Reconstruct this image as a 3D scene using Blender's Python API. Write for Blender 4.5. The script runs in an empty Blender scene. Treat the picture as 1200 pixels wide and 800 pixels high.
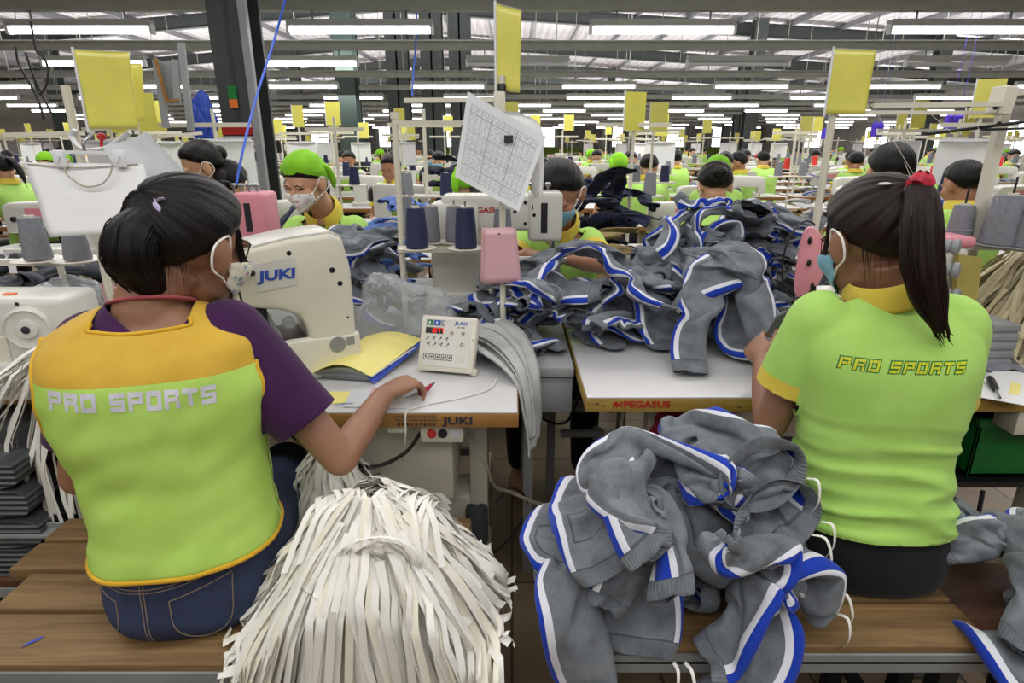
import bpy, bmesh, math, random
from mathutils import Vector, Matrix, Euler, Quaternion, noise
from mathutils.bvhtree import BVHTree
SC = bpy.context.scene
COL = SC.collection
V3 = Vector
R = math.radians
PI = math.pi
rnd = random.Random(11)

# ------------------------------------------------------------------ camera geometry (1200 x 800 frame)
FOC, PITCH, CAMH = 700.0, R(18.2), 1.35
_c, _s = math.cos(PITCH), math.sin(PITCH)

def ray(u, v):
    dx, up = (u - 600) / FOC, -(v - 400) / FOC
    return V3((dx, _c + up * _s, -_s + up * _c))

def at(u, v, y):
    d = ray(u, v)
    return V3((0, 0, CAMH)) + d * (y / d.y)

def atz(u, v, z):
    d = ray(u, v)
    return V3((0, 0, CAMH)) + d * ((z - CAMH) / d.z)

def scr(p):
    q = V3(p) - V3((0, 0, CAMH))
    dep = q.y * _c - q.z * _s
    up = q.y * _s + q.z * _c
    return 600 + FOC * q.x / dep, 400 - FOC * up / dep

# ------------------------------------------------------------------ objects
def tag(o, label, cat, group=None, kind=None):
    if label: o['label'] = label
    if cat: o['category'] = cat
    if group: o['group'] = group
    if kind: o['kind'] = kind
    return o

def thing(name, label, cat, loc=(0, 0, 0), rotz=0, group=None):
    o = bpy.data.objects.new(name, None)
    COL.objects.link(o)
    o.empty_display_size = .05
    o.location = loc
    o.rotation_euler = (0, 0, rotz)
    return tag(o, label, cat, group)

def link(name, me, parent=None, world=False):
    o = bpy.data.objects.new(name, me)
    COL.objects.link(o)
    if parent is not None:
        o.parent = parent
        if world:
            q = parent
            loc = V3((0, 0, 0))
            while q is not None:
                loc += V3(q.location)
                q = q.parent
            o.location = -loc
    return o

def copy_tree(o, parent=None):
    c = o.copy()
    COL.objects.link(c)
    if parent is not None:
        c.parent = parent
    for ch in list(o.children):
        copy_tree(ch, c)
    return c

def place(o, loc, rotz=0, label=None, group=None, scale=None):
    o.location = loc
    o.rotation_euler = (0, 0, rotz)
    if label: o['label'] = label
    if group: o['group'] = group
    if scale: o.scale = (scale, scale, scale)
    return o

def finish(me, mats, smooth=35):
    for m in (mats if isinstance(mats, (list, tuple)) else [mats]):
        me.materials.append(m)
    if smooth:
        me.shade_smooth()
        if smooth < 180:
            me.set_sharp_from_angle(angle=R(smooth))
    else:
        me.shade_flat()
    me.update()
    return me

def ortho(d):
    d = V3(d).normalized()
    a = V3((0, 0, 1)) if abs(d.z) < .9 else V3((1, 0, 0))
    x = d.cross(a).normalized()
    return x, x.cross(d).normalized()

class MB:
    """collects shapes into one mesh"""
    def __init__(s):
        s.v, s.f, s.m, s.uv = [], [], [], None
        s.mi = 0
        s.M = None
    def mat(s, i):
        s.mi = i
        return s
    def _add(s, vs, fs):
        b = len(s.v)
        if s.M is not None:
            vs = [s.M @ V3(p) for p in vs]
        s.v += [tuple(p) for p in vs]
        s.f += [[b + i for i in f] for f in fs]
        s.m += [s.mi] * len(fs)
        return s
    def bm(s, bm_):
        bm_.verts.index_update()
        s._add([v.co.copy() for v in bm_.verts], [[v.index for v in f.verts] for f in bm_.faces])
        bm_.free()
        return s
    def box(s, c, size, rot=(0, 0, 0), bev=0, seg=2):
        b = bmesh.new()
        bmesh.ops.create_cube(b, size=1)
        for v in b.verts:
            v.co = V3((v.co.x * size[0], v.co.y * size[1], v.co.z * size[2]))
        if bev:
            bmesh.ops.bevel(b, geom=b.edges[:], offset=bev, segments=seg, affect='EDGES', profile=.5)
        E_ = Euler(rot).to_matrix() if not isinstance(rot, Matrix) else rot
        for v in b.verts:
            v.co = E_ @ v.co + V3(c)
        return s.bm(b)
    def boxx(s, lo, hi, bev=0, seg=2):
        lo, hi = V3(lo), V3(hi)
        return s.box((lo + hi) / 2, hi - lo, bev=bev, seg=seg)
    def tube(s, pts, r, seg=8, caps=True, flat=None):
        """r: number or list; flat: (a,b) multipliers of the ring"""
        pts = [V3(p) for p in pts]
        n = len(pts)
        rr = r if isinstance(r, (list, tuple)) else [r] * n
        vs, fs = [], []
        x = None
        for i, p in enumerate(pts):
            d = (pts[min(n - 1, i + 1)] - pts[max(0, i - 1)])
            if d.length < 1e-9: d = V3((0, 0, 1))
            d.normalize()
            if x is None:
                x, y = ortho(d)
            else:
                x = (x - d * x.dot(d))
                x = x.normalized() if x.length > 1e-6 else ortho(d)[0]
            y = d.cross(x)
            a, b = flat or (1, 1)
            for k in range(seg):
                t = 2 * PI * k / seg
                vs.append(p + x * (math.cos(t) * rr[i] * a) + y * (math.sin(t) * rr[i] * b))
        for i in range(n - 1):
            for k in range(seg):
                k2 = (k + 1) % seg
                fs.append([i * seg + k, i * seg + k2, (i + 1) * seg + k2, (i + 1) * seg + k])
        if caps:
            fs.append(list(range(seg))[::-1])
            fs.append([(n - 1) * seg + k for k in range(seg)])
        return s._add(vs, fs)
    def cyl(s, p0, p1, r0, r1=None, seg=16):
        return s.tube([p0, p1], [r0, r0 if r1 is None else r1], seg)
    def lathe(s, prof, c=(0, 0, 0), axis=(0, 0, 1), seg=24, caps=True):
        """prof: (radius, height) list"""
        ax = V3(axis).normalized()
        x, y = ortho(ax)
        vs, fs = [], []
        for r_, h in prof:
            for k in range(seg):
                t = 2 * PI * k / seg
                vs.append(V3(c) + ax * h + x * math.cos(t) * r_ + y * math.sin(t) * r_)
        n = len(prof)
        for i in range(n - 1):
            for k in range(seg):
                k2 = (k + 1) % seg
                fs.append([i * seg + k, (i + 1) * seg + k, (i + 1) * seg + k2, i * seg + k2])
        if caps:
            fs.append(list(range(seg)))
            fs.append([(n - 1) * seg + k for k in range(seg)][::-1])
        return s._add(vs, fs)
    def prism(s, poly, h0, h1, M=None, bev=0, seg=2):
        """poly in local xy, extruded along local z"""
        b = bmesh.new()
        n = len(poly)
        lo = [b.verts.new((p[0], p[1], h0)) for p in poly]
        hi = [b.verts.new((p[0], p[1], h1)) for p in poly]
        b.faces.new(lo[::-1])
        b.faces.new(hi)
        for i in range(n):
            b.faces.new([lo[i], lo[(i + 1) % n], hi[(i + 1) % n], hi[i]])
        bmesh.ops.recalc_face_normals(b, faces=b.faces[:])
        if bev:
            bmesh.ops.bevel(b, geom=b.edges[:], offset=bev, segments=seg, affect='EDGES', profile=.5, clamp_overlap=True)
        if M is not None:
            b.transform(M)
        return s.bm(b)
    def sphere(s, c, r, seg=16, rings=10, rot=None):
        rx, ry, rz = r if isinstance(r, (tuple, list)) else (r, r, r)
        b = bmesh.new()
        bmesh.ops.create_uvsphere(b, u_segments=seg, v_segments=rings, radius=1)
        E_ = Euler(rot).to_matrix() if rot else Matrix.Identity(3)
        for v in b.verts:
            v.co = E_ @ V3((v.co.x * rx, v.co.y * ry, v.co.z * rz)) + V3(c)
        return s.bm(b)
    def grid(s, fn, nu, nv, closeu=False):
        vs = [fn(i / (nu if closeu else nu), j / nv) for j in range(nv + 1) for i in range(nu if closeu else nu + 1)]
        w = nu if closeu else nu + 1
        fs = []
        for j in range(nv):
            for i in range(nu):
                i2 = (i + 1) % w if closeu else i + 1
                fs.append([j * w + i, j * w + i2, (j + 1) * w + i2, (j + 1) * w + i])
        return s._add(vs, fs)
    def ring_loft(s, rings, caps=True):
        n = len(rings[0])
        vs = [p for r_ in rings for p in r_]
        fs = []
        for i in range(len(rings) - 1):
            for k in range(n):
                k2 = (k + 1) % n
                fs.append([i * n + k, i * n + k2, (i + 1) * n + k2, (i + 1) * n + k])
        if caps:
            fs.append(list(range(n))[::-1])
            fs.append([(len(rings) - 1) * n + k for k in range(n)])
        return s._add(vs, fs)
    def ribbon(s, pts, ups, w):
        """flat strip: pts, per-point side vectors"""
        vs, fs = [], []
        for p, q in zip(pts, ups):
            vs += [p - q * (w / 2), p + q * (w / 2)]
        for i in range(len(pts) - 1):
            fs.append([2 * i, 2 * i + 1, 2 * i + 3, 2 * i + 2])
        return s._add(vs, fs)
    def mesh(s, name='m'):
        me = bpy.data.meshes.new(name)
        me.from_pydata(s.v, [], s.f)
        me.validate()
        return me
    def build(s, name, mats, parent=None, smooth=35, world=False):
        me = bpy.data.meshes.new(name)
        me.from_pydata(s.v, [], s.f)
        if len(me.polygons) == len(s.m):
            me.polygons.foreach_set('material_index', s.m)
        finish(me, mats, smooth)
        return link(name, me, parent, world)

def organic(mb, voxel, smooth=3, fac=.5):
    """voxel-merge the closed shapes of mb into one smooth continuous mesh"""
    me = mb.mesh()
    o = bpy.data.objects.new('tmp', me)
    COL.objects.link(o)
    r_ = o.modifiers.new('r', 'REMESH')
    r_.mode = 'VOXEL'
    r_.voxel_size = voxel
    if smooth:
        m_ = o.modifiers.new('s', 'SMOOTH')
        m_.iterations = smooth
        m_.factor = fac
    dg = bpy.context.evaluated_depsgraph_get()
    dg.update()
    out = bpy.data.meshes.new_from_object(o.evaluated_get(dg))
    bpy.data.objects.remove(o)
    bpy.data.meshes.remove(me)
    out.materials.clear()
    return out

def displace(me, fn):
    """fn(co, normal) -> offset along the normal"""
    ns = [v.normal.copy() for v in me.vertices]
    for v, n in zip(me.vertices, ns):
        v.co = v.co + n * fn(v.co, n)
    me.update()

def cut(me, planes, material=None):
    """planes: (point, normal, predicate or None, action) - action 'clear' drops the normal side, int assigns that material slot"""
    b = bmesh.new()
    b.from_mesh(me)
    for pt, no, pred, act in planes:
        pt, no = V3(pt), V3(no).normalized()
        fs = [f for f in b.faces if pred is None or pred(f.calc_center_median())]
        geom = set(fs)
        for f in fs:
            geom.update(f.edges)
            geom.update(f.verts)
        bmesh.ops.bisect_plane(b, geom=list(geom), plane_co=pt, plane_no=no, dist=1e-5)
        sel = [f for f in b.faces if (f.calc_center_median() - pt).dot(no) > 0 and (pred is None or pred(f.calc_center_median()))]
        if act == 'clear':
            bmesh.ops.delete(b, geom=sel, context='FACES')
        else:
            for f in sel: f.material_index = act
    b.to_mesh(me)
    b.free()
    me.update()
    return me

def boundary_loops(me):
    b = bmesh.new()
    b.from_mesh(me)
    b.verts.ensure_lookup_table()
    es = [e for e in b.edges if len(e.link_faces) == 1]
    adj = {}
    for e in es:
        a, c = e.verts[0].index, e.verts[1].index
        adj.setdefault(a, []).append(c)
        adj.setdefault(c, []).append(a)
    seen, loops = set(), []
    for s0 in adj:
        if s0 in seen: continue
        lp, cur, prev = [s0], s0, None
        seen.add(s0)
        while True:
            nx = [q for q in adj[cur] if q != prev and q not in seen]
            if not nx: break
            prev, cur = cur, nx[0]
            seen.add(cur)
            lp.append(cur)
        loops.append([(b.verts[i].co.copy(), b.verts[i].normal.copy()) for i in lp])
    b.free()
    return loops

def bvh_of(me):
    return BVHTree.FromPolygons([v.co.copy() for v in me.vertices], [list(p.vertices) for p in me.polygons])

def smooth_path(pts, n):
    """Catmull-Rom resample"""
    pts = [V3(p) for p in pts]
    P = [pts[0] * 2 - pts[1]] + pts + [pts[-1] * 2 - pts[-2]]
    out = []
    m = len(pts) - 1
    for k in range(n + 1):
        t = k / n * m
        i = min(int(t), m - 1)
        t -= i
        a, b, c, d = P[i], P[i + 1], P[i + 2], P[i + 3]
        out.append(.5 * ((2 * b) + (c - a) * t + (2 * a - 5 * b + 4 * c - d) * t * t + (3 * b - a - 3 * c + d) * t ** 3))
    return out

def bake(o):
    """freeze an object's modifiers into its mesh"""
    for c in o.children: bake(c)
    if o.type == 'MESH' and o.modifiers:
        dg = bpy.context.evaluated_depsgraph_get()
        dg.update()
        me = bpy.data.meshes.new_from_object(o.evaluated_get(dg))
        o.modifiers.clear()
        o.data = me
    return o

def lerp(a, b, t): return a + (b - a) * t

def interp(tab, x):
    if x <= tab[0][0]: return tab[0][1]
    for (a, p), (b, q) in zip(tab, tab[1:]):
        if x <= b:
            t = (x - a) / (b - a)
            t = t * t * (3 - 2 * t)
            return p + (q - p) * t
    return tab[-1][1]

def text_mesh(s, size, extrude=.0005, offset=0, shear=0, align='CENTER', spacing=1):
    cu = bpy.data.curves.new('t', 'FONT')
    cu.body = s
    cu.size = size
    cu.extrude = extrude
    cu.offset = offset
    cu.shear = shear
    cu.align_x = align
    cu.align_y = 'CENTER'
    cu.space_character = spacing
    cu.resolution_u = 3
    o = bpy.data.objects.new('t', cu)
    COL.objects.link(o)
    dg = bpy.context.evaluated_depsgraph_get()
    dg.update()
    me = bpy.data.meshes.new_from_object(o.evaluated_get(dg))
    bpy.data.objects.remove(o)
    bpy.data.curves.remove(cu)
    return me

def frame_m(o, x, y):
    """matrix with origin o, x axis, y axis (orthonormalised)"""
    x = V3(x).normalized()
    y = V3(y)
    y = (y - x * y.dot(x)).normalized()
    z = x.cross(y)
    M = Matrix.Identity(4)
    for i in range(3):
        M[i][0], M[i][1], M[i][2], M[i][3] = x[i], y[i], z[i], o[i]
    return M

def lettering(name, s, size, M, mat, parent, sx=1, world=True, **kw):
    me = text_mesh(s, size, **kw)
    me.transform(M @ Matrix.Diagonal((sx, 1, 1, 1)))
    me.materials.clear()
    finish(me, mat, 0)
    return link(name, me, parent, world)

def cinterp(tab, x):
    """smooth table lookup (Catmull-Rom)"""
    n = len(tab)
    if x <= tab[0][0]: return tab[0][1]
    if x >= tab[-1][0]: return tab[-1][1]
    for i in range(n - 1):
        if x <= tab[i + 1][0]: break
    def sl(k):
        a, b = max(0, k - 1), min(n - 1, k + 1)
        return (tab[b][1] - tab[a][1]) / (tab[b][0] - tab[a][0])
    h = tab[i + 1][0] - tab[i][0]
    t = (x - tab[i][0]) / h
    m0, m1 = sl(i) * h, sl(i + 1) * h
    return (2 * t ** 3 - 3 * t * t + 1) * tab[i][1] + (t ** 3 - 2 * t * t + t) * m0 + (-2 * t ** 3 + 3 * t * t) * tab[i + 1][1] + (t ** 3 - t * t) * m1

def recentre(o, name):
    """origin to the base of the mesh"""
    o.name = name
    vs = o.data.vertices
    c = sum((v.co for v in vs), V3()) / len(vs)
    c.z = min(v.co.z for v in vs)
    o.data.transform(Matrix.Translation(-c))
    o.location = V3(o.location) + c
    return o

# ------------------------------------------------------------------ materials
MATS = {}

def newmat(name):
    m = bpy.data.materials.new(name)
    m.use_nodes = True
    return m, m.node_tree.nodes, m.node_tree.links, m.node_tree.nodes['Principled BSDF']

def srgb(h):
    if isinstance(h, str):
        h = [int(h[i:i + 2], 16) / 255 for i in (0, 2, 4)]
    return tuple(((c / 12.92) if c <= .04045 else ((c + .055) / 1.055) ** 2.4) for c in h) + (1,)

def node(ns, t, **kw):
    n = ns.new(t)
    for k, v in kw.items():
        setattr(n, k, v)
    return n

def mat(name, col, rough=.5, metal=0, var=.12, scale=8, bump=0, bscale=60, coat=0, spec=None, trans=0, alpha=1, emit=0, sheen=0, sss=0):
    """procedural material: noise-mottled colour, optional noise bump"""
    if name in MATS: return MATS[name]
    m, ns, ln, b = newmat(name)
    c = srgb(col) if isinstance(col, str) else tuple(col) + (1,)
    tc = node(ns, 'ShaderNodeTexCoord')
    nz = node(ns, 'ShaderNodeTexNoise')
    nz.inputs['Scale'].default_value = scale
    nz.inputs['Detail'].default_value = 4
    ln.new(tc.outputs['Object'], nz.inputs['Vector'])
    mr = node(ns, 'ShaderNodeMapRange')
    mr.inputs['From Min'].default_value = .3
    mr.inputs['From Max'].default_value = .7
    mr.inputs['To Min'].default_value = 1 - var
    mr.inputs['To Max'].default_value = 1 + var
    ln.new(nz.outputs['Fac'], mr.inputs['Value'])
    mx = node(ns, 'ShaderNodeMix', data_type='RGBA', blend_type='MULTIPLY')
    mx.inputs['Factor'].default_value = 1
    mx.inputs['A'].default_value = c
    ln.new(mr.outputs['Result'], mx.inputs['B'])
    ln.new(mx.outputs['Result'], b.inputs['Base Color'])
    b.inputs['Roughness'].default_value = rough
    b.inputs['Metallic'].default_value = metal
    if spec is not None: b.inputs['Specular IOR Level'].default_value = spec
    if coat: b.inputs['Coat Weight'].default_value = coat
    if trans: b.inputs['Transmission Weight'].default_value = trans
    if alpha < 1: b.inputs['Alpha'].default_value = alpha
    if sheen: b.inputs['Sheen Weight'].default_value = sheen
    if sss:
        b.inputs['Subsurface Weight'].default_value = sss
        b.inputs['Subsurface Scale'].default_value = .01
    if emit:
        b.inputs['Emission Color'].default_value = c
        b.inputs['Emission Strength'].default_value = emit
        m.cycles.emission_sampling = 'NONE'
    if bump:
        n2 = node(ns, 'ShaderNodeTexNoise')
        n2.inputs['Scale'].default_value = bscale
        n2.inputs['Detail'].default_value = 3
        ln.new(tc.outputs['Object'], n2.inputs['Vector'])
        bp = node(ns, 'ShaderNodeBump')
        bp.inputs['Strength'].default_value = bump
        bp.inputs['Distance'].default_value = .004
        ln.new(n2.outputs['Fac'], bp.inputs['Height'])
        ln.new(bp.outputs['Normal'], b.inputs['Normal'])
    MATS[name] = m
    return m

class NT:
    """tiny expression builder for math nodes"""
    def __init__(s, ns, ln): s.ns, s.ln = ns, ln
    def m(s, op, a, b=None, c=None):
        n = s.ns.new('ShaderNodeMath')
        n.operation = op
        for i, x in enumerate((a, b, c)):
            if x is None: continue
            if isinstance(x, (int, float)): n.inputs[i].default_value = x
            else: s.ln.new(x, n.inputs[i])
        return n.outputs[0]
    def mix(s, f, a, b):
        n = s.ns.new('ShaderNodeMix')
        n.data_type = 'RGBA'
        for k, x in (('Factor', f), ('A', a), ('B', b)):
            i = n.inputs[k] if k == 'Factor' else [q for q in n.inputs if q.name == k and q.type == 'RGBA'][0]
            if hasattr(x, 'links'): s.ln.new(x, i)
            else: i.default_value = x
        return [q for q in n.outputs if q.type == 'RGBA'][0]
    def noise(s, vec, scale, detail=3, rough=.5, dist=0):
        n = s.ns.new('ShaderNodeTexNoise')
        n.inputs['Scale'].default_value = scale
        n.inputs['Detail'].default_value = detail
        n.inputs['Roughness'].default_value = rough
        n.inputs['Distortion'].default_value = dist
        s.ln.new(vec, n.inputs['Vector'])
        return n.outputs['Fac']
    def mapping(s, vec, sc=(1, 1, 1), rot=(0, 0, 0)):
        n = s.ns.new('ShaderNodeMapping')
        n.inputs['Scale'].default_value = sc
        n.inputs['Rotation'].default_value = rot
        s.ln.new(vec, n.inputs['Vector'])
        return n.outputs[0]
    def rng(s, v, a, b, c, d):
        n = s.ns.new('ShaderNodeMapRange')
        for k, x in zip(('From Min', 'From Max', 'To Min', 'To Max'), (a, b, c, d)):
            n.inputs[k].default_value = x
        s.ln.new(v, n.inputs['Value'])
        return n.outputs[0]
    def bump(s, h, strength, dist, b):
        n = s.ns.new('ShaderNodeBump')
        n.inputs['Strength'].default_value = strength
        n.inputs['Distance'].default_value = dist
        s.ln.new(h, n.inputs['Height'])
        s.ln.new(n.outputs[0], b.inputs['Normal'])
    def sep(s, v):
        n = s.ns.new('ShaderNodeSeparateXYZ')
        s.ln.new(v, n.inputs[0])
        return n.outputs

def mat_jersey(name, base, dark, stripe=True, blue='1f3fae', white='dfe2ea', heather=.35):
    """heather sweatshirt jersey; UV.x = metres from the outer seam (+1 on the back), UV.y = metres below the waist"""
    m, ns, ln, b = newmat(name)
    N = NT(ns, ln)
    uvn = node(ns, 'ShaderNodeUVMap')
    sx = N.sep(uvn.outputs[0])
    s_ = N.m('FRACT', sx[0])
    t_ = sx[1]
    tc = node(ns, 'ShaderNodeTexCoord')
    fl = N.noise(N.mapping(uvn.outputs[0], (1, .25, 1)), 900, 2, .7)
    pt = N.noise(tc.outputs['Object'], 18, 3)
    f = N.m('ADD', N.rng(fl, .35, .65, 0, heather), N.rng(pt, .3, .7, .0, 1 - heather))
    col = N.mix(f, srgb(dark), srgb(base))
    rib_h = N.m('MULTIPLY', N.m('SINE', N.m('MULTIPLY', s_, 1500)), .5)
    cuff = N.m('GREATER_THAN', t_, .59)
    wb = N.m('LESS_THAN', t_, .045)
    rib = N.m('MAXIMUM', cuff, wb)
    # seam lines
    def line(v, c, w):
        return N.m('LESS_THAN', N.m('ABSOLUTE', N.m('SUBTRACT', v, c)), w)
    seam = N.m('MAXIMUM', line(t_, .045, .0022), line(t_, .59, .0022))
    back = N.m('GREATER_THAN', sx[0], .9)
    inx = N.m('MULTIPLY', N.m('GREATER_THAN', s_, .035), N.m('LESS_THAN', s_, .125))
    iny = N.m('MULTIPLY', N.m('GREATER_THAN', t_, .11), N.m('LESS_THAN', t_, .215))
    px = N.m('MULTIPLY', N.m('MAXIMUM', line(s_, .035, .0022), line(s_, .125, .0022)), iny)
    py = N.m('MULTIPLY', N.m('MAXIMUM', line(t_, .11, .0022), line(t_, .215, .0022)), inx)
    seam = N.m('MAXIMUM', seam, N.m('MULTIPLY', N.m('MAXIMUM', px, py), back))
    col = N.mix(N.m('MULTIPLY', seam, .55), col, srgb('2a2d31'))
    ribm = N.m('MULTIPLY', rib, N.rng(rib_h, -.5, .5, 0, .35))
    col = N.mix(ribm, col, srgb(dark))
    if stripe:
        on = N.m('MULTIPLY', N.m('LESS_THAN', s_, .0225), N.m('MULTIPLY', N.m('GREATER_THAN', t_, .045), N.m('LESS_THAN', t_, .59)))
        isb = N.m('LESS_THAN', s_, .0115)
        col = N.mix(on, col, N.mix(isb, srgb(white), srgb(blue)))
    ln.new(col, b.inputs['Base Color'])
    b.inputs['Roughness'].default_value = .92
    b.inputs['Specular IOR Level'].default_value = .15
    b.inputs['Sheen Weight'].default_value = .15
    h = N.m('ADD', N.m('MULTIPLY', N.m('MULTIPLY', rib, rib_h), 1.2), N.m('MULTIPLY', fl, .7))
    h = N.m('SUBTRACT', h, N.m('MULTIPLY', seam, 2.5))
    N.bump(h, .5, .0018, b)
    MATS[name] = m
    return m

def mat_wood(name, c1, c2, axis=0, rough=.6, scale=1.0):
    m, ns, ln, b = newmat(name)
    N = NT(ns, ln)
    tc = node(ns, 'ShaderNodeTexCoord')
    sc = [14, 14, 14]
    sc[axis] = 1.2
    mp = N.mapping(tc.outputs['Object'], tuple(x * scale for x in sc))
    w = N.noise(mp, 2.2, 8, .62, 1.1)
    g = N.noise(N.mapping(tc.outputs['Object'], tuple((90 if i != axis else 3) * scale for i in range(3))), 2, 3, .6)
    f = N.m('ADD', N.rng(w, .3, .72, 0, .75), N.rng(g, .3, .7, 0, .3))
    col = N.mix(f, srgb(c1), srgb(c2))
    ln.new(col, b.inputs['Base Color'])
    b.inputs['Roughness'].default_value = rough
    N.bump(f, .25, .002, b)
    MATS[name] = m
    return m

def mat_cloth(name, col, dark=None, weave=.12, rough=.85, wr=0, wscale=18, sheen=.1, wstretch=(1, 1, 1)):
    m, ns, ln, b = newmat(name)
    N = NT(ns, ln)
    tc = node(ns, 'ShaderNodeTexCoord')
    nz = N.noise(tc.outputs['Object'], 14, 4)
    fine = N.noise(tc.outputs['Object'], 700, 2)
    c = srgb(col)
    d = srgb(dark) if dark else tuple(x * .8 for x in c[:3]) + (1,)
    f = N.m('ADD', N.rng(nz, .3, .7, .1, .7), N.rng(fine, .3, .7, 0, .3))
    ln.new(N.mix(f, d, c), b.inputs['Base Color'])
    b.inputs['Roughness'].default_value = rough
    b.inputs['Specular IOR Level'].default_value = .25
    b.inputs['Sheen Weight'].default_value = sheen
    h = N.m('MULTIPLY', fine, weave)
    if wr:
        wn = N.noise(N.mapping(tc.outputs['Object'], wstretch), wscale, 3, .5, .6)
        h = N.m('ADD', h, N.m('MULTIPLY', wn, wr))
    N.bump(h, .6, .004, b)
    MATS[name] = m
    return m
# ------------------------------------------------------------------ material library
mat_jersey('jersey', '8a9198', '53585f')
mat_jersey('navy_cloth', '252b48', '10132a', stripe=False)
mat_jersey('khaki_cloth', '9c8658', '6a5836', stripe=False)
mat_jersey('blue_plastic', '6e8fd0', '3b57a4', stripe=False, heather=.1)
mat_jersey('pale_rib', 'cfd0ce', 'a5a8a8', stripe=False)
mat_jersey('dark_grey_cloth', '5b6068', '2c2f35', stripe=False)
mat_cloth('lime', 'b6e276', 'a3d260', wr=.25, wscale=9)
mat_cloth('lime_vest', 'c2e674', 'aed85c', wr=.5, wscale=7, rough=.6, sheen=0)
mat_cloth('yellow_vest', 'dab440', 'c49a2c', wr=.4, wscale=8, rough=.6)
mat_cloth('yellow_trim', 'e6b637', 'd09f24')
mat_cloth('yellow_collar', 'ead45a', 'd6bd3c')
mat_cloth('purple', '471f50', '2f1338', wr=.3, wscale=10)
mat_cloth('black_trouser', '1c1d22', '0e0f12', wr=.2)
mat_cloth('white_tape', 'fbfaf5', 'efece2', weave=.2, sheen=.05)
mat_cloth('tape_cream', 'f8f4e8', 'ebe4d0', weave=.2, sheen=.05)
mat_cloth('tape_shade', 'eeede6', 'dcd9cd', weave=.2, sheen=.05)
mat_cloth('scarf', '8fd62f', '79bb22', wr=.3)
mat_cloth('mask_blue', '8fc3d6', '74aac2', weave=.05)
mat_cloth('maroon', '7c3a3f', '5a272c')
mat_cloth('cream_cloth', 'd9cfae', 'b9ad86', wr=.5, wscale=20)
mat_cloth('pink_cord', 'd9707c', 'c05a68')
mat('skin', 'b07e60', .55, var=.06, scale=30, sss=.12, bump=.05, bscale=300)
mat('skin_pale', 'd0a080', .55, var=.05, scale=30, sss=.1)
mat('skin_arm', '9d735a', .5, var=.08, scale=16, sss=.12, bump=.06, bscale=260)
mat('eye_dark', '1a1210', .3)
mat('lip', 'a8605a', .5)
mat('cream_paint', 'd8d4c4', .35, var=.05, scale=5, coat=.15)
mat('machine_white', 'd6d5cd', .32, var=.05, scale=7, coat=.2)
mat('machine_cream', 'dedacb', .3, var=.05, scale=7, coat=.2)
mat('machine_grey', '8d9092', .45, var=.1)
mat('machine_pink', 'dd8f9c', .4, var=.05)
mat('steel', 'b9bcbf', .28, 1, var=.1)
mat('dark_steel', '3a3c40', .4, .7, var=.2)
mat('black_plastic', '17181a', .4)
mat('grey_paint', '8b8f90', .5, var=.1)
mat('laminate', 'cacacb', .32, var=.06, scale=4, coat=.2)
mat('grey_laminate', '9c9fa0', .45, var=.06)
mat_wood('edge_wood', 'a87a3e', '7d5526', 0, .55)
mat_wood('edge_yellow', 'b5984a', '86692a', 0, .5)
mat_wood('bench_wood', '98794e', '5c4527', 0, .62)
mat_wood('brown_wood', '6b4630', '41281a', 0, .62)
mat('paper', 'e8e9ea', .6, var=.03)
mat('paper_grey', 'ccd0d4', .5, var=.04)
mat('yellow_tag', 'ded866', .28, var=.06, scale=12, coat=.5)
mat('yellow_paper', 'efe58a', .55, var=.04)
mat('blue_edge', '2a4bb4', .5)
mat('pink_card', 'd7aab2', .25, var=.04, coat=.5)
mat('ink', '2a2c33', .6)
mat('ink_blue', '2b4fae', .5)
mat('red_ink', 'b02420', .5)
mat('navy_thread', '262b4d', .8, var=.2, scale=120, bump=.4, bscale=200)
mat('grey_thread', '7d8088', .8, var=.12, scale=90, bump=.3, bscale=200)
mat('red_thread', 'e03a34', .7, var=.1)
mat('purple_thread', '4b2fc4', .6, var=.2)
mat('white_plastic', 'e3e5ea', .35, var=.03)
mat('green_plastic', '0f7a34', .4)
mat('green_bright', '23c943', .4)
mat('red_plastic', 'c22a2a', .35)
mat('maroon_bag', 'a41f45', .4, var=.3)
mat('clear_plastic', 'd2d6da', .12, var=.05, alpha=.30, coat=.8, bump=1, bscale=22)
mat('clear_guard', 'dfe6e6', .05, alpha=.25, coat=.5)
mat('led_red', 'ff1a1a', .4, emit=1.5)
mat('tube_glow', (1, 1, 1), .4, var=0, emit=9)
mat('tube_off', 'c9ccce', .4, var=.02)
mat('batten', 'aeb1ae', .5, var=.04)
mat('trunking', '93968e', .55, var=.06)
mat('column_steel', '3c4240', .55, var=.15)
mat('column_green', '3b4a45', .55, var=.12)
mat('roof_steel', '6c6d70', .55, var=.15)
mat('blue_cord', '3f66d8', .5)
mat('white_cord', 'e4e2dc', .6)
mat('dark_cable', '2c2a28', .5)
mat('beige_cable', 'b8b0a0', .5)
mat('flower', 'b3122f', .6, var=.25, scale=60)
mat('orange', 'e0702a', .5)
mat('rubber_grey', '4a4f55', .7)
mat('guard_wood', 'a89a50', .6, var=.1)
mat('bright_sky', (1, 1, 1), .5, var=0, emit=3.5)
mat('lavender', 'c9c0e4', .45)
mat('silver_ink', 'd6d6e2', .45, 0, var=.08, scale=60)
mat('yellow_ink', 'd8e02a', .5)
mat('green_ink', '2f7a3a', .5)

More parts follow.
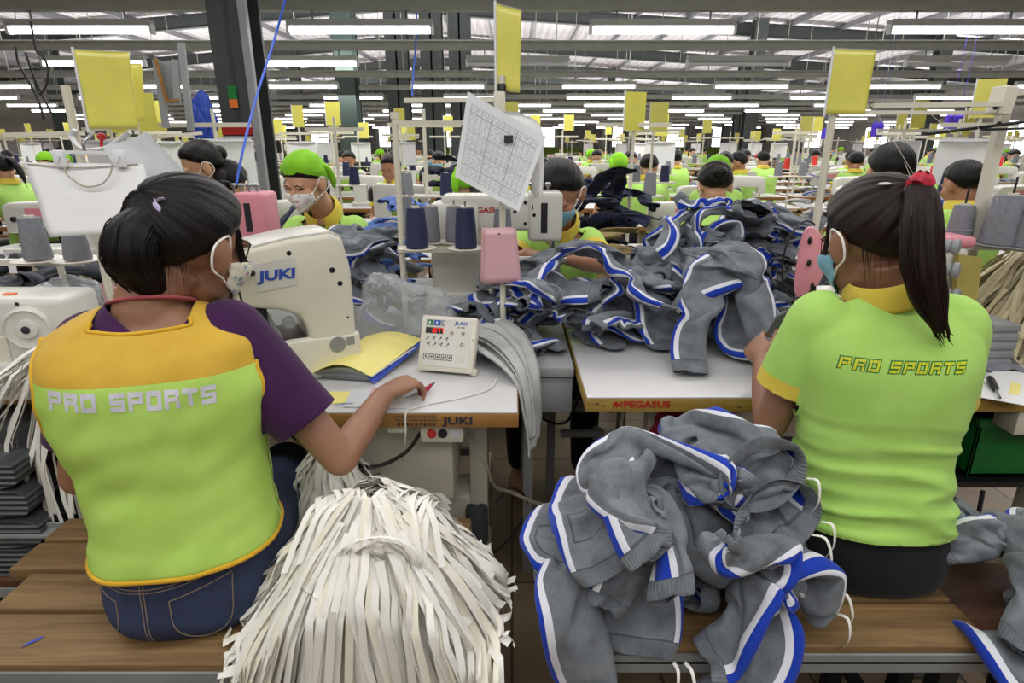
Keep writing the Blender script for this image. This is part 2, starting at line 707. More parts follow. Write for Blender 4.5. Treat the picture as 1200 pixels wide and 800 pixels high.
def mat_hair(name, c1, c2, vec_scale=(160, 160, 5)):
    m, ns, ln, b = newmat(name)
    N = NT(ns, ln)
    tc = node(ns, 'ShaderNodeTexCoord')
    uv = N.mapping(tc.outputs['UV'], (150, 3, 1))
    f = N.noise(uv, 1, 4, .6, .3)
    ln.new(N.mix(N.rng(f, .3, .7, 0, 1), srgb(c1), srgb(c2)), b.inputs['Base Color'])
    b.inputs['Roughness'].default_value = .42
    b.inputs['Specular IOR Level'].default_value = .28
    N.bump(f, .7, .004, b)
    MATS[name] = m
mat_hair('hair', '15100f', '050404')
mat_hair('hair_brown', '2c1a15', '0b0605')

def mat_denim():
    m, ns, ln, b = newmat('denim')
    N = NT(ns, ln)
    tc = node(ns, 'ShaderNodeTexCoord')
    a = N.noise(tc.outputs['Object'], 9, 4)
    g = N.noise(N.mapping(tc.outputs['Object'], (1, 1, 4)), 300, 2, .7)
    f = N.m('ADD', N.rng(a, .35, .7, 0, .6), N.rng(g, .35, .65, 0, .4))
    ln.new(N.mix(f, srgb('1a2138'), srgb('3c4a6e')), b.inputs['Base Color'])
    b.inputs['Roughness'].default_value = .85
    N.bump(N.m('ADD', g, N.m('MULTIPLY', N.noise(tc.outputs['Object'], 22, 3), 3)), .5, .003, b)
    MATS['denim'] = m
mat_denim()
mat('stitch', '8a7a6a', .8)

def mat_print(name, base, dots, scale):
    m, ns, ln, b = newmat(name)
    N = NT(ns, ln)
    tc = node(ns, 'ShaderNodeTexCoord')
    vo = ns.new('ShaderNodeTexVoronoi')
    vo.inputs['Scale'].default_value = scale
    ln.new(tc.outputs['Object'], vo.inputs['Vector'])
    ring = N.m('LESS_THAN', N.m('ABSOLUTE', N.m('SUBTRACT', vo.outputs['Distance'], .28)), .08)
    dot = N.m('LESS_THAN', vo.outputs['Distance'], .16)
    cr = ns.new('ShaderNodeValToRGB')
    cr.color_ramp.interpolation = 'CONSTANT'
    els = cr.color_ramp.elements
    els[0].color = srgb(dots[0])
    els[1].color = srgb(dots[1])
    els[1].position = .3
    for i, d in enumerate(dots[2:]):
        e = els.new(.5 + .2 * i)
        e.color = srgb(d)
    ln.new(N.sep(vo.outputs['Color'])[0], cr.inputs[0])
    ln.new(N.mix(N.m('MAXIMUM', N.m('MULTIPLY', ring, .7), dot), srgb(base), cr.outputs[0]), b.inputs['Base Color'])
    b.inputs['Roughness'].default_value = .8
    MATS[name] = m
mat_print('mask_print', 'e9e4d2', ['4a8fae', 'd8cf6a', '8a6a7a', '2f4f8e'], 70)
mat_print('mask_floral', 'f0efec', ['3a52b4', 'c9b45a', 'b9c6d4', 'd2a0a0'], 55)

def mat_gridpaper():
    m, ns, ln, b = newmat('grid_paper')
    N = NT(ns, ln)
    uv = node(ns, 'ShaderNodeUVMap')
    sp = N.sep(uv.outputs[0])
    def lines(v, n, w):
        return N.m('LESS_THAN', N.m('FRACT', N.m('MULTIPLY', v, n)), w)
    g = N.m('MAXIMUM', lines(sp[0], 14, .09), lines(sp[1], 26, .14))
    big = N.m('MAXIMUM', lines(sp[0], 3, .03), lines(sp[1], 5, .03))
    ins = N.m('MULTIPLY', N.m('MULTIPLY', N.m('GREATER_THAN', sp[0], .06), N.m('LESS_THAN', sp[0], .94)), N.m('MULTIPLY', N.m('GREATER_THAN', sp[1], .06), N.m('LESS_THAN', sp[1], .9)))
    wr = N.noise(N.mapping(uv.outputs[0], (90, 26, 1)), 1, 2)
    ink = N.m('MULTIPLY', N.m('GREATER_THAN', wr, .56), .35)
    f = N.m('MULTIPLY', N.m('MAXIMUM', N.m('MAXIMUM', N.m('MULTIPLY', g, .5), N.m('MULTIPLY', big, .75)), ink), ins)
    ln.new(N.mix(f, srgb('e3e6ea'), srgb('6a707c')), b.inputs['Base Color'])
    b.inputs['Roughness'].default_value = .5
    MATS['grid_paper'] = m
mat_gridpaper()

def mat_floor():
    m, ns, ln, b = newmat('floor_tile')
    N = NT(ns, ln)
    tc = node(ns, 'ShaderNodeTexCoord')
    br = ns.new('ShaderNodeTexBrick')
    br.offset = 0
    br.inputs['Scale'].default_value = 1
    br.inputs['Mortar Size'].default_value = .004
    br.inputs['Brick Width'].default_value = .4
    br.inputs['Row Height'].default_value = .4
    br.inputs['Color1'].default_value = srgb('8f7c64')
    br.inputs['Color2'].default_value = srgb('837159')
    br.inputs['Mortar'].default_value = srgb('43392f')
    ln.new(N.mapping(tc.outputs['Object']), br.inputs['Vector'])
    nz = N.noise(tc.outputs['Object'], 5, 6)
    ln.new(N.mix(N.rng(nz, .3, .8, 0, .45), br.outputs['Color'], srgb('574a3a')), b.inputs['Base Color'])
    b.inputs['Roughness'].default_value = .4
    MATS['floor_tile'] = m
mat_floor()

def mat_corrug(name, c1, c2, axis=0, freq=22):
    m, ns, ln, b = newmat(name)
    N = NT(ns, ln)
    tc = node(ns, 'ShaderNodeTexCoord')
    sp = N.sep(tc.outputs['Object'])
    w = N.m('SINE', N.m('MULTIPLY', sp[axis], freq))
    nz = N.noise(tc.outputs['Object'], 1.2, 5)
    f = N.m('ADD', N.rng(w, -1, 1, 0, .6), N.rng(nz, .3, .7, 0, .4))
    ln.new(N.mix(f, srgb(c1), srgb(c2)), b.inputs['Base Color'])
    b.inputs['Roughness'].default_value = .5
    b.inputs['Metallic'].default_value = .2
    N.bump(w, .5, .03, b)
    MATS[name] = m
mat_corrug('roof_sheet', 'a39fa2', 'c6c2c8', 0, 22)
mat_corrug('wall_sheet', '9a9690', 'b6b2ac', 0, 16)
mat_corrug('rib_fold', '3d4042', '62666a', 2, 420)
M = MATS
# ================================================================== SETTING
def struct(name, mb, mats, smooth=35):
    o = mb.build(name, mats, None, smooth)
    o['kind'] = 'structure'
    return o

XL, XR, YB, YF = -24.0, 22.0, -4.0, 56.0
ZE, ZR, XRG = 4.1, 5.7, -4.0          # eave height, ridge height, ridge x

def roofz(x):
    return ZR - (ZR - ZE) * (abs(x - XRG) / ((XR - XRG) if x > XRG else (XRG - XL)))

mb = MB(); mb.boxx((XL, YB, -.12), (XR, YF, 0)); struct('floor', mb, M['floor_tile'], 0)
for nm, lo, hi in (('wall_left', (XL - .2, YB, 0), (XL, YF, ZE)), ('wall_right', (XR, YB, 0), (XR + .2, YF, ZE)), ('wall_back', (XL, YB - .2, 0), (XR, YB, ZR))):
    mb = MB(); mb.boxx(lo, hi); struct(nm, mb, M['wall_sheet'], 0)
mb = MB()
mb._add([(XL, YF, 0), (XR, YF, 0), (XR, YF, ZE), (XRG, YF, ZR), (XL, YF, ZE)], [[0, 1, 2, 3, 4]])
struct('wall_far', mb, M['wall_sheet'], 0)
mb = MB()
for x0, x1 in ((XL, XRG), (XRG, XR)):
    n = 10
    for i in range(n):
        a, b = lerp(x0, x1, i / n), lerp(x0, x1, (i + 1) / n)
        mb._add([(a, YB, roofz(a)), (b, YB, roofz(b)), (b, YF, roofz(b)), (a, YF, roofz(a))], [[0, 1, 2, 3]])
struct('ceiling', mb, M['roof_sheet'], 0)
# roof steel: rafters along the slope, purlins along the hall
k = 0
for y in (7.5, 14, 20.5, 27, 33.5, 40, 47):
    k += 1
    for x0, x1 in ((XL, XRG), (XRG, XR)):
        mb = MB()
        p, q = V3((x0, y, roofz(x0) - .28)), V3((x1, y, roofz(x1) - .28))
        d = q - p
        ang = math.atan2(d.z, d.x)
        for dz, hh, ww in ((0, .36, .03), (.18, .03, .2), (-.18, .03, .2)):
            mb.box((p + q) / 2 + V3((0, 0, dz)), (d.length, ww, hh), (0, -ang, 0))
        struct('beam', mb, M['column_steel'], 0)
for x in [XL + 1.5 + 1.55 * i for i in range(29)]:
    mb = MB(); mb.boxx((x - .03, 6, roofz(x) - .16), (x + .03, YF, roofz(x) - .01)); struct('beam', mb, M['roof_steel'], 0)

def column(x, y, w, d, m, z1=None):
    mb = MB()
    z1 = z1 or roofz(x) - .1
    mb.boxx((x - w / 2, y - d / 2, 0), (x + w / 2, y - d / 2 + .03, z1))
    mb.boxx((x - w / 2, y + d / 2 - .03, 0), (x + w / 2, y + d / 2, z1))
    mb.boxx((x - .02, y - d / 2, 0), (x + .02, y + d / 2, z1))
    mb.boxx((x - w / 2 - .06, y - d / 2 - .06, 0), (x + w / 2 + .06, y + d / 2 + .06, .04))
    return struct('column', mb, m, 0)

column(-1.97, 4.75, .26, .30, M['column_steel'])
column(-3.12, 12.3, .34, .36, M['column_green'])
for x, y in ((-6.6, 15.2), (-3.85, 15.2), (-2.65, 15.2), (-1.85, 15.2), (-1.2, 15.2), (7.4, 19.85), (9.6, 27), (13, 19.85), (5.2, 34), (11.5, 34), (-9, 27), (-14, 19.85), (-5, 34)):
    column(x, y, .5 if y < 17 else .38, .36, M['column_steel'])
# red painted band on the near column and the notices taped to it
mb = MB(); mb.boxx((-2.105, 4.592, 1.42), (-1.835, 4.603, 1.50)); struct('trim_1', mb, M['red_ink'], 0)

# windows and doors of the far and right walls
def window(i, x, z0, z1, w, wallx=False):
    mb = MB()
    f = .06
    if not wallx:
        c0, c1, y = x - w / 2, x + w / 2, YF - .05
        for lo, hi in (((c0 - f, y - .05, z0 - f), (c0, y, z1 + f)), ((c1, y - .05, z0 - f), (c1 + f, y, z1 + f)), ((c0, y - .05, z1), (c1, y, z1 + f)), ((c0, y - .05, z0 - f), (c1, y, z0)), ((x - .02, y - .05, z0), (x + .02, y, z1))):
            mb.boxx(lo, hi)
        o = struct('window_%d' % i, mb, M['grey_paint'], 0)
        p = MB(); p.boxx((c0, y - .02, z0), (c1, y - .01, z1)); p.build('pane', M['bright_sky'], o, 0)
    else:
        c0, c1, xx = x - w / 2, x + w / 2, XR - .05
        for lo, hi in (((xx - .05, c0 - f, z0 - f), (xx, c0, z1 + f)), ((xx - .05, c1, z0 - f), (xx, c1 + f, z1 + f)), ((xx - .05, c0, z1), (xx, c1, z1 + f)), ((xx - .05, c0, z0 - f), (xx, c1, z0))):
            mb.boxx(lo, hi)
        o = struct('window_%d' % i, mb, M['grey_paint'], 0)
        p = MB(); p.boxx((xx - .02, c0, z0), (xx - .01, c1, z1)); p.build('pane', M['bright_sky'], o, 0)
wi = 0
for x in (-17, -11, -5, 3, 9, 14.5, 18.5):
    wi += 1
    window(wi, x, 1.2, 2.8, 1.5)
for y, w in ((27.6, 1.8), (33, 1.6), (38, 2.4), (46, 2.4)):
    wi += 1
    window(wi, y, .9 if y < 30 else 1.2, 2.35, w, True)
# lime painted dado on the far wall
mb = MB(); mb.boxx((-10, YF - .08, 0), (XR, YF - .03, 1.15)); struct('trim_2', mb, mat('lime_paint', '93b53a', .6), 0)

# ------------------------------------------------------------------ ceiling lights on their trunking
LZ = 2.28
rows = [
    (5.7, [-6.25, -3.70, -1.30, 1.29, 3.85, 6.4]),
    (7.9, [-7.6, -5.05, -2.48, .07, 2.73, 5.37]),
    (10.9, [-8.7, -6.15, -3.55, -1.08, 1.46, 4.03, 6.6, 9.1]),
    (13.4, [-10.9, -8.4, -5.8, -3.3, -.8, 1.75, 3.95, 6.4, 9.0, 11.4]),
    (15.9, [-11.9, -9.4, -6.9, -4.4, -2.1, .35, 2.4, 5.5, 8.1, 10.5]),
    (18.4, [-13.2, -10.6, -8.1, -5.6, -3.1, -.4, 1.5, 4.9, 7.3, 9.7, 12.1]),
    (20.9, [-14.3, -11.8, -9.2, -6.8, -4.1, -1.8, .7, 3.2, 6.3, 8.8, 11.3, 13.8]),
    (23.9, [-15.8, -13.3, -10.8, -8.3, -5.8, -3.3, -.9, 1.7, 4.2, 7.6, 10.1, 12.7, 15.2]),
    (27.2, [-17, -14.5, -12, -9.4, -6.9, -4.4, -1.9, .6, 3.1, 5.7, 9, 11.5, 14, 16.5]),
    (31, [-17.5, -14.9, -12.3, -9.8, -7.3, -4.7, -2.1, .4, 2.9, 5.4, 8, 11, 13.5, 16, 18.5]),
    (36, [-17.5, -14.9, -12.3, -9.8, -7.3, -4.7, -2.1, .4, 2.9, 5.4, 8, 11, 13.5, 16, 18.5]),
]
ordw = ['first', 'second', 'third', 'fourth', 'fifth', 'sixth', 'seventh', 'eighth', 'ninth', 'tenth', 'eleventh', 'twelfth', 'thirteenth', 'fourteenth', 'fifteenth', 'sixteenth', 'seventeenth', 'eighteenth', 'nineteenth', 'twentieth', 'twenty-first', 'twenty-second', 'twenty-third', 'twenty-fourth', 'twenty-fifth', 'twenty-sixth', 'twenty-seventh', 'twenty-eighth']

def make_light(on):
    t = thing('tube_light', 'tube light', 'light', (0, 0, 0))
    mb = MB()
    mb.prism([(-.035, .035), (-.05, .085), (.05, .085), (.035, .035)], -.62, .62, Matrix.Rotation(PI / 2, 4, 'Z') @ Matrix.Rotation(PI / 2, 4, 'X'))
    mb.build('housing', M['batten'], t, 30)
    mb = MB(); mb.tube([(-.6, 0, 0), (.6, 0, 0)], .024, 10); mb.build('tube', M['tube_glow' if on else 'tube_off'], t, 60)
    for x in (-.615, .615):
        mb = MB(); mb.boxx((x - .014, -.03, -.028), (x + .014, .03, .05), .004)
        mb.build('lamp_holder', M['white_plastic'], t)
    for x in (-.4, .4):
        mb = MB(); mb.cyl((x, 0, .08), (x, 0, .15), .008, seg=6)
        mb.build('hanger', M['grey_paint'], t)
    return t
lit, unlit = make_light(True), make_light(False)
used_lit = used_un = False
for ri, (y, xs) in enumerate(rows):
    vis = [x for x in xs if -40 < scr((x, y, LZ))[0] < 1240]
    for x in vis:
        off = ri == 1 and x > -2 or (ri == 1 and x < -7)
        vi = vis.index(x)
        lab = '%s tube light in the %s row of lamps, %s from the left' % ('unlit grey' if off else 'glowing white', 'nearest' if ri == 0 else ordw[ri], ordw[vi])
        src = unlit if off else lit
        if off:
            o = src if not used_un else copy_tree(src); used_un = True
        else:
            o = src if not used_lit else copy_tree(src); used_lit = True
        place(o, (x, y, LZ), 0, lab, 'tube lights of the sewing hall')
    mb = MB()
    hw = 9 + y * .35
    x0, x1 = max(XL, -hw), min(XR, hw)
    mb.boxx((x0, y - .045, LZ + .15), (x1, y + .045, LZ + .245))
    mb.boxx((x0, y - .055, LZ + .235), (x1, y + .055, LZ + .25))
    x = x0 + .8
    while x < x1:
        mb.cyl((x, y, LZ + .25), (x, y, roofz(x) - .02), .007, seg=5)
        x += 2.55
    o = mb.build('cable_trunking', M['trunking'], None, 30)
    tag(o, 'grey steel trunking hung over the %s row of tube lights' % ('nearest' if ri == 0 else ordw[ri]), 'trunking', 'trunkings carrying the tube lights')
# two bare trunkings higher up
for y, z, l in ((6.6, 2.62, 'grey bare trunking between the two nearest rows of lamps'), (9.2, 2.62, 'grey bare trunking behind the unlit tube lights')):
    mb = MB(); mb.boxx((-13, y - .05, z), (13, y + .05, z + .11))
    for i in range(9): mb.cyl((-12 + 3 * i, y, z + .1), (-12 + 3 * i, y, roofz(-12 + 3 * i)), .008, seg=5)
    tag(mb.build('cable_trunking', M['trunking'], None, 30), l, 'trunking', 'trunkings carrying the tube lights')

# ------------------------------------------------------------------ lamps that light the hall, and an added fill for the roof
def area(name, loc, sx, sy, power, rot=(0, 0, 0), col=(1, .985, .96)):
    l = bpy.data.lights.new(name, 'AREA')
    l.shape = 'RECTANGLE'
    l.size, l.size_y, l.energy, l.color = sx, sy, power, col
    o = bpy.data.objects.new(name, l)
    COL.objects.link(o)
    o.location, o.rotation_euler = loc, rot
    return o
area('lamp_row_front', (-.1, .55, 2.75), 6.5, .6, 51)
area('lamp_row_behind', (0, -1.2, 2.7), 7, 1.0, 64, (R(28), 0, 0))
area('lamp_row_table', (0, 3.0, 2.7), 8, .6, 62)
for y, p in ((5.7, 150), (8.5, 190), (12, 280), (16.5, 330), (22, 420), (29, 520), (38, 520)):
    area('lamp_row_hall', (0, y, 2.24), min(40, 14 + y), .5, p)
    area('lamp_row_up', (0, y, 2.6), min(40, 14 + y), .5, p * 3.8, (PI, 0, 0))  # added upward fill to brighten the roof, stands for no fixture
w = bpy.data.worlds.new('world')
SC.world = w
w.use_nodes = True
w.node_tree.nodes['Background'].inputs[0].default_value = (.9, .95, 1, 1)
w.node_tree.nodes['Background'].inputs[1].default_value = .35

cam = bpy.data.cameras.new('camera')
cam.sensor_width = 36
cam.lens = 36 * FOC / 1200
cam.clip_start = .02
cam.clip_end = 200
co = bpy.data.objects.new('camera', cam)
COL.objects.link(co)
co.location = (0, 0, CAMH)
co.rotation_euler = (PI / 2 - PITCH, 0, 0)
SC.camera = co
SC.view_settings.view_transform = 'Standard'
SC.view_settings.look = 'None'
SC.view_settings.exposure = -.12
SC.cycles.max_bounces = 6
SC.cycles.transparent_max_bounces = 12
SC.cycles.use_denoising = True
# ================================================================== GARMENTS (jogging trousers settled with a cloth solve)
import os, hashlib, time as _time
def trousers(step=.018, W=.30, rise=.24, leg=.40, puff=1.0):
    """two-layer trousers hanging along -z, waist at z=0; returns verts, faces, loop uvs, waist ring vertex ids"""
    nx = 2 * int(round(W / step / 2))
    nr, nl, half = int(round(rise / step)), int(round(leg / step)), 0
    half = nx // 2
    V, F, U, idx = [], [], [], {}
    def geom(i, j, side, lk):
        s = 1 if side == 0 else -1
        if j <= nr:
            t = j / nr
            w = W * (.84 + .16 * min(1, t * 1.6))
            a = i / nx
            x, z = (a - .5) * w, -rise * t
            edge = i in (0, nx)
        else:
            t = (j - nr) / nl
            w = W / 2 * (1 - .38 * t)
            if lk == 0: a = i / half; x = -W / 2 - .02 * t + a * w
            else: a = (i - half) / half; x = W / 2 + .02 * t - (1 - a) * w
            z = -rise - leg * t
            edge = i in ((0, half) if lk == 0 else (half, nx))
        crotch = j == nr and i == half
        k = ('b' if j <= nr else 'l%d' % lk, i, j, -1 if edge or crotch else side)
        y = 0 if k[3] == -1 else s * puff * (.010 + .022 * math.sin(PI * a))
        if k not in idx:
            idx[k] = len(V)
            V.append((x, y, z))
        d = min(abs(x + W / 2 + (.02 * max(0, (-z - rise) / leg) if 1 else 0)), 9)
        e0 = (a * w)
        e1 = ((1 - a) * w)
        # distance from the outer seam
        if j <= nr: s_ = min(e0, e1)
        else: s_ = e0 if lk == 0 else e1
        return idx[k], (s_ + side, -z)
    def quad(cells, side):
        q = [geom(i, j, side, lk) for i, j, lk in cells]
        if side: q = q[::-1]
        F.append([a for a, _ in q])
        U.append([u for _, u in q])
    for side in (0, 1):
        for j in range(nr):
            for i in range(nx):
                quad([(i, j, 0), (i + 1, j, 0), (i + 1, j + 1, 0), (i, j + 1, 0)], side)
        for j in range(nr, nr + nl):
            for lk, (a, b) in enumerate(((0, half), (half, nx))):
                for i in range(a, b):
                    quad([(i, j, lk), (i + 1, j, lk), (i + 1, j + 1, lk), (i, j + 1, lk)], side)
    ring = [v for k, v in idx.items() if k[2] == 0]
    return V, F, U, ring

def garment_mesh(tpl, coords):
    V, F, U, ring = tpl
    me = bpy.data.meshes.new('trousers')
    me.from_pydata(coords, [], F)
    uv = me.uv_layers.new(name='UVMap')
    flat = [c for f in U for q in f for c in q]
    uv.data.foreach_set('uv', flat)
    me.update()
    return me

TPL = trousers(step=.02)
TPL_LO = trousers(step=.025)

def along(tpl, path, across, scale=1.0, open_waist=None):
    """lay the garment's length along a path; across: vector or list"""
    V = tpl[0]
    path = smooth_path(path, 60)
    L = [0]
    for a, b in zip(path, path[1:]): L.append(L[-1] + (b - a).length)
    tot = L[-1]
    gl = -min(v[2] for v in V)
    out = []
    for x, y, z in V:
        d = min(1, -z / gl) * tot
        i = 0
        while i < len(L) - 2 and L[i + 1] < d: i += 1
        t = (d - L[i]) / max(1e-9, L[i + 1] - L[i])
        p = path[i].lerp(path[i + 1], t)
        T = (path[min(i + 2, len(path) - 1)] - path[max(i - 1, 0)]).normalized()
        A = V3(across)
        A = (A - T * A.dot(T)).normalized()
        N = A.cross(T)
        if open_waist and -z < .14:
            k = (1 - -z / .14)
            y *= 1 + (open_waist - 1) * k
            x *= 1 - .12 * k
        out.append(p + A * x * scale + N * y)
    return out

def collider(name, mb, thick=.004):
    me = mb.mesh() if isinstance(mb, MB) else mb
    o = bpy.data.objects.new(name, me)
    COL.objects.link(o)
    o.modifiers.new('c', 'COLLISION')
    o.collision.thickness_outer = thick
    o.collision.cloth_friction = 40
    return o

class Pile:
    def __init__(s, tpl=TPL):
        s.cols, s.items, s.tpl = [], [], tpl
        s.trees = []
    def solid(s, mb):
        o = collider('tmp_solid', mb)
        s.cols.append(o)
        s.trees.append(bvh_of(o.data))
    def top(s, x, y, base=0):
        z = base
        for t in s.trees:
            h = t.ray_cast(V3((x, y, 3)), V3((0, 0, -1)))
            if h[0] is not None: z = max(z, h[0].z)
        return z
    def laid(s, xy, clear=.012, r=.03):
        """path over the current top of the pile through these xy points"""
        pts = []
        for q in xy:
            x, y = q[0], q[1]
            z = max(s.top(x + dx, y + dy) for dx in (-r, 0, r) for dy in (-r, 0, r))
            pts.append(V3((x, y, z + clear + (q[2] if len(q) > 2 else 0))))
        # keep the path from diving between tops
        return pts
    def add(s, path, across=(0, 1, 0), frames=30, pin=False, scale=1.0, open_waist=None, key=None, pin_extra=None):
        tpl = s.tpl
        co = along(tpl, path, across, scale, open_waist)
        me = garment_mesh(tpl, co)
        me.materials.append(M['jersey'])
        o = bpy.data.objects.new('tmp_cloth', me)
        COL.objects.link(o)
        res = None
        if key is None:
            key = hashlib.md5(repr([tuple(round(c, 4) for c in p) for p in co[::7]] + [len(s.items), frames, pin]).encode()).hexdigest()
        if res is None:
            cl = o.modifiers.new('cl', 'CLOTH')
            st = cl.settings
            st.quality = 5
            st.mass = .25
            st.tension_stiffness = st.compression_stiffness = 14
            st.shear_stiffness = 6
            st.bending_stiffness = .22
            st.effector_weights.gravity = 1.6
            st.tension_damping = st.compression_damping = 6
            st.air_damping = 2.5
            if pin:
                vg = o.vertex_groups.new(name='pin')
                vg.add(tpl[3], 1.0, 'REPLACE')
                st.vertex_group_mass = 'pin'
                st.pin_stiffness = 1
            cs = cl.collision_settings
            cs.use_self_collision = True
            cs.self_distance_min = cs.distance_min = .006
            cs.collision_quality = 2
            cs.self_friction, cs.friction = 10, 40
            cl.point_cache.frame_start, cl.point_cache.frame_end = 1, frames + 5
            for f in range(1, frames + 1):
                SC.frame_set(f)
            dg = bpy.context.evaluated_depsgraph_get()
            ev = o.evaluated_get(dg).to_mesh()
            res = [v.co.copy() for v in ev.vertices]
            o.evaluated_get(dg).to_mesh_clear()
            o.modifiers.clear()
            SC.frame_set(1)
        me.vertices.foreach_set('co', [c for p in res for c in p])
        me.update()
        o.modifiers.new('c', 'COLLISION')
        o.collision.thickness_outer = .005
        o.collision.cloth_friction = 40
        s.trees.append(bvh_of(me))
        s.items.append(o)
        return o
    def done(s):
        for o in s.cols:
            bpy.data.objects.remove(o)
        s.cols = []
        for o in s.items:
            o.modifiers.clear()
            me = o.data
            me.shade_smooth()
            dress(o)
        return s.items

def dress(o):
    sd = o.modifiers.new('thickness', 'SOLIDIFY')
    sd.thickness, sd.offset = .0045, 0
    ss = o.modifiers.new('smooth', 'SUBSURF')
    ss.levels = ss.render_levels = 2

def lateral(items, fmt, group, cat='trousers', key=None):
    """labels by order seen from the camera: left to right within the pile"""
    def mid(o):
        c = sum((o.matrix_world @ v.co if False else V3(o.location) + v.co for v in o.data.vertices), V3()) / len(o.data.vertices)
        return scr(c)[0]
    its = sorted(items, key=key or mid)
    for i, o in enumerate(its):
        tag(o, fmt % ordw[i], cat, group)

def drawcord(parent, ring_pts, d, n=2, ln=.07):
    """white draw cords hanging from a waistband"""
    for i in range(n):
        p = V3(ring_pts[i % len(ring_pts)])
        mb = MB()
        pts = [p, p + V3(d) * .02 + V3((.004 * i, -.004, .004)), p + V3(d) * .03 + V3((.012 * i - .004, -.008, -ln * .5)), p + V3(d) * .028 + V3((.02 * i - .01, -.004, -ln))]
        pp = smooth_path(pts, 10)
        mb.ribbon(pp, [V3((.8, .5, .1)).normalized()] * len(pp), .007)
        mb.ribbon([q + V3((0, -.0012, .0005)) for q in pp], [V3((.8, .5, .1)).normalized()] * len(pp), .007)
        mb.build('drawcord', M['white_tape'], parent, 60, world=True)

# ---- heap on the near bench, left of the woman in the polo shirt
BT = .48
P1 = Pile()
mb = MB(); mb.boxx((-.02, .86, .36), (.9, 1.22, BT)); P1.solid(mb)
mb = MB(); mb.boxx((.615, .9, .40), (.95, 1.25, 1.0)); P1.solid(mb)
mb = MB(); mb.sphere((.19, 1.03, .48), (.15, .12, .085), 24, 14); P1.solid(mb)
mb = MB(); mb.sphere((.46, 1.05, .48), (.12, .12, .07), 24, 14); P1.solid(mb)
C_ = .012
# lowest ones, hanging a little over the bench edge
P1.add(P1.laid([(.22, .83, .01), (.22, .94), (.2, 1.08), (.24, 1.18), (.3, 1.2)], C_), (1, 0, 0), 30)
P1.add(P1.laid([(.50, 1.2), (.50, 1.1), (.47, .98), (.43, .88), (.36, .84, .01)], C_), (1, .1, 0), 30)
P1.add(P1.laid([(.08, 1.14), (.09, 1.02), (.16, .93), (.30, .89), (.44, .90)], C_), (.3, 1, 0), 32)
P1.add(P1.laid([(.585, .86), (.54, .93), (.47, .97), (.40, 1.0), (.32, 1.05)], C_), (.4, -.9, .3), 30, open_waist=2.0)
P1.add(P1.laid([(.35, 1.15), (.34, 1.05), (.33, .96), (.33, .88), (.33, .82)], C_), (1, .1, 0), 30)
# the pocketed seat facing the camera
P1.add(P1.laid([(.17, .82, .01), (.16, .90, .01), (.15, 1.02), (.2, 1.13), (.3, 1.18)], C_), (-1, 0, 0), 30)
# legs with striped cuffs pointing right
P1.add(P1.laid([(.12, 1.12), (.22, 1.06), (.3, 1.0), (.37, .93), (.43, .86)], C_), (.7, .7, 0), 30)
P1.add(P1.laid([(.57, 1.1), (.5, 1.02), (.44, .97), (.36, .94), (.28, .98)], C_), (.5, .9, 0), 30)
# two open waistbands on top of the stack
for k, (cx, cy) in enumerate(((.49, .94), (.465, .97))):
    zt = max(P1.top(cx + dx, cy + dy) for dx in (-.06, 0, .06) for dy in (-.03, 0, .03))
    n = V3((.25, -.6, .76)).normalized()
    c = V3((cx, cy, zt + .015 if k == 0 else c.z + .075))
    def zz(x, y, e): return max(P1.top(x + dx, y + dy) for dx in (-.05, 0, .05) for dy in (-.05, 0, .05)) + e
    path = [c, c - n * .03 + V3((-.01, .03, .01))]
    for x, y, e in ((cx - .05, cy + .10, .02), (cx - .13, cy + .12, .02), (cx - .19, cy + .07, .02), (cx - .20, cy - .01, .02), (cx - .14, cy - .04, .03)):
        path.append(V3((x, y, zz(x, y, e))))
    P1.add(path, (.95, .3, .1), 34, pin=True, open_waist=2.2, scale=.95)
pile1 = P1.done()
for o in pile1: recentre(o, 'jogging_trousers')
# white draw cords dangling from the waistbands on the right of the near heap
for i, o in enumerate(pile1):
    pass
lateral(pile1, 'grey joggers with blue side stripe in the near bench heap, %s from the left', 'joggers heaped on the near bench')
def cord_on(o, k):
    me = o.data
    ring = TPL[3]
    pts = sorted([V3(o.location) + me.vertices[i].co for i in ring], key=lambda p: -(p.x * 1.0 - p.y * .7))[:6]
    drawcord(o, [pts[0], pts[3]], V3((.5, -.85, .1)).normalized(), 2 if k != 1 else 1, .06)
for k, i in enumerate((8, 9, 3)):
    cord_on(pile1[i], k)
for i in (0, 1):
    o = pile1[i]
    p = min((V3(o.location) + o.data.vertices[q].co for q in TPL[3]), key=lambda p: p.y + p.z)
    drawcord(o, [p, p + V3((.02, 0, 0))], V3((.1, -.95, -.1)), 2, .05)

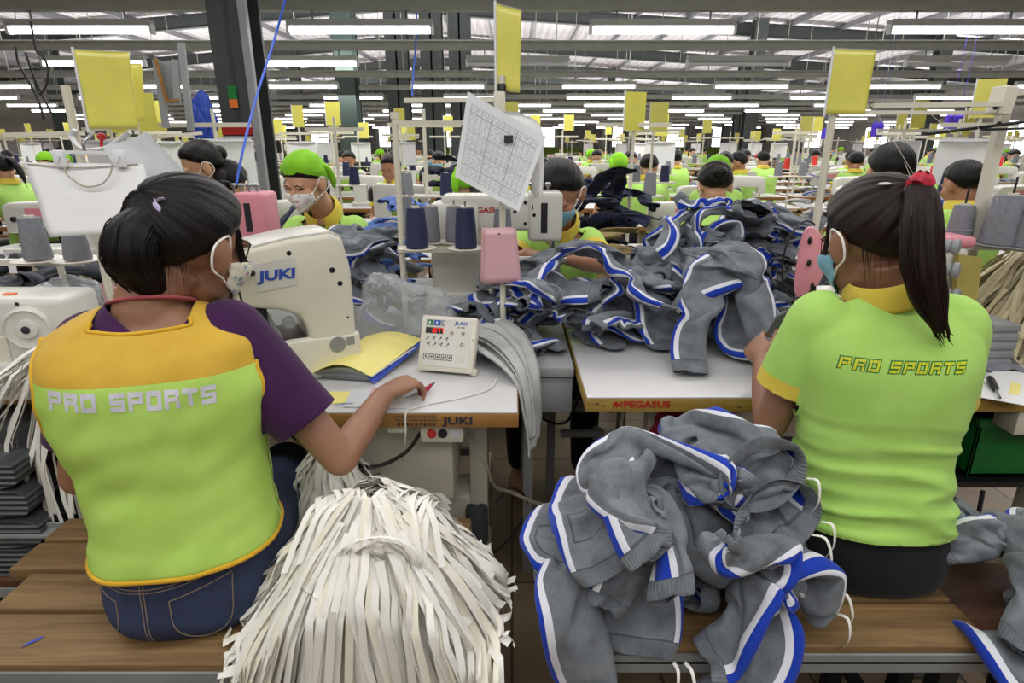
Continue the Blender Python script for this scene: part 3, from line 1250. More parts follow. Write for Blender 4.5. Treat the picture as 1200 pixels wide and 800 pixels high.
# ---- big heap on the right-hand work table
TT = .75
P2 = Pile(TPL_LO)
mb = MB(); mb.boxx((.2, 1.375, .6), (1.6, 1.98, TT)); P2.solid(mb)
mb = MB(); mb.boxx((.1, 1.98, .5), (1.6, 2.6, TT - .02)); P2.solid(mb)
mb = MB(); mb.sphere((.58, 2.0, .75), (.30, .20, .17), 24, 14); P2.solid(mb)
r2 = random.Random(5)
C2 = .012
lay = [
    [(.30, 1.78), (.38, 1.9), (.5, 2.0), (.62, 2.1)],
    [(.88, 1.75), (.8, 1.88), (.7, 2.0), (.55, 2.08)],
    [(.45, 1.72), (.5, 1.85), (.55, 2.0), (.66, 2.12)],
    [(.62, 1.98), (.68, 1.82), (.74, 1.70), (.84, 1.66)],
    [(.34, 2.15), (.34, 2.0), (.38, 1.86), (.42, 1.74)],
    [(.60, 2.1), (.54, 1.98), (.48, 1.84), (.56, 1.74)],
    [(.86, 1.95), (.76, 1.98), (.64, 1.94), (.52, 1.88), (.44, 1.8)],
    [(.72, 1.98), (.66, 1.80), (.60, 1.64), (.58, 1.48)],
    [(.44, 2.12), (.52, 2.02), (.64, 1.98), (.74, 1.88)],
    [(.7, 2.16), (.62, 2.06), (.54, 1.98), (.42, 1.96)],
]
for i, q in enumerate(lay):
    P2.add(P2.laid(q, C2), (r2.uniform(-1, 1), r2.uniform(-1, 1), .2) if i != 7 else (1, -.1, 0), 28, open_waist=1.8 if i % 2 else None)
pile2 = P2.done()
for o in pile2:
    for v in o.data.vertices:
        if v.co.z > .76: v.co.z = .76 + (v.co.z - .76) * .80
for o in pile2: recentre(o, 'jogging_trousers')
pile2[7].location.y -= .045

FROZEN = {}
def frozen(src, level):
    k = (src.data.name, level)
    if k not in FROZEN:
        t = src.copy()
        COL.objects.link(t)
        t.modifiers.clear()
        if level > 1:
            sd = t.modifiers.new('thickness', 'SOLIDIFY')
            sd.thickness, sd.offset = .0045, 0
        ss = t.modifiers.new('smooth', 'SUBSURF')
        ss.levels = 2 if level > 1 else 1
        dg = bpy.context.evaluated_depsgraph_get()
        dg.update()
        FROZEN[k] = bpy.data.meshes.new_from_object(t.evaluated_get(dg))
        bpy.data.objects.remove(t)
    return FROZEN[k]

def again(src, loc, rz=0, m=None, scale=1.0, name='jogging_trousers', tilt=(0, 0), level=2):
    c = src.copy()
    COL.objects.link(c)
    c.modifiers.clear()
    src_me = frozen(src, level)
    c.data = src_me
    for k in ('label', 'group', 'category'):
        if k in c: del c[k]
    if m is not None:
        key = (src_me.name, m)
        if key not in REMAT:
            d = src_me.copy()
            d.materials.clear()
            d.materials.append(M[m])
            REMAT[key] = d
        c.data = REMAT[key]
    c.name = name
    c.location = loc
    c.rotation_euler = (tilt[0], tilt[1], rz)
    c.scale = (scale,) * 3
    return c
REMAT = {}
lateral(pile2, 'grey joggers in the big heap on the right work table, %s from the left', 'joggers heaped on the right work table')

def heap(centre, rx, ry, h, n, m, name, fmt, group, seed, cat='trousers', scale=1.0, src=None):
    """copies of the settled garments piled into a mound"""
    q = random.Random(seed)
    out = []
    src = src or (pile2 + pile1[2:8])
    for i in range(n):
        lvl = i / max(1, n - 1)
        rr = math.sqrt(q.random()) * (1 - .75 * lvl)
        a = q.uniform(0, 2 * PI)
        o = src[q.randrange(len(src))]
        z = centre[2] + h * lvl - .01 - .02 * q.random()
        c = again(o, (centre[0] + rx * rr * math.cos(a), centre[1] + ry * rr * math.sin(a), max(centre[2] - .004, z)), q.uniform(0, 2 * PI), m, scale * q.uniform(.85, 1.0), name, (q.uniform(-.25, .25), q.uniform(-.25, .25)) if i else (0, 0))
        c.scale = (c.scale[0], c.scale[0], c.scale[0] * .7)
        out.append(c)
    lateral(out, fmt, group, cat, key=lambda o: scr(o.location)[0])
    return out
# second grey heap, further back on the right table
heap((.98, 2.30, .745), .17, .10, .30, 9, None, 'jogging_trousers', 'grey joggers in the smaller heap behind the big one, %s from the left', 'joggers heaped further back', 3)
heap((.36, 1.86, .75), .09, .07, .12, 4, None, 'jogging_trousers', 'grey joggers at the left foot of the big heap, %s from the left', 'joggers at the left foot of the big heap', 31)
heap((.66, 2.10, .75), .18, .08, .27, 8, None, 'jogging_trousers', 'grey joggers on the far slope of the big heap, %s from the left', 'joggers on the far slope of the big heap', 44)
# beside the pole on the rear grey table
heap((.03, 1.88, .745), .17, .09, .11, 9, None, 'jogging_trousers', 'grey joggers bunched round the foot of the sign pole, %s from the left', 'joggers round the sign pole', 8)
# stack behind the big white sewing machine
heap((-.52, 2.12, .745), .10, .07, .25, 6, None, 'jogging_trousers', 'grey joggers stacked behind the big white sewing machine, %s from the left', 'joggers behind the white machine', 14)
# garments beside the polo shirt woman on the right
hs = [again(pile1[3], (.955, .985, .485), R(25), scale=1.0), again(pile1[4], (1.00, .93, .49), R(-60), scale=.9), again(pile1[0], (.985, .815, .25), R(8)), again(pile1[6], (1.08, 1.02, .455), R(200), scale=.9)]
lateral(hs, 'grey joggers on the stool at the right end of the bench, %s from the left', 'joggers on the right stool')
# left-hand table: dark grey cuttings
heap((-1.72, 2.05, .745), .30, .16, .10, 7, 'dark_grey_cloth', 'garment', 'dark grey unsewn garment strewn over the left table, %s from the left', 'dark garments on the left table', 21, 'garment')
# ================================================================== PEOPLE
def basis(yaw, pitch=0, roll=0):
    """columns right, forward, up; yaw measured anticlockwise from +Y"""
    return Euler((pitch, roll, yaw), 'YXZ').to_matrix() if False else (Matrix.Rotation(yaw, 3, 'Z') @ Matrix.Rotation(pitch, 3, 'X') @ Matrix.Rotation(roll, 3, 'Y'))

def head_parts(mb, c, B, s=1.0):
    def p(x, y, z): return c + B @ (V3((x, y, z)) * s)
    def ell(x, y, z, rx, ry, rz, seg=20):
        b = bmesh.new()
        bmesh.ops.create_uvsphere(b, u_segments=seg, v_segments=12, radius=1)
        for v in b.verts:
            v.co = p(x + v.co.x * rx, y + v.co.y * ry, z + v.co.z * rz)
        mb.bm(b)
    ell(0, -.012, .025, .074, .090, .080, 24)
    ell(0, .030, -.040, .058, .056, .066)
    ell(0, .060, -.092, .024, .022, .019)
    ell(0, .022, -.070, .050, .050, .034)
    for k in (-1, 1):
        ell(k * .036, .056, -.030, .027, .026, .026)
        ell(k * .029, .074, .016, .021, .014, .008)
        ell(k * .080, -.008, -.014, .013, .020, .033)
        ell(k * .088, -.016, -.004, .007, .014, .024)
    mb.tube([p(0, .082, .004), p(0, .094, -.014), p(0, .106, -.034)], [.006 * s, .009 * s, .012 * s], 8)
    for k in (-1, 1): ell(k * .010, .092, -.036, .008, .010, .007, 10)
    mb.tube([p(-.020, .080, -.062), p(0, .088, -.060), p(.020, .080, -.062)], [.004 * s, .0065 * s, .004 * s], 8)
    mb.tube([p(-.018, .079, -.070), p(0, .086, -.072), p(.018, .079, -.070)], [.004 * s, .007 * s, .004 * s], 8)

def hand_parts(mb, wrist, d, dorsal, thumb_side, curl=(.5, .5, .5, .55), s=.92, spread=.06, thumb=(.8, .55, -.35), pinch=0):
    """d finger direction, dorsal = back of the hand, thumb_side +1/-1 along d x dorsal"""
    d = V3(d).normalized()
    z = V3(dorsal)
    z = (z - d * z.dot(d)).normalized()
    x = d.cross(z) * thumb_side
    def P(a, b, c_): return V3(wrist) + (x * a + d * b + z * c_) * s
    # palm: wide flat loft
    rings = []
    for b, w, h in ((-.012, .022, .017), (.012, .027, .0165), (.035, .035, .0165), (.06, .039, .0145), (.080, .040, .0125), (.090, .036, .009)):
        rings.append([P(w * math.cos(t), b + (.004 * math.cos(t) if b > .07 else 0), h * math.sin(t)) for t in [2 * PI * k / 16 for k in range(16)]])
    mb.ring_loft(rings)
    mb.sphere(P(.022, .03, -.008), .016 * s, 10, 8)
    tips = []
    for i, (fx, ln, r0) in enumerate(((.029, .070, .0086), (.0095, .078, .0088), (-.010, .072, .0084), (-.029, .056, .0074))):
        base = P(fx, .080 - (.006 if i == 3 else 0), .001)
        ang = -.12
        sp = (1.5 - i) * spread
        pts, rad, q = [base - d * .012], [r0 * s * 1.02], base
        pts.append(base); rad.append(r0 * s)
        for j, fr in enumerate((.46, .30, .24)):
            ang += curl[i] * (1.0, 1.15, .75)[j]
            dd = (d * math.cos(ang) - z * math.sin(ang) + x * sp).normalized()
            q = q + dd * (ln * fr * s)
            pts.append(q)
            rad.append(r0 * s * (.97, .88, .70)[j])
        mb.tube(pts, rad, 10)
        mb.sphere(pts[-1], rad[-1], 10, 6)
        tips.append(q)
    b0 = P(.026, .022, -.004)
    td = (x * thumb[0] + d * thumb[1] + z * thumb[2]).normalized()
    td2 = (td + d * .45 - x * .35 - z * .15).normalized()
    p1 = b0 + td * .034 * s
    p2 = p1 + td2 * .026 * s
    p3 = p2 + (td2 - x * .15).normalized() * .022 * s
    mb.tube([b0, p1, p2, p3], [.0125 * s, .0105 * s, .0098 * s, .0075 * s], 10)
    mb.sphere(p3, .0076 * s, 10, 6)
    return tips, p3

def hair_uv_grid(fn, nu, nv, name, m, parent, solid=.003):
    """closed-in-u grid with strand uvs (u across, v along)"""
    vs = [fn(i / nu, j / nv) for j in range(nv + 1) for i in range(nu)]
    fs, uvs = [], []
    for j in range(nv):
        for i in range(nu):
            i2 = (i + 1) % nu
            fs.append([j * nu + i, j * nu + i2, (j + 1) * nu + i2, (j + 1) * nu + i])
            uvs += [(i / nu, j / nv), ((i + 1) / nu, j / nv), ((i + 1) / nu, (j + 1) / nv), (i / nu, (j + 1) / nv)]
    me = bpy.data.meshes.new(name)
    me.from_pydata([tuple(v) for v in vs], [], fs)
    uv = me.uv_layers.new(name='UVMap')
    uv.data.foreach_set('uv', [c for q in uvs for c in q])
    finish(me, M[m], 180)
    o = link(name, me, parent, world=True)
    return o

def hair_cap(c, B, s, tie, name, m, parent, nu=110, nv=20, thick=.012, hairline=None, seed=0):
    hl = hairline or [(-1, -.80), (-.55, -.78), (-.2, -.45), (.1, -.12), (.4, .12), (.72, .50), (1, .62)]
    T = V3(tie).normalized()
    a, b = ortho(T)
    rg = random.Random(seed)
    off = [rg.uniform(-1, 1) for _ in range(nu)]
    def dirn(phi, psi):
        return T * math.cos(psi) + (a * math.cos(phi) + b * math.sin(phi)) * math.sin(psi)
    lim = []
    for i in range(nu):
        phi = 2 * PI * i / nu
        psi = .15
        while psi < 3.0:
            d = dirn(phi, psi)
            if d.z < interp(hl, d.y): break
            psi += .02
        lim.append(psi)
    for _ in range(4):
        lim = [(lim[i - 1] + 2 * lim[i] + lim[(i + 1) % nu]) / 4 for i in range(nu)]
    def fn(u, v):
        i = int(round(u * nu)) % nu
        phi = 2 * PI * i / nu
        psi = .03 + (lim[i] - .03) * v
        d = dirn(phi, psi)
        e = thick * (1 - .75 * max(0, (v - .8) / .2) ** 2)
        rr = V3((.074 + e, .090 + e, .080 + e * 1.1))
        k = .0016 * off[i] * math.sin(PI * min(1, v * 1.1)) + .0025 * noise.noise(V3((math.cos(phi) * 4, math.sin(phi) * 4, seed)))
        q = V3((d.x * rr.x, d.y * rr.y, d.z * rr.z)) * (1 + k / .08) + V3((0, -.012, .025))
        return c + B @ (q * s)
    return hair_uv_grid(fn, nu, nv, name, m, parent)

def tail(path, radii, name, m, parent, flat=(1, .7), nu=64, nv=26, seed=1, strands=50, up=None):
    pts = smooth_path(path, nv)
    n = len(pts)
    fr = []
    x = None
    for i, p in enumerate(pts):
        d = (pts[min(n - 1, i + 1)] - pts[max(0, i - 1)]).normalized()
        if x is None:
            x = V3(up) if up is not None else ortho(d)[0]
        x = (x - d * x.dot(d)).normalized()
        fr.append((p, x.copy(), d.cross(x)))
    rg = random.Random(seed)
    off = [rg.uniform(-1, 1) for _ in range(nu)]
    off = [(off[i - 1] + off[i] + off[(i + 1) % nu]) / 2 for i in range(nu)]
    def rad(v):
        return interp([(i / (len(radii) - 1), r_) for i, r_ in enumerate(radii)], v)
    def fn(u, v):
        i = int(round(u * nu)) % nu
        j = min(nv, int(round(v * nv)))
        p, x, y = fr[j]
        t = 2 * PI * i / nu
        r_ = rad(v) * (1 + .07 * off[i] + .05 * noise.noise(V3((math.cos(t) * 2.5, math.sin(t) * 2.5, v * 1.5 + seed))))
        if v >= 1: r_ *= .2
        return p + x * math.cos(t) * r_ * flat[0] + y * math.sin(t) * r_ * flat[1]
    o = hair_uv_grid(fn, nu, nv, name, m, parent)
    if strands:
        mb = MB()
        for k in range(strands):
            t = rg.uniform(0, 2 * PI)
            v0 = rg.uniform(.25, .8)
            v1 = min(1.0, v0 + rg.uniform(.25, .5))
            ext = rg.uniform(.0, .035) if v1 > .93 else 0
            q = []
            wob = rg.uniform(-.2, .2)
            for a in range(9):
                v = lerp(v0, v1, a / 8)
                j = min(nv, int(v * nv))
                p, x, y = fr[j]
                r_ = rad(v) * (1.03 + .05 * math.sin(a * .4))
                tt = t + wob * a / 8
                q.append(p + x * math.cos(tt) * r_ * flat[0] + y * math.sin(tt) * r_ * flat[1])
            if ext:
                dd = (q[-1] - q[-3]).normalized()
                q += [q[-1] + dd * ext * .5, q[-1] + dd * ext + V3((rg.uniform(-.006, .006), rg.uniform(-.006, .006), 0))]
            mb.tube(q, [.0011] * (len(q) - 1) + [.0004], 4)
        mb.build('loose_strand', M[m], o, 60, world=True)
    return o

def face_mask(bvh, c, B, s, m, name, parent, w=66, top=-.012, bot=-.098, straps=True, strap_mat='white_tape', off=.006):
    """cloth mask hugging the lower face"""
    def fn(u, v):
        az = R(lerp(-w, w, u))
        z = lerp(top - .012 * abs(2 * u - 1) ** 2, bot + .034 * abs(2 * u - 1) ** 1.5, v)
        o = V3((0, .012, z))
        d = V3((math.sin(az), math.cos(az), 0))
        src = c + B @ ((o + d * .20) * s)
        hit = bvh.ray_cast(src, -(B @ d))
        pt = hit[0] if hit[0] is not None else c + B @ ((o + d * .085) * s)
        bulge = .006 * math.cos(az) ** 4 * math.sin(PI * min(1, max(0, v))) + .0012 * math.sin(v * 5 * PI)
        return pt + (B @ d) * ((off + bulge) * s)
    mb = MB()
    g = [[fn(i / 28, j / 16) for i in range(29)] for j in range(17)]
    for _ in range(3):
        for j in range(1, 16):
            for i in range(1, 28):
                g[j][i] = (g[j][i] * 2 + g[j - 1][i] + g[j + 1][i] + g[j][i - 1] + g[j][i + 1]) / 6
    mb.grid(lambda u, v: g[int(round(v * 16))][int(round(u * 28))], 28, 16)
    o = mb.build(name, M[m], parent, 180, world=True)
    sd = o.modifiers.new('t', 'SOLIDIFY'); sd.thickness = .0016; sd.offset = 0
    if straps:
        for k, col in ((-1, 0), (1, 28)):
            a, b = g[1][col], g[15][col]
            e1 = c + B @ (V3((k * .088, -.004, .022)) * s)
            e2 = c + B @ (V3((k * .094, -.034, .0)) * s)
            e3 = c + B @ (V3((k * .086, -.028, -.036)) * s)
            mb = MB()
            mb.tube(smooth_path([a, a.lerp(e1, .6) + B @ V3((k * .004, 0, 0)), e1, e2, e3, e3.lerp(b, .5) + B @ V3((k * .004, 0, 0)), b], 24), .0022, 6)
            mb.build('ear_loop', M[strap_mat], o, 60, world=True)
    return o

def torso_frames(O, yaw, prof, lean, side):
    """prof rows: z, half width, half depth, fwd offset; returns rings function"""
    B = basis(yaw)
    def S(z, th, grow=0.0, k=2.4):
        a = cinterp([(p[0], p[1]) for p in prof], z) + grow
        b = cinterp([(p[0], p[2]) for p in prof], z) + grow
        f = cinterp([(p[0], p[3]) for p in prof], z)
        t = (z - prof[0][0]) / (prof[-1][0] - prof[0][0])
        ct, st = math.cos(th), math.sin(th)
        ex = 2 / k
        x = a * abs(st) ** ex * (1 if st >= 0 else -1)
        y = -b * abs(ct) ** ex * (1 if ct >= 0 else -1)
        # shoulder blades / spine groove on the back
        loc = V3((x + side * t, y + f + lean * t * t, 0))
        q = B @ loc
        return V3((O[0] + q.x, O[1] + q.y, z))
    return S, B

PROF = [(.47, .150, .115, .0), (.50, .180, .150, .0), (.56, .192, .150, .0), (.62, .182, .132, .0), (.70, .162, .112, .0), (.78, .155, .102, .0),
        (.88, .168, .108, .0), (.96, .178, .106, .0), (1.01, .165, .090, .004), (1.045, .120, .066, .010), (1.075, .060, .050, .016)]

def scaled(prof, w=1.0, seat=.48, h=1.0, hip=1.0):
    def f(z):
        t = max(0, min(1, (z - .60) / .28))
        return w * lerp(hip, 1, t * t * (3 - 2 * t))
    return [(seat + (p[0] - .48) * h, p[1] * f(p[0]), p[2] * (f(p[0]) * .5 + w * .5), p[3]) for p in prof]

def rings_of(S, zs, grow=0, n=40):
    return [[S(z, 2 * PI * k / n, grow) for k in range(n)] for z in zs]

def limb(mb, a, b, r0, r1, n=6, bulge=.06, seg=14):
    a, b = V3(a), V3(b)
    pts = [a.lerp(b, i / n) for i in range(n + 1)]
    rad = [lerp(r0, r1, i / n) * (1 + bulge * math.sin(PI * i / n)) for i in range(n + 1)]
    mb.tube(pts, rad, seg)
    mb.sphere(a, r0, 14, 8)
    mb.sphere(b, r1, 14, 8)

class Person:
    pass

def person(label, O, yaw, seat=.48, w=1.0, h=1.0, lean=.04, side=0, head=None, hyaw=0, hpitch=-.2, hroll=0, hs=1.0, arms=None, group=None, voxel=.0065,
           skin='skin', knees=None, shoff=None, hip=1.0, fine=False, standing=False, name='person', cat='person'):
    """arms: dict side(+1 right/-1 left) -> (elbow, wrist, finger dir, dorsal, curl)"""
    q = Person()
    q.O, q.yaw = V3(O), yaw
    prof = scaled(PROF, w, seat, h, hip)
    q.prof = prof
    q.S, q.B = torso_frames(O, yaw, prof, lean, side)
    S, B = q.S, q.B
    ztop = prof[-1][0]
    cen = (S(ztop, 0) + S(ztop, PI)) / 2
    q.neck = cen
    HB = basis(hyaw, hpitch, hroll)
    q.HB = HB
    hc = V3(head) if head is not None else cen + V3((0, 0, .125 * hs)) + HB @ V3((0, .045, 0))
    q.hc, q.hs = hc, hs
    mb = MB()
    zs = [lerp(prof[0][0], ztop, i / 24) for i in range(25)]
    mb.ring_loft(rings_of(S, zs, -.012))
    nk = hc + HB @ (V3((0, -.030, -.040)) * hs)
    mb.tube(smooth_path([cen - V3((0, 0, .05)), cen + V3((0, 0, .01)), nk.lerp(cen, .35), nk], 8), [.066, .062, .058, .054, .052, .051, .051, .052, .053], 16)
    head_parts(mb, hc, HB, hs)
    zsh = seat + (1.005 - .48) * h
    q.sh = {}
    q.arm = {}
    for k in (-1, 1):
        sh = V3((O[0], O[1], 0)) + B @ V3((k * .150 * w + side, lean + .005, 0))
        sh.z = zsh - .012
        if shoff and k in shoff: sh = sh + B @ V3(shoff[k])
        q.sh[k] = sh
        if arms and k in arms:
            el, wr, fd, dorsal, curl = arms[k][:5]
        else:
            el = sh + B @ V3((k * .05, .06, -.25))
            wr = el + B @ V3((-k * .10, .21, .03))
            fd, dorsal, curl = B @ V3((-k * .3, 1, -.15)), V3((k * .3, -.1, 1)), (.35, .4, .45, .5)
        el, wr = V3(el), V3(wr)
        q.arm[k] = (sh, el, wr)
        limb(mb, sh, el, .043 * w, .036, bulge=.05)
        limb(mb, el, wr, .036, .024, bulge=.10)
        tips, th = hand_parts(mb, wr + (wr - el).normalized() * .006, fd, dorsal, -k if False else (1 if k == -1 else -1) * 1, curl, s=(arms[k][6] if arms and k in arms and len(arms[k]) > 6 else .92), thumb=(arms[k][5] if arms and k in arms and len(arms[k]) > 5 else (.8, .55, -.35)))
        q.arm[k] = (sh, el, wr, tips, th)
    # legs
    q.leg = {}
    for k in (-1, 1):
        hip = V3((O[0], O[1], seat + .085 if not standing else seat)) + B @ V3((k * .085 * w, .02, 0))
        if knees: kn = V3(knees[k])
        elif standing: kn = V3((hip.x, hip.y, .46)) + B @ V3((k * .01, .02, 0))
        else: kn = V3((hip.x, hip.y, seat + .05)) + B @ V3((k * .05, .38, 0))
        an = V3((kn.x, kn.y, .09)) + B @ V3((0, -.02 if not standing else -.03, 0))
        q.leg[k] = (hip, kn, an)
        limb(mb, hip, kn, .066, .048, bulge=.03)
        limb(mb, kn, an, .045, .032, bulge=.12)
        toe = an + B @ V3((0, .15, -.055))
        mb.tube([an + B @ V3((0, -.035, -.055)), an + B @ V3((0, .03, -.045)), an + B @ V3((0, .10, -.058)), toe], [.030, .034, .032, .022], 12, flat=(1.1, .85))
    me = organic(mb, voxel, 3)
    finish(me, M[skin], 180)
    q.body = link(name, me)
    recentre(q.body, name)
    tag(q.body, label, cat, group)
    q.bvh = BVHTree.FromPolygons([v.co + q.body.location for v in me.vertices], [list(p.vertices) for p in me.polygons])
    return q

def eyes(q, closed=True):
    for k in (-1, 1):
        def P(x, y, z): return q.hc + q.HB @ (V3((x, y, z)) * q.hs)
        def surf(x, z, off):
            src = P(x, .2, z)
            h = q.bvh.ray_cast(src, q.HB @ V3((0, -1, 0)))
            return (h[0] if h[0] is not None else P(x, .08, z)) + q.HB @ V3((0, off, 0))
        mb = MB()
        n = 10
        top = [surf(k * .030 + x * .014, -.002 + .004 * math.cos(x * PI / 2), .0016) for x in [-1 + 2 * i / n for i in range(n + 1)]]
        bot = [surf(k * .030 + x * .014, -.002 - .0035 * math.cos(x * PI / 2), .0016) for x in [-1 + 2 * i / n for i in range(n + 1)]]
        mb.grid(lambda u, v: top[int(round(u * n))].lerp(bot[int(round(u * n))], v), n, 1)
        o = mb.build('eye', M['eye_dark' if closed else 'paper'], q.body, 180, world=True)
        if not closed:
            mb = MB(); mb.sphere(surf(k * .030, -.003, .001), (.0045, .002, .0045), 10, 6); mb.build('iris', M['eye_dark'], o, 60, world=True)
        mb = MB()
        mb.tube([surf(k * .016, .017, .002), surf(k * .030, .022, .002), surf(k * .045, .016, .002)], [.002, .003, .0012], 6)
        mb.build('eyebrow', M['hair'], q.body, 60, world=True)

def sleeve_tube(mb, a, b, r0, r1):
    a, b = V3(a), V3(b)
    n = 6
    pts = [a.lerp(b, i / n) for i in range(n + 1)]
    mb.tube(pts, [lerp(r0, r1, i / n) for i in range(n + 1)], 20)
    mb.sphere(a, r0, 16, 10)

def polo(q, m='lime', cuff='yellow_collar', hem=.60, slen=.62, grow=.010, wr=None, sr=(.070, .062), collar=True, voxel=None, cuffw=.03, name='polo_shirt', open_neck=True, neckcut=.12, necktilt=.35):
    """short sleeved knit shirt: torso + sleeves merged, cuffs a second colour, collar a child"""
    voxel = voxel or .007
    S, prof = q.S, q.prof
    mb = MB()
    ztop = prof[-1][0]
    zs = [lerp(hem - .04, ztop + .004, i / 30) for i in range(31)]
    mb.ring_loft(rings_of(S, zs, grow, 48))
    nk = q.hc + q.HB @ (V3((0, -.030, -.045)) * q.hs)
    cz = q.neck
    mb.tube([cz - V3((0, 0, .06)), cz - V3((0, 0, .01)), cz.lerp(nk, .45)], [.078, .070, .066], 20)
    ends = []
    for k in (-1, 1):
        sh, el = q.arm[k][0], q.arm[k][1]
        e = sh.lerp(el, slen)
        sleeve_tube(mb, sh + (q.neck - sh) * .12, e + (el - sh).normalized() * .03, sr[0], sr[1])
        ends.append((k, e, (el - sh).normalized(), sh))
    me = organic(mb, voxel, 4)
    if wr: displace(me, wr)
    me.materials.append(M[m]); me.materials.append(M[cuff])
    pl = [(V3((0, 0, hem)), V3((0, 0, -1)), None, 'clear')]
    ncen = cz.lerp(nk, neckcut)
    pl.append((ncen, (nk - cz).normalized() + q.B @ V3((0, necktilt, 0)), lambda c_, n_=ncen: (c_ - n_).length < .11 and c_.z > n_.z - .06, 'clear'))
    for k, e, d, sh in ends:
        def inside(c_):
            l = q.B.inverted() @ (c_ - q.O)
            a_ = cinterp([(p[0], p[1]) for p in prof], c_.z) + grow + .012
            b_ = cinterp([(p[0], p[2]) for p in prof], c_.z) + grow + .012
            ce = q.B.inverted() @ ((q.S(c_.z, 0) + q.S(c_.z, PI)) / 2 - q.O)
            return ((l.x - ce.x) / a_) ** 2 + ((l.y - ce.y) / b_) ** 2 < 1
        f = lambda c_, e=e, d=d: not inside(c_) and (c_ - e).length < .13 and (c_ - (e + d * .0)).dot(d) > -.08 and ((c_ - e) - d * (c_ - e).dot(d)).length < .095
        pl.append((e, d, f, 'clear'))
        if cuffw: pl.append((e - d * cuffw, d, f, 1))
    cut(me, pl)
    me.shade_smooth()
    o = link(name, me, q.body, world=True)
    sd = o.modifiers.new('t', 'SOLIDIFY'); sd.thickness = .0022; sd.offset = 0
    q.shirt, q.shirt_bvh = o, bvh_of(me)
    if collar:
        ax = (nk - cz).normalized()
        x, y = ortho(ax)
        fwd = (q.B @ V3((0, 1, 0)))
        fwd = (fwd - ax * fwd.dot(ax)).normalized()
        rt = fwd.cross(ax)
        mb = MB()
        def fn(u, v):
            t = lerp(-PI * .93, PI * .93, u)          # 0 = nape
            rr = .066 + .004 * math.sin(v * PI) + (v ** 1.5) * (.020 if abs(t) < 2.2 else .028)
            base = cz.lerp(nk, .30)
            hh = .018 - .046 * v ** 1.6 - .010 * (abs(t) / PI) ** 2 - .022 * v * (abs(t) / PI) ** 3
            return base + rt * math.sin(t) * rr - fwd * math.cos(t) * (rr * .98) + ax * hh - fwd * (-.012) * (abs(t) / PI) ** 2
        mb.grid(fn, 40, 8)
        c_ = mb.build('collar', M[cuff], o, 180, world=True)
        sd = c_.modifiers.new('t', 'SOLIDIFY'); sd.thickness = .003; sd.offset = 0
    return o

def trousers_on(q, m, grow=.012, top=.66, voxel=.008, wr=None, standing=False, name='trousers'):
    S, prof = q.S, q.prof
    mb = MB()
    zs = [lerp(prof[0][0] + .002, top + .03, i / 12) for i in range(13)]
    mb.ring_loft(rings_of(S, zs, grow * .7, 44))
    for k in (-1, 1):
        hip, kn, an = q.leg[k]
        limb(mb, hip, kn, .078 + grow, .056 + grow, bulge=.02, seg=20)
        limb(mb, kn, an + V3((0, 0, .02)), .054 + grow, .042 + grow, bulge=.05, seg=18)
    me = organic(mb, voxel, 4)
    if wr: displace(me, wr)
    pl = [(V3((0, 0, top)), V3((0, 0, 1)), None, 'clear')]
    cut(me, pl)
    finish(me, M[m], 180)
    o = link(name, me, q.body, world=True)
    q.pants, q.pants_bvh = o, bvh_of(me)
    return o

def project(bvh, me, d, off=.0015):
    """drop a flat mesh onto a surface along d"""
    d = V3(d).normalized()
    for v in me.vertices:
        h = bvh.ray_cast(v.co - d * .3, d)
        if h[0] is not None:
            v.co = h[0] - d * off
    me.update()

# five block letters, unit cell 1 x 1, as rectangles (x0, y0, x1, y1)
def glyph(ch, s=.25):
    m = (.5 - s * .42, .5 + s * .42)
    if ch == 'P': return [(0, 0, s, 1), (s, 1 - s, 1, 1), (1 - s, m[0], 1, 1 - s), (s, m[0], 1 - s, m[1])]
    if ch == 'R': return [(0, 0, s, 1), (s, 1 - s, 1, 1), (1 - s, m[1], 1, 1 - s), (s, m[0], 1 - .08, m[1]), (1 - s, 0, 1, m[0]), ]
    if ch == 'O': return [(0, 0, s, 1), (1 - s, 0, 1, 1), (s, 0, 1 - s, s), (s, 1 - s, 1 - s, 1)]
    if ch == 'S': return [(0, m[0], s, 1), (s, 1 - s, 1, 1), (s, m[0], 1, m[1]), (1 - s, 0, 1, m[0]), (0, 0, 1 - s, s)]
    if ch == 'T': return [(0, 1 - s, 1, 1), (.5 - s / 2, 0, .5 + s / 2, 1 - s)]
    return []

def block_text(txt, w, h, gap, space, s=.25, grow=0, shear=0, cell=.009):
    """flat mesh in the xy plane, centred, cut fine enough to follow a surface"""
    b = bmesh.new()
    n = sum(1 for c in txt if c != ' ')
    tot = sum(space if c == ' ' else w + gap for c in txt) - gap
    x = -tot / 2
    for c in txt:
        if c == ' ':
            x += space
            continue
        for x0, y0, x1, y1 in glyph(c, s):
            X0, X1, Y0, Y1 = x + x0 * w - grow, x + x1 * w + grow, (y0 - .5) * h - grow, (y1 - .5) * h + grow
            nx, ny = max(1, int((X1 - X0) / cell)), max(1, int((Y1 - Y0) / cell))
            vs = [[b.verts.new((lerp(X0, X1, i / nx) + shear * lerp(Y0, Y1, j / ny), lerp(Y0, Y1, j / ny), 0)) for i in range(nx + 1)] for j in range(ny + 1)]
            for j in range(ny):
                for i in range(nx):
                    b.faces.new([vs[j][i], vs[j][i + 1], vs[j + 1][i + 1], vs[j + 1][i]])
        x += w + gap
    me = bpy.data.meshes.new('lettering')
    b.to_mesh(me)
    b.free()
    return me

def line_on(bvh, pts, d, r, off=.0008):
    """polyline dropped on a surface along d"""
    d = V3(d).normalized()
    out = []
    for p in pts:
        h = bvh.ray_cast(V3(p) - d * .3, d)
        if h[0] is not None: out.append(h[0] - d * off)
    return out
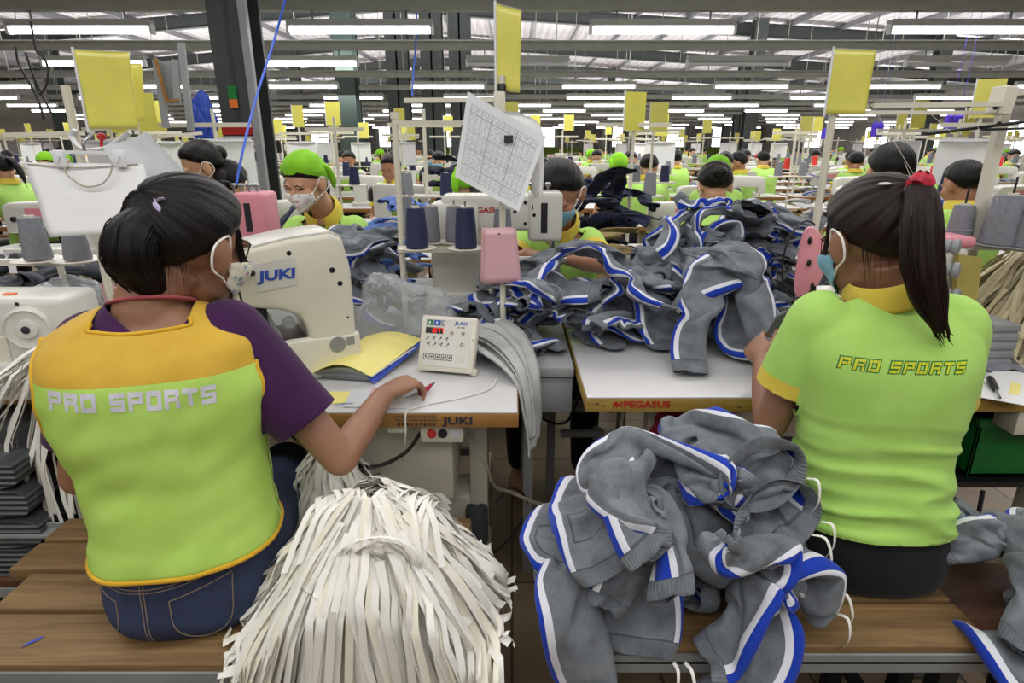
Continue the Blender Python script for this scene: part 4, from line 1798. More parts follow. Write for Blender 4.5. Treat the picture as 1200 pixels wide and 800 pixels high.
# ------------------------------------------------------------------ woman in the sleeveless vest (left)
B24 = basis(R(24))
lw = person('woman in lime and yellow vest over purple shirt, seated on the wooden bench', (-.625, 1.0, 0), R(16), w=.95, hip=.86, lean=.05, side=-.02, shoff={-1: (.025, .03, -.01)},
            head=at(228, 288, 1.13), hyaw=R(-26), hpitch=R(-16), hs=1.06, voxel=.0048,
            arms={1: (V3((-.348, 1.075, .748)), V3((-.300, 1.285, .795)), V3((.52, .84, .02)), V3((-.15, -.2, 1)), (.35, .5, .62, .75), (.45, .85, -.30), 1.04),
                  -1: (V3((-.865, 1.05, .72)), V3((-.77, 1.26, .81)), V3((.3, .9, -.1)), V3((-.4, -.1, 1)), (.4, .5, .55, .6))}, skin='skin_arm')
eyes(lw)

def vest(q, hem, yoke, parent):
    S = q.S
    g = .021
    thm = [(hem, 90), (.845, 90), (.875, 76), (.92, 67), (.965, 66), (.99, 72), (1.012, 84)]
    def ztop(s):
        a = abs(s)
        return interp([(0, 1.046), (.40, 1.050), (.52, 1.062), (1.0, 1.016)], a)
    N1, N2, NS = 34, 12, 48
    def wr(p, th):
        w = .009 * noise.noise(V3((p.x * 5 + p.z * 4, p.y * 5, p.z * 9))) + .0065 * noise.noise(V3((p.x * 16 - p.z * 10, p.y * 10, p.z * 18)))
        lo = max(0, (.74 - p.z) / .12)
        w += .007 * min(1, lo) * noise.noise(V3((p.x * 3 + 5, p.y * 3, p.z * 34)))
        return w
    def pt(s, r, front):
        if r <= N1: z = lerp(hem, yoke, r / N1)
        else: z = lerp(yoke, ztop(s), (r - N1) / N2)
        th = R(s * interp(thm, z))
        if front: th = PI - th
        p = S(z, th, g)
        c = (S(z, 0) + S(z, PI)) / 2
        p2 = p + (p - c).normalized() * wr(p, th)
        return p2
    mb = MB()
    rows = {}
    for front in (False, True):
        gr = [[pt(-1 + 2 * i / NS, r, front) for i in range(NS + 1)] for r in range(N1 + N2 + 1)]
        rows[front] = gr
        mb.mat(0).grid(lambda u, v: gr[int(round(v * N1))][int(round(u * NS))], NS, N1)
        mb.mat(1).grid(lambda u, v: gr[N1 + int(round(v * N2))][int(round(u * NS))], NS, N2)
    # shoulder pieces
    tb, tf = rows[False][-1], rows[True][-1]
    for rng in (range(0, NS // 4 + 1), range(NS - NS // 4, NS + 1)):
        ids = list(rng)
        def fn(u, v):
            i = ids[int(round(u * (len(ids) - 1)))]
            p = tb[i].lerp(tf[i], v)
            p.z += .012 * math.sin(PI * v)
            return p
        mb.mat(1).grid(fn, len(ids) - 1, 6)
    o = mb.build('vest', [M['lime_vest'], M['yellow_vest']], parent, 180, world=True)
    b = bmesh.new(); b.from_mesh(o.data)
    bmesh.ops.remove_doubles(b, verts=b.verts[:], dist=.0012)
    b.to_mesh(o.data); b.free()
    sd = o.modifiers.new('t', 'SOLIDIFY'); sd.thickness = .002; sd.offset = 0
    q.vest, q.vest_bvh = o, bvh_of(o.data)
    L = V3((o.location)) + 0 * V3(o.location)
    tr = MB()
    r0 = next(r for r in range(N1) if lerp(hem, yoke, r / N1) >= .845)
    for i in (0, NS):
        a = [rows[False][r][i] for r in range(r0, N1 + N2 + 1)]
        c_ = [rows[True][r][i] for r in range(r0, N1 + N2 + 1)]
        tr.tube(a + [a[-1].lerp(c_[-1], .5) + V3((0, 0, .012))] + c_[::-1], .0045, 8)
    tr.build('armhole_binding', M['yellow_trim'], o, 60, world=True)
    tr = MB(); hemp = rows[False][0] + rows[True][0][::-1]
    tr.tube(hemp + [hemp[0]], .0048, 8); tr.build('hem_binding', M['yellow_trim'], o, 60, world=True)
    tr = MB()
    k0, k1 = NS // 4, NS - NS // 4
    tr.tube([tb[i] for i in range(k0, k1 + 1)], .004, 8)
    tr.build('neck_binding', M['yellow_trim'], o, 60, world=True)
    return o

# purple shirt below the vest
polo(lw, 'purple', 'purple', hem=.65, slen=.66, grow=.010, sr=(.072, .066), collar=False, voxel=.007, name='shirt', cuffw=0, neckcut=-.50, necktilt=-.15,
     wr=lambda p, n: .004 * noise.noise(V3((p.x * 9, p.y * 9, p.z * 14))))
vest(lw, .625, .974, lw.body)
# silver block lettering on the back
def on_back(q, bvh, me, uv_c, y, ang, off=.0018, parent=None, name='lettering', m='silver_ink', dirv=None):
    c = at(uv_c[0], uv_c[1], y)
    d = dirv or (q.B @ V3((0, 1, 0)))
    x = q.B @ V3((1, 0, 0))
    Mx = frame_m(c, x, V3((0, 0, 1)))
    me.transform(Mx @ Matrix.Rotation(ang, 4, 'Z'))
    project(bvh, me, d, off)
    finish(me, M[m], 0)
    return link(name, me, parent, world=True)
on_back(lw, lw.vest_bvh, block_text('PRO SPORTS', .0225, .032, .0042, .016, .27), (148, 477), .88, R(-2.5), parent=lw.vest)
# pink neck cord
mb = MB()
nk = lw.neck
pts = []
for i in range(25):
    t = lerp(-2.3, 2.3, i / 24)
    pts.append(nk + V3((0, 0, .012)) + lw.B @ V3((math.sin(t) * .070 + .005, -math.cos(t) * .068 + .012, -.030 * (1 - math.cos(t)) * .5 + .012 * math.cos(t))))
mb.tube(pts, .0055, 8, flat=(1, .5))
mb.build('neck_cord', M['pink_cord'], lw.body, 60, world=True)
# jeans
trousers_on(lw, 'denim', .010, .665, .007, wr=lambda p, n: .004 * noise.noise(V3((p.x * 12, p.y * 12, p.z * 20))), name='jeans')
dv = lw.B @ V3((0, 1, 0))
def bk(x, z): return V3((lw.O.x, lw.O.y - .25, 0)) + lw.B @ V3((x, -.1, 0)) + V3((0, 0, z))
mb = MB()
for pts in ([(0, .65), (0, .49)], [(.006, .65), (.006, .49)], [(-.17, .635), (-.08, .612), (0, .603), (.08, .612), (.17, .635)], [(-.17, .629), (-.08, .606), (0, .597), (.08, .606), (.17, .629)],
            [(.045, .578), (.10, .592), (.15, .605)], [(.045, .578), (.052, .52), (.095, .49), (.14, .52), (.15, .6)], [(-.045, .578), (-.10, .592), (-.15, .605)], [(-.045, .578), (-.052, .52), (-.095, .49), (-.14, .52), (-.15, .6)]):
    pl = smooth_path([bk(a, b) for a, b in pts], 40)
    ln = line_on(lw.pants_bvh, pl, dv, 0)
    if len(ln) > 3: mb.tube(ln, .0011, 5)
mb.build('seam_stitching', M['stitch'], lw.pants, 60, world=True)
# hair
cap = hair_cap(lw.hc, lw.HB, lw.hs, lw.HB.inverted() @ (at(180, 250, 1.07) - lw.hc), 'hair', 'hair', lw.body, thick=.018, seed=2)
tail([at(192, 247, 1.07), at(174, 256, 1.05), at(158, 277, 1.03), at(156, 303, 1.02), at(170, 325, 1.03), at(196, 342, 1.05)], [.022, .036, .050, .051, .040, .016], 'ponytail', 'hair', cap, flat=(1, .85), seed=4, strands=70)
mb = MB()
tp = at(184, 246, 1.045)
for k in (-1, 1):
    mb.tube(smooth_path([tp, tp + V3((.012, -.012, .012 + .006 * k)), tp + V3((.022, -.01, .010 + .010 * k))], 8), [.003] * 9, 8, flat=(1.4, .5))
mb.lathe([(.020, -.006), (.024, 0), (.020, .006)], tp + V3((.006, .004, 0)), (.8, .3, .3), 16, caps=False)
mb.build('hair_tie', M['lavender'], cap, 60, world=True)
# wisps over the nape and in front of the ear
def hug(q, pts, off=.003):
    out = []
    for p_ in pts:
        h = q.bvh.find_nearest(p_)
        n = (p_ - h[0])
        d = h[1] if h[1].dot(p_ - q.hc) > 0 else (p_ - q.hc).normalized()
        out.append(h[0] + d * off)
    return out
mb = MB()
q_ = random.Random(9)
for i in range(46):
    a = q_.uniform(-1.2, 1.25)
    o0 = V3((math.sin(a) * .066, -.012 - math.cos(a) * .080, -.035 + .01 * q_.random()))
    o1 = o0 + V3((q_.uniform(-.012, .012), -.002 + .014 * abs(a), -.035 - .03 * q_.random()))
    P = lambda v: lw.hc + lw.HB @ (v * lw.hs)
    mb.tube(smooth_path([P(o0 + V3((0, -.004, .03))), P(o0 + V3((0, -.003, 0))), P(o1)], 6), [.0008, .0008, .0007, .0006, .0005, .0004, .0002], 4)
mb.build('hair_wisp', M['hair'], cap, 60, world=True)
mb = MB()
for i in range(26):
    t = i / 25
    o0 = V3((.074, .030 + .03 * t, .05 - .02 * t)); o1 = V3((.074 - .01 * t, .045 + .03 * t, -.01 - .04 * q_.random()))
    mb.tube(hug(lw, smooth_path([P(o0), P((o0 + o1) / 2 + V3((.006, .004, 0))), P(o1)], 6)), [.0016, .0015, .0014, .0012, .001, .0007, .0003], 4)
mb.build('hair_wisp', M['hair'], cap, 60, world=True)
face_mask(lw.bvh, lw.hc, lw.HB, lw.hs, 'mask_print', 'face_mask', lw.body, w=78)

# ------------------------------------------------------------------ woman in the polo shirt (right)
def wr_right(p, n):
    back = max(0, min(1, (.86 - p.z) / .12)) * max(0, min(1, (p.z - .60) / .03))
    y = p.z + .10 * (p.x - .77) + .012 * math.sin(p.x * 14)
    f = noise.noise(V3((p.x * 3.2, 1.3, y * 26)))
    r_ = (1 - abs(f) * 2.2) if abs(f) < .45 else 0
    d = .0105 * back * (max(0, r_) ** 1.2 - .3)
    up = max(0, min(1, (p.z - .84) / .05))
    t = noise.noise(V3((p.x * 9 - p.z * 8, p.y * 5, p.z * 7 + p.x * 5)))
    return d + .0035 * up * t + .002 * noise.noise(V3((p.x * 14, p.y * 14, p.z * 14)))
rw = person('woman in lime polo shirt with long ponytail, seated on the bench at the right table', (.755, 1.10, 0), R(-8), w=.89, hip=.95, lean=.045, side=-.012,
            head=at(1021, 281, 1.20), hyaw=R(12), hpitch=R(-18), hs=1.04, voxel=.005,
            arms={-1: (V3((.572, 1.20, .765)), V3((.615, 1.375, .845)), V3((.05, .95, .25)), V3((-.75, -.35, .5)), (.55, .6, .65, .7), (.75, .6, -.1)),
                  1: (V3((.955, 1.22, .73)), V3((.90, 1.43, .80)), V3((-.2, .95, .0)), V3((.3, -.1, 1)), (.4, .5, .55, .6))}, skin='skin_arm')
eyes(rw)
polo(rw, 'lime', 'yellow_collar', hem=.612, slen=.60, grow=.010, sr=(.070, .066), voxel=.0058, wr=wr_right, cuffw=.032)
trousers_on(rw, 'black_trouser', .006, .635, .008)
def italic(grow, m, off, name):
    me = block_text('PRO SPORTS', .0178, .0215, .0052, .012, .27, grow=grow, shear=.22, cell=.006)
    on_back(rw, rw.shirt_bvh, me, (1070, 437), 1.0, R(1.0), off, rw.shirt, name, m)
italic(.0016, 'green_ink', .0016, 'lettering_outline')
italic(-.0004, 'yellow_ink', .0024, 'lettering')
cap = hair_cap(rw.hc, rw.HB, rw.hs, rw.HB.inverted() @ (at(1072, 226, 1.13) - rw.hc), 'hair', 'hair_brown', rw.body, thick=.016, seed=6)
tail([at(1068, 222, 1.13), at(1079, 228, 1.10), at(1080, 262, 1.065), at(1081, 305, 1.045), at(1088, 345, 1.03), at(1104, 390, 1.03)], [.020, .027, .032, .033, .029, .012], 'ponytail', 'hair_brown', cap, flat=(1, .7), seed=5, strands=90, up=(1, 0, 0))
mb = MB()
q_ = random.Random(4)
fc = at(1078, 213, 1.115)
for i in range(34):
    d = V3((q_.uniform(-1, 1), q_.uniform(-1, .4), q_.uniform(-.6, 1))).normalized()
    x, y = ortho(d)
    r0 = .014 + .010 * (i % 3) / 2
    mb.grid(lambda u, v: fc + d * (r0 - .004 * v * v) + x * (u - .5) * .020 + y * (v - .5) * .018 + d * (-.006 * ((u - .5) ** 2 * 4)), 4, 4)
mb.sphere(fc, .015, 12, 8)
mb.build('flower_scrunchie', M['flower'], cap, 60, world=True)
mb = MB(); cl_ = at(1037, 216, 1.13)
h_ = cap.data
mb.sphere(cl_, (.014, .006, .004), 12, 8); mb.build('hair_clip', M['steel'], cap, 60, world=True)
mb = MB()
P = lambda v: rw.hc + rw.HB @ (v * rw.hs)
for i in range(30):
    t = i / 29
    o0 = V3((-.073, .030 + .03 * t, .05 - .02 * t)); o1 = V3((-.076 + .012 * t, .045 + .03 * t, -.03 - .05 * q_.random()))
    mb.tube(hug(rw, smooth_path([P(o0), P((o0 + o1) / 2 + V3((-.007, .004, 0))), P(o1)], 6)), [.0016, .0015, .0014, .0012, .001, .0007, .0003], 4)
mb.build('hair_wisp', M['hair_brown'], cap, 60, world=True)
mb = MB()
for i in range(30):
    a = q_.uniform(-1.2, 1.2)
    o0 = V3((math.sin(a) * .066, -.012 - math.cos(a) * .080, -.035)); o1 = o0 + V3((q_.uniform(-.012, .012), .006, -.03 - .03 * q_.random()))
    mb.tube(smooth_path([P(o0 + V3((0, -.004, .03))), P(o0 + V3((0, -.003, 0))), P(o1)], 6), [.0008, .0008, .0007, .0006, .0005, .0004, .0002], 4)
mb.build('hair_wisp', M['hair_brown'], cap, 60, world=True)
face_mask(rw.bvh, rw.hc, rw.HB, rw.hs, 'mask_blue', 'face_mask', rw.body, w=74)
# ================================================================== FOREGROUND FURNITURE
def bench(label, planks, legs, frame, name='bench', group=None):
    """planks: (x0, x1, y0, y1); top at .48"""
    t = thing(name, label, 'bench', ((planks[0][0] + planks[0][1]) / 2, 1.0, 0), group=group)
    q = random.Random(len(label))
    for x0, x1, y0, y1 in planks:
        mb = MB()
        mb.boxx((x0, y0, .452), (x1, y1, .48), .005)
        mb.build('plank', M['bench_wood'], t, 35, world=True)
    fx0, fx1, fy0, fy1 = frame
    for y in (fy0, fy1):
        mb = MB(); mb.boxx((fx0, y - .003, .425), (fx1, y + .003, .465)); mb.boxx((fx0, y - .003, .445), (fx1, y + (.035 if y == fy0 else -.035), .4505))
        mb.build('frame_rail', M['grey_paint'], t, 20, world=True)
    for x in legs:
        for y in (fy0 + .025, fy1 - .025):
            mb = MB(); mb.boxx((x - .018, y - .018, .0), (x + .018, y + .018, .447), .003)
            mb.build('leg', M['dark_steel'], t, 20, world=True)
        mb = MB(); mb.boxx((x - .012, fy0 + .03, .12), (x + .012, fy1 - .03, .145))
        mb.build('stretcher', M['dark_steel'], t, 20, world=True)
    return t
bench('long wooden plank bench under the woman in the vest', [(-1.5, -.10, .822, .945), (-1.03, -.10, .955, 1.062), (-1.09, -.10, 1.072, 1.165), (-1.09, -.10, 1.175, 1.26)], (-1.4, -.78, -.18), (-1.5, -.1, .82, 1.26))
bench('wooden plank bench under the woman in the polo shirt', [(.11, .885, .862, .972), (.11, .885, .98, 1.09), (.11, .885, 1.098, 1.215)], (.18, .82), (.11, .885, .86, 1.215))
t = thing('stool', 'low dark stool under the joggers at the right end of the bench', 'stool', (1.08, .95, 0))
mb = MB(); mb.boxx((.90, .84, .42), (1.24, 1.14, .445), .006); mb.build('seat', M['brown_wood'], t, 35, world=True)
for x in (.93, 1.21):
    for y in (.87, 1.11):
        mb = MB(); mb.boxx((x - .018, y - .018, 0), (x + .018, y + .018, .42)); mb.build('leg', M['dark_steel'], t, 20, world=True)
# blue scrap on the bench, loose grey scrap on the floor
mb = MB()
pts = [atz(28, 756, .4815), atz(36, 752, .4825), atz(49, 747, .4815)]
mb.ribbon(pts, [V3((.2, 1, .0))] * 3, .012)
o = mb.build('fabric_scrap', M['blue_edge'], None, 60); tag(recentre(o, 'fabric_scrap'), 'small blue scrap lying on the bench plank', 'scrap')
mb = MB()
c0 = atz(1085, 778, .004)
mb.grid(lambda u, v: c0 + V3(((u - .5) * .14, (v - .5) * .09, .004 + .006 * noise.noise(V3((u * 3, v * 3, 1))))), 8, 6)
o = mb.build('fabric_scrap', M['rubber_grey'], None, 60); tag(recentre(o, 'fabric_scrap'), 'dark grey scrap lying on the tiles below the bench', 'scrap')

def sewing_table(label, x0, x1, y0, y1, edge='edge_wood', top='laminate', z=.75, legx=None, th=.04, name='work_table', group=None, mid=None):
    t = thing(name, label, 'table', ((x0 + x1) / 2, (y0 + y1) / 2, 0), group=group)
    mb = MB()
    mb.boxx((x0, y0, z - th), (x1, y1, z - .004), .004)
    wtop = mb.build('tabletop', M[edge], t, 35, world=True)
    mb = MB(); mb.boxx((x0 + .003, y0 + .003, z - .004), (x1 - .003, y1 - .003, z), .0015)
    mb.build('laminate_sheet', M[top], t, 35, world=True)
    ym = mid or (y0 + y1) / 2
    for x in (legx or (x0 + .12, x1 - .12)):
        mb = MB(); mb.boxx((x - .026, ym - .03, .05), (x + .026, ym + .03, z - th), .004)
        mb.lathe([(.012, 0), (.014, .004), (.006, .006)], (x, ym - .03, .56), (0, -1, 0), 12)
        mb.lathe([(.006, 0), (.006, .003)], (x, ym - .03, .30), (0, -1, 0), 10)
        lg = mb.build('leg', M['cream_paint'], t, 35, world=True)
        mb = MB(); mb.boxx((x - .026, y0 + .05, .012), (x + .026, y1 - .04, .052), .005)
        mb.build('foot', M['cream_paint'], t, 35, world=True)
        mb = MB(); mb.boxx((x - .02, y0 + .07, z - th - .03), (x + .02, y1 - .06, z - th), .003)
        mb.build('bracket', M['grey_paint'], t, 35, world=True)
    mb = MB(); mb.boxx(((legx or (x0 + .12,))[0], ym - .015, .16), ((legx or (0, x1 - .12))[-1], ym + .015, .19))
    mb.build('crossbar', M['grey_paint'], t, 35, world=True)
    return t

T1 = sewing_table('white work table with wooden edge and control panel before the woman in the vest', -1.0, .016, 1.287, 1.87, legx=(-.88, -.098), mid=1.58)
T2 = sewing_table('white work table with yellowish edge under the biggest heap of joggers', .185, 1.75, 1.375, 1.975, 'edge_yellow', legx=(.425, 1.62), mid=1.62)
T3 = sewing_table('white work table carrying the small cream machine at the left edge', -2.3, -1.03, 1.42, 1.98, legx=(-2.15, -1.2))
# black and red maker's lettering and the printed rule on the front edges
lettering('lettering', 'JUKI', .026, frame_m(at(537, 493.5, 1.2862), (1, 0, 0), (0, 0, 1)), M['ink'], T1, sx=1.45, offset=.0009)
mb = MB()
for i in range(22):
    x = -.275 + i * .0045
    h = .012 if i % 5 == 0 else .007
    mb.boxx((x, 1.2855, .744 - h), (x + .0010, 1.2868, .744))
mb.boxx((-.275, 1.2855, .7300), (-.175, 1.2868, .7308))
for i in range(9):
    x = -.272 + i * .0105
    mb.boxx((x, 1.2855, .716 + .002 * (i % 2)), (x + .006, 1.2868, .7225))
mb.build('printed_rule', M['ink'], T1, 0, world=True)
lettering('lettering', 'PEGASUS', .0235, frame_m(at(758, 474, 1.3742), (1, 0, 0), (0, 0, 1)), M['red_ink'], T2, sx=1.25, offset=.0007)
mb = MB()
lg0 = at(724, 474, 1.3742)
def fl(*p): mb.prism([(lg0.x + a * .001, lg0.z + b * .001) for a, b in p], -.0003, .0006, Matrix.Translation((0, 1.3745, 0)) @ Matrix.Rotation(PI / 2, 4, 'X'))
fl((-12, -2), (-4, -4), (6, -3), (10, 3), (14, 4), (12, 8), (7, 7), (3, 2), (-5, 3), (-11, 2))
fl((-8, 2), (-2, 2), (0, 9), (-4, 6), (-6, 10), (-8, 6), (-11, 8))
fl((-10, -2), (-7, -3), (-12, -10), (-14, -9)); fl((-3, -3), (0, -3), (-2, -10), (-5, -9)); fl((4, -3), (7, -2), (12, -8), (9, -9))
mb.build('winged_horse_mark', M['red_ink'], T2, 0, world=True)
for p, s in (((700, 474), .006), ((708, 476), .004), ((866, 477), .005)):
    mb = MB(); c = at(p[0], p[1], 1.3744)
    for k in range(4): mb.box(c + V3((.004 * (k % 2) - .002, 0, .003 * (k // 2))), (s * .7, .0006, s * .25), (0, .5 * k, 0))
    mb.build('scuff', M['ink'], T2, 0, world=True)

# grey board joining the tables in the gap between them
t = thing('side_board', 'narrow grey board bridging the gap between the two white work tables', 'board', (.10, 1.9, 0))
mb = MB(); mb.boxx((.024, 1.60, .715), (.178, 2.2, .745), .003); mb.build('top', M['grey_laminate'], t, 35, world=True)
mb = MB(); mb.boxx((.026, 1.612, .60), (.176, 1.63, .714), .003); mb.build('apron', M['grey_laminate'], t, 35, world=True)
for x, y in ((.05, 1.66), (.155, 2.15), (.05, 2.15)):
    mb = MB(); mb.boxx((x - .015, y - .015, 0), (x + .015, y + .015, .715)); mb.build('leg', M['grey_paint'], t, 20, world=True)
mb = MB(); mb.boxx((.035, 1.65, .33), (.045, 2.16, .36)); mb.boxx((.05, 2.14, .33), (.155, 2.16, .36)); mb.build('rail', M['grey_paint'], t, 20, world=True)

# second row of tables facing the first
T4 = sewing_table('white table of the facing row, behind the big white sewing machine', -1.35, .015, 1.90, 2.42, 'edge_wood', 'grey_laminate', legx=(-1.2, -.12))
T5 = sewing_table('grey table of the facing row, behind the biggest heap of joggers', .185, 1.75, 1.99, 2.55, 'edge_yellow', 'grey_laminate', z=.745, legx=(.32, 1.6))

# ---- below the tables
t = thing('control_box', 'cream motor control box hanging under the left work table', 'control box', (-.31, 1.5, .44))
mb = MB(); mb.boxx((-.475, 1.40, .44), (-.155, 1.62, .665), .008)
for x in (-.455, -.175):
    for z in (.46, .64): mb.lathe([(.006, 0), (.006, .003)], (x, 1.40, z), (0, -1, 0), 8)
mb.build('housing', M['cream_paint'], t, 35, world=True)
mb = MB()
for x in (-.43, -.2): mb.boxx((x - .015, 1.42, .66), (x + .015, 1.60, .712))
mb.build('hanger', M['grey_paint'], t, 35, world=True)
mb = MB(); mb.boxx((-.29, 1.398, .56), (-.287, 1.3995, .562)); mb.boxx((-.36, 1.398, .52), (-.35, 1.3995, .522)); mb.build('scuff', M['ink'], t, 0, world=True)
t = thing('switch_box', 'cream switch box with red and black push buttons below the table edge', 'switch', (-.17, 1.33, .66))
mb = MB(); mb.boxx((-.225, 1.315, .655), (-.118, 1.36, .708), .006); mb.build('housing', M['cream_paint'], t, 35, world=True)
for x, m in ((-.196, 'red_plastic'), (-.169, 'black_plastic')):
    mb = MB(); mb.lathe([(.0115, 0), (.0115, .004), (.0095, .006)], (x, 1.315, .682), (0, -1, 0), 20); mb.build('push_button', M[m], t, 35, world=True)
mb = MB(); mb.boxx((-.15, 1.3135, .672), (-.128, 1.315, .694)); mb.build('rating_plate', M['paper_grey'], t, 0, world=True)
mb = MB(); mb.boxx((-.30, 1.30, .690), (-.255, 1.33, .709), .003)
o = mb.build('plastic_clip', M['cream_paint'], None, 35); tag(recentre(o, 'plastic_clip'), 'small cream plastic block under the printed rule of the table', 'block')
t = thing('motor', 'cream motor housing low under the left work table', 'motor', (-.2, 1.62, .25))
mb = MB(); mb.tube([(-.42, 1.62, .30), (-.12, 1.62, .30)], .075, 24); mb.build('housing', M['cream_paint'], t, 35, world=True)
mb = MB(); mb.tube([(-.46, 1.62, .30), (-.42, 1.62, .30)], .05, 20); mb.build('pulley', M['dark_steel'], t, 35, world=True)
mb = MB(); mb.boxx((-.34, 1.585, .37), (-.30, 1.655, .44)); mb.build('bracket', M['grey_paint'], t, 35, world=True)
c = at(559, 612, 1.545)
mb = MB(); mb.lathe([(.030, -.075), (.033, -.06), (.034, .045), (.030, .06), (.012, .064), (.012, .060)], c, (0, 0, 1), 24)
t = mb.build('thread_cone', M['rubber_grey'], None, 35); tag(recentre(t, 'thread_cone'), 'dark grey thread cone hung on the leg of the left work table', 'thread cone')
def cable(label, pts, r, m, name='cable', n=40):
    mb = MB(); mb.tube(smooth_path(pts, n), r, 6)
    o = mb.build(name, M[m], None, 60)
    return tag(recentre(o, name), label, name.replace('_', ' '))
cable('beige cable running from the switch box down to the floor', [(-.12, 1.335, .672), (-.10, 1.40, .62), (-.07, 1.44, .52), (-.05, 1.50, .42), (.0, 1.56, .36), (.07, 1.60, .30), (.13, 1.64, .26)], .0055, 'beige_cable')
cable('dark cable looping under the table beside the switch box', [(-.47, 1.36, .60), (-.36, 1.33, .58), (-.27, 1.325, .62), (-.225, 1.335, .675)], .005, 'dark_cable')
cable('thin dark cable coiled near the table leg', [(-.05, 1.6, .3), (0, 1.62, .34), (.05, 1.65, .26), (.0, 1.68, .12), (-.07, 1.66, .05), (-.02, 1.62, .02)], .004, 'dark_cable')
cable('pale cable hanging in the gap under the grey board', [(.32, 1.55, .70), (.31, 1.56, .55), (.27, 1.6, .38), (.24, 1.66, .20), (.22, 1.7, .03)], .005, 'beige_cable')
cable('black cable looping under the grey board', [(.12, 1.9, .70), (.15, 1.95, .55), (.10, 1.98, .42), (.2, 2.0, .38), (.25, 1.96, .55)], .005, 'dark_cable')
cable('white cord lying on the white table and over its front edge', [(-.04, 1.50, .753), (-.06, 1.42, .753), (-.14, 1.36, .753), (-.20, 1.33, .753), (-.245, 1.295, .753), (-.250, 1.278, .745), (-.252, 1.276, .70), (-.262, 1.30, .65)], .0022, 'white_cord', 'cord')
# dark frame and pipes seen between the tables
mb = MB(); mb.tube([(-.9, 2.05, .42), (.9, 2.05, .42)], .022, 10); o = mb.build('air_pipe', M['grey_paint'], None, 60); tag(recentre(o, 'air_pipe'), 'grey compressed air pipe running under the facing tables', 'pipe')
mb = MB(); mb.tube([(.18, 2.0, .335), (.34, 2.0, .335)], .016, 12); mb.tube([(.30, 2.0, .335), (.33, 2.0, .335)], .024, 12); o = mb.build('pipe_joint', M['machine_grey'], None, 40); tag(recentre(o, 'pipe_joint'), 'short grey pipe with a collar below the gap between tables', 'pipe')
mb = MB()
r3 = random.Random(3)
def bag(name, label, c, r, m, seed, cat, sq=(1, 1, 1), amp=.3, n=3):
    b = bmesh.new()
    bmesh.ops.create_icosphere(b, subdivisions=5, radius=1)
    for v in b.verts:
        d = v.co.normalized()
        k = 1 + amp * noise.noise(d * 1.3 + V3((seed, 0, 0))) + amp * .5 * (1 - abs(noise.noise(d * n + V3((0, seed, 0)))) * 2.2) + amp * .12 * noise.noise(d * 9)
        v.co = V3((d.x * sq[0], d.y * sq[1], max(-.6, d.z) * sq[2])) * (r * k)
    mb = MB(); mb.bm(b)
    for i, p in enumerate(mb.v): mb.v[i] = tuple(V3(p) + V3(c))
    o = mb.build(name, M[m], None, 180)
    tag(recentre(o, name), label, cat)
    return o
bag('plastic_bag', 'crimson plastic bag stuffed on the shelf under the right work table', (.53, 1.62, .56), .11, 'maroon_bag', 4, 'bag', (1, .8, 1.1))
mb = MB(); mb.boxx((.44, 1.50, .455), (.80, 1.8, .475)); o = mb.build('undershelf', M['dark_steel'], None, 35); tag(recentre(o, 'undershelf'), 'dark steel shelf slung under the right work table', 'shelf')
t = thing('crate', 'dark green plastic crate under the right end of the right work table', 'crate', (1.45, 1.62, .46))
mb = MB()
for lo, hi in (((1.28, 1.48, .46), (1.68, 1.80, .475)), ((1.28, 1.48, .46), (1.68, 1.49, .64)), ((1.28, 1.79, .46), (1.68, 1.80, .64)), ((1.28, 1.48, .46), (1.29, 1.8, .64)), ((1.67, 1.48, .46), (1.68, 1.8, .64)), ((1.27, 1.47, .62), (1.69, 1.485, .645))): mb.boxx(lo, hi, .002)
mb.build('basket', M['green_plastic'], t, 35, world=True)
mb = MB(); mb.boxx((1.2, 1.46, .44), (1.7, 1.8, .458)); mb.build('rail', M['dark_steel'], t, 35, world=True)
t = thing('control_box', 'white control box with two dark windows below the right end of the right table', 'control box', (1.38, 1.4, .64))
mb = MB(); mb.boxx((1.29, 1.385, .640), (1.50, 1.46, .708), .004); mb.build('housing', M['cream_paint'], t, 35, world=True)
mb = MB(); mb.boxx((1.325, 1.382, .672), (1.365, 1.386, .692)); mb.build('display', M['machine_grey'], t, 20, world=True)
mb = MB(); mb.boxx((1.395, 1.382, .655), (1.44, 1.386, .692)); mb.build('rocker_switch', M['black_plastic'], t, 20, world=True)
mb = MB(); mb.tube([(1.32, 1.46, .43), (1.30, 1.40, .05)], .006, 6); mb.tube([(1.30, 1.40, .05), (1.28, 1.2, .02)], .012, 6); o = mb.build('pedal_rod', M['dark_steel'], None, 40); tag(recentre(o, 'pedal_rod'), 'thin black pedal rod under the right end of the table', 'rod')

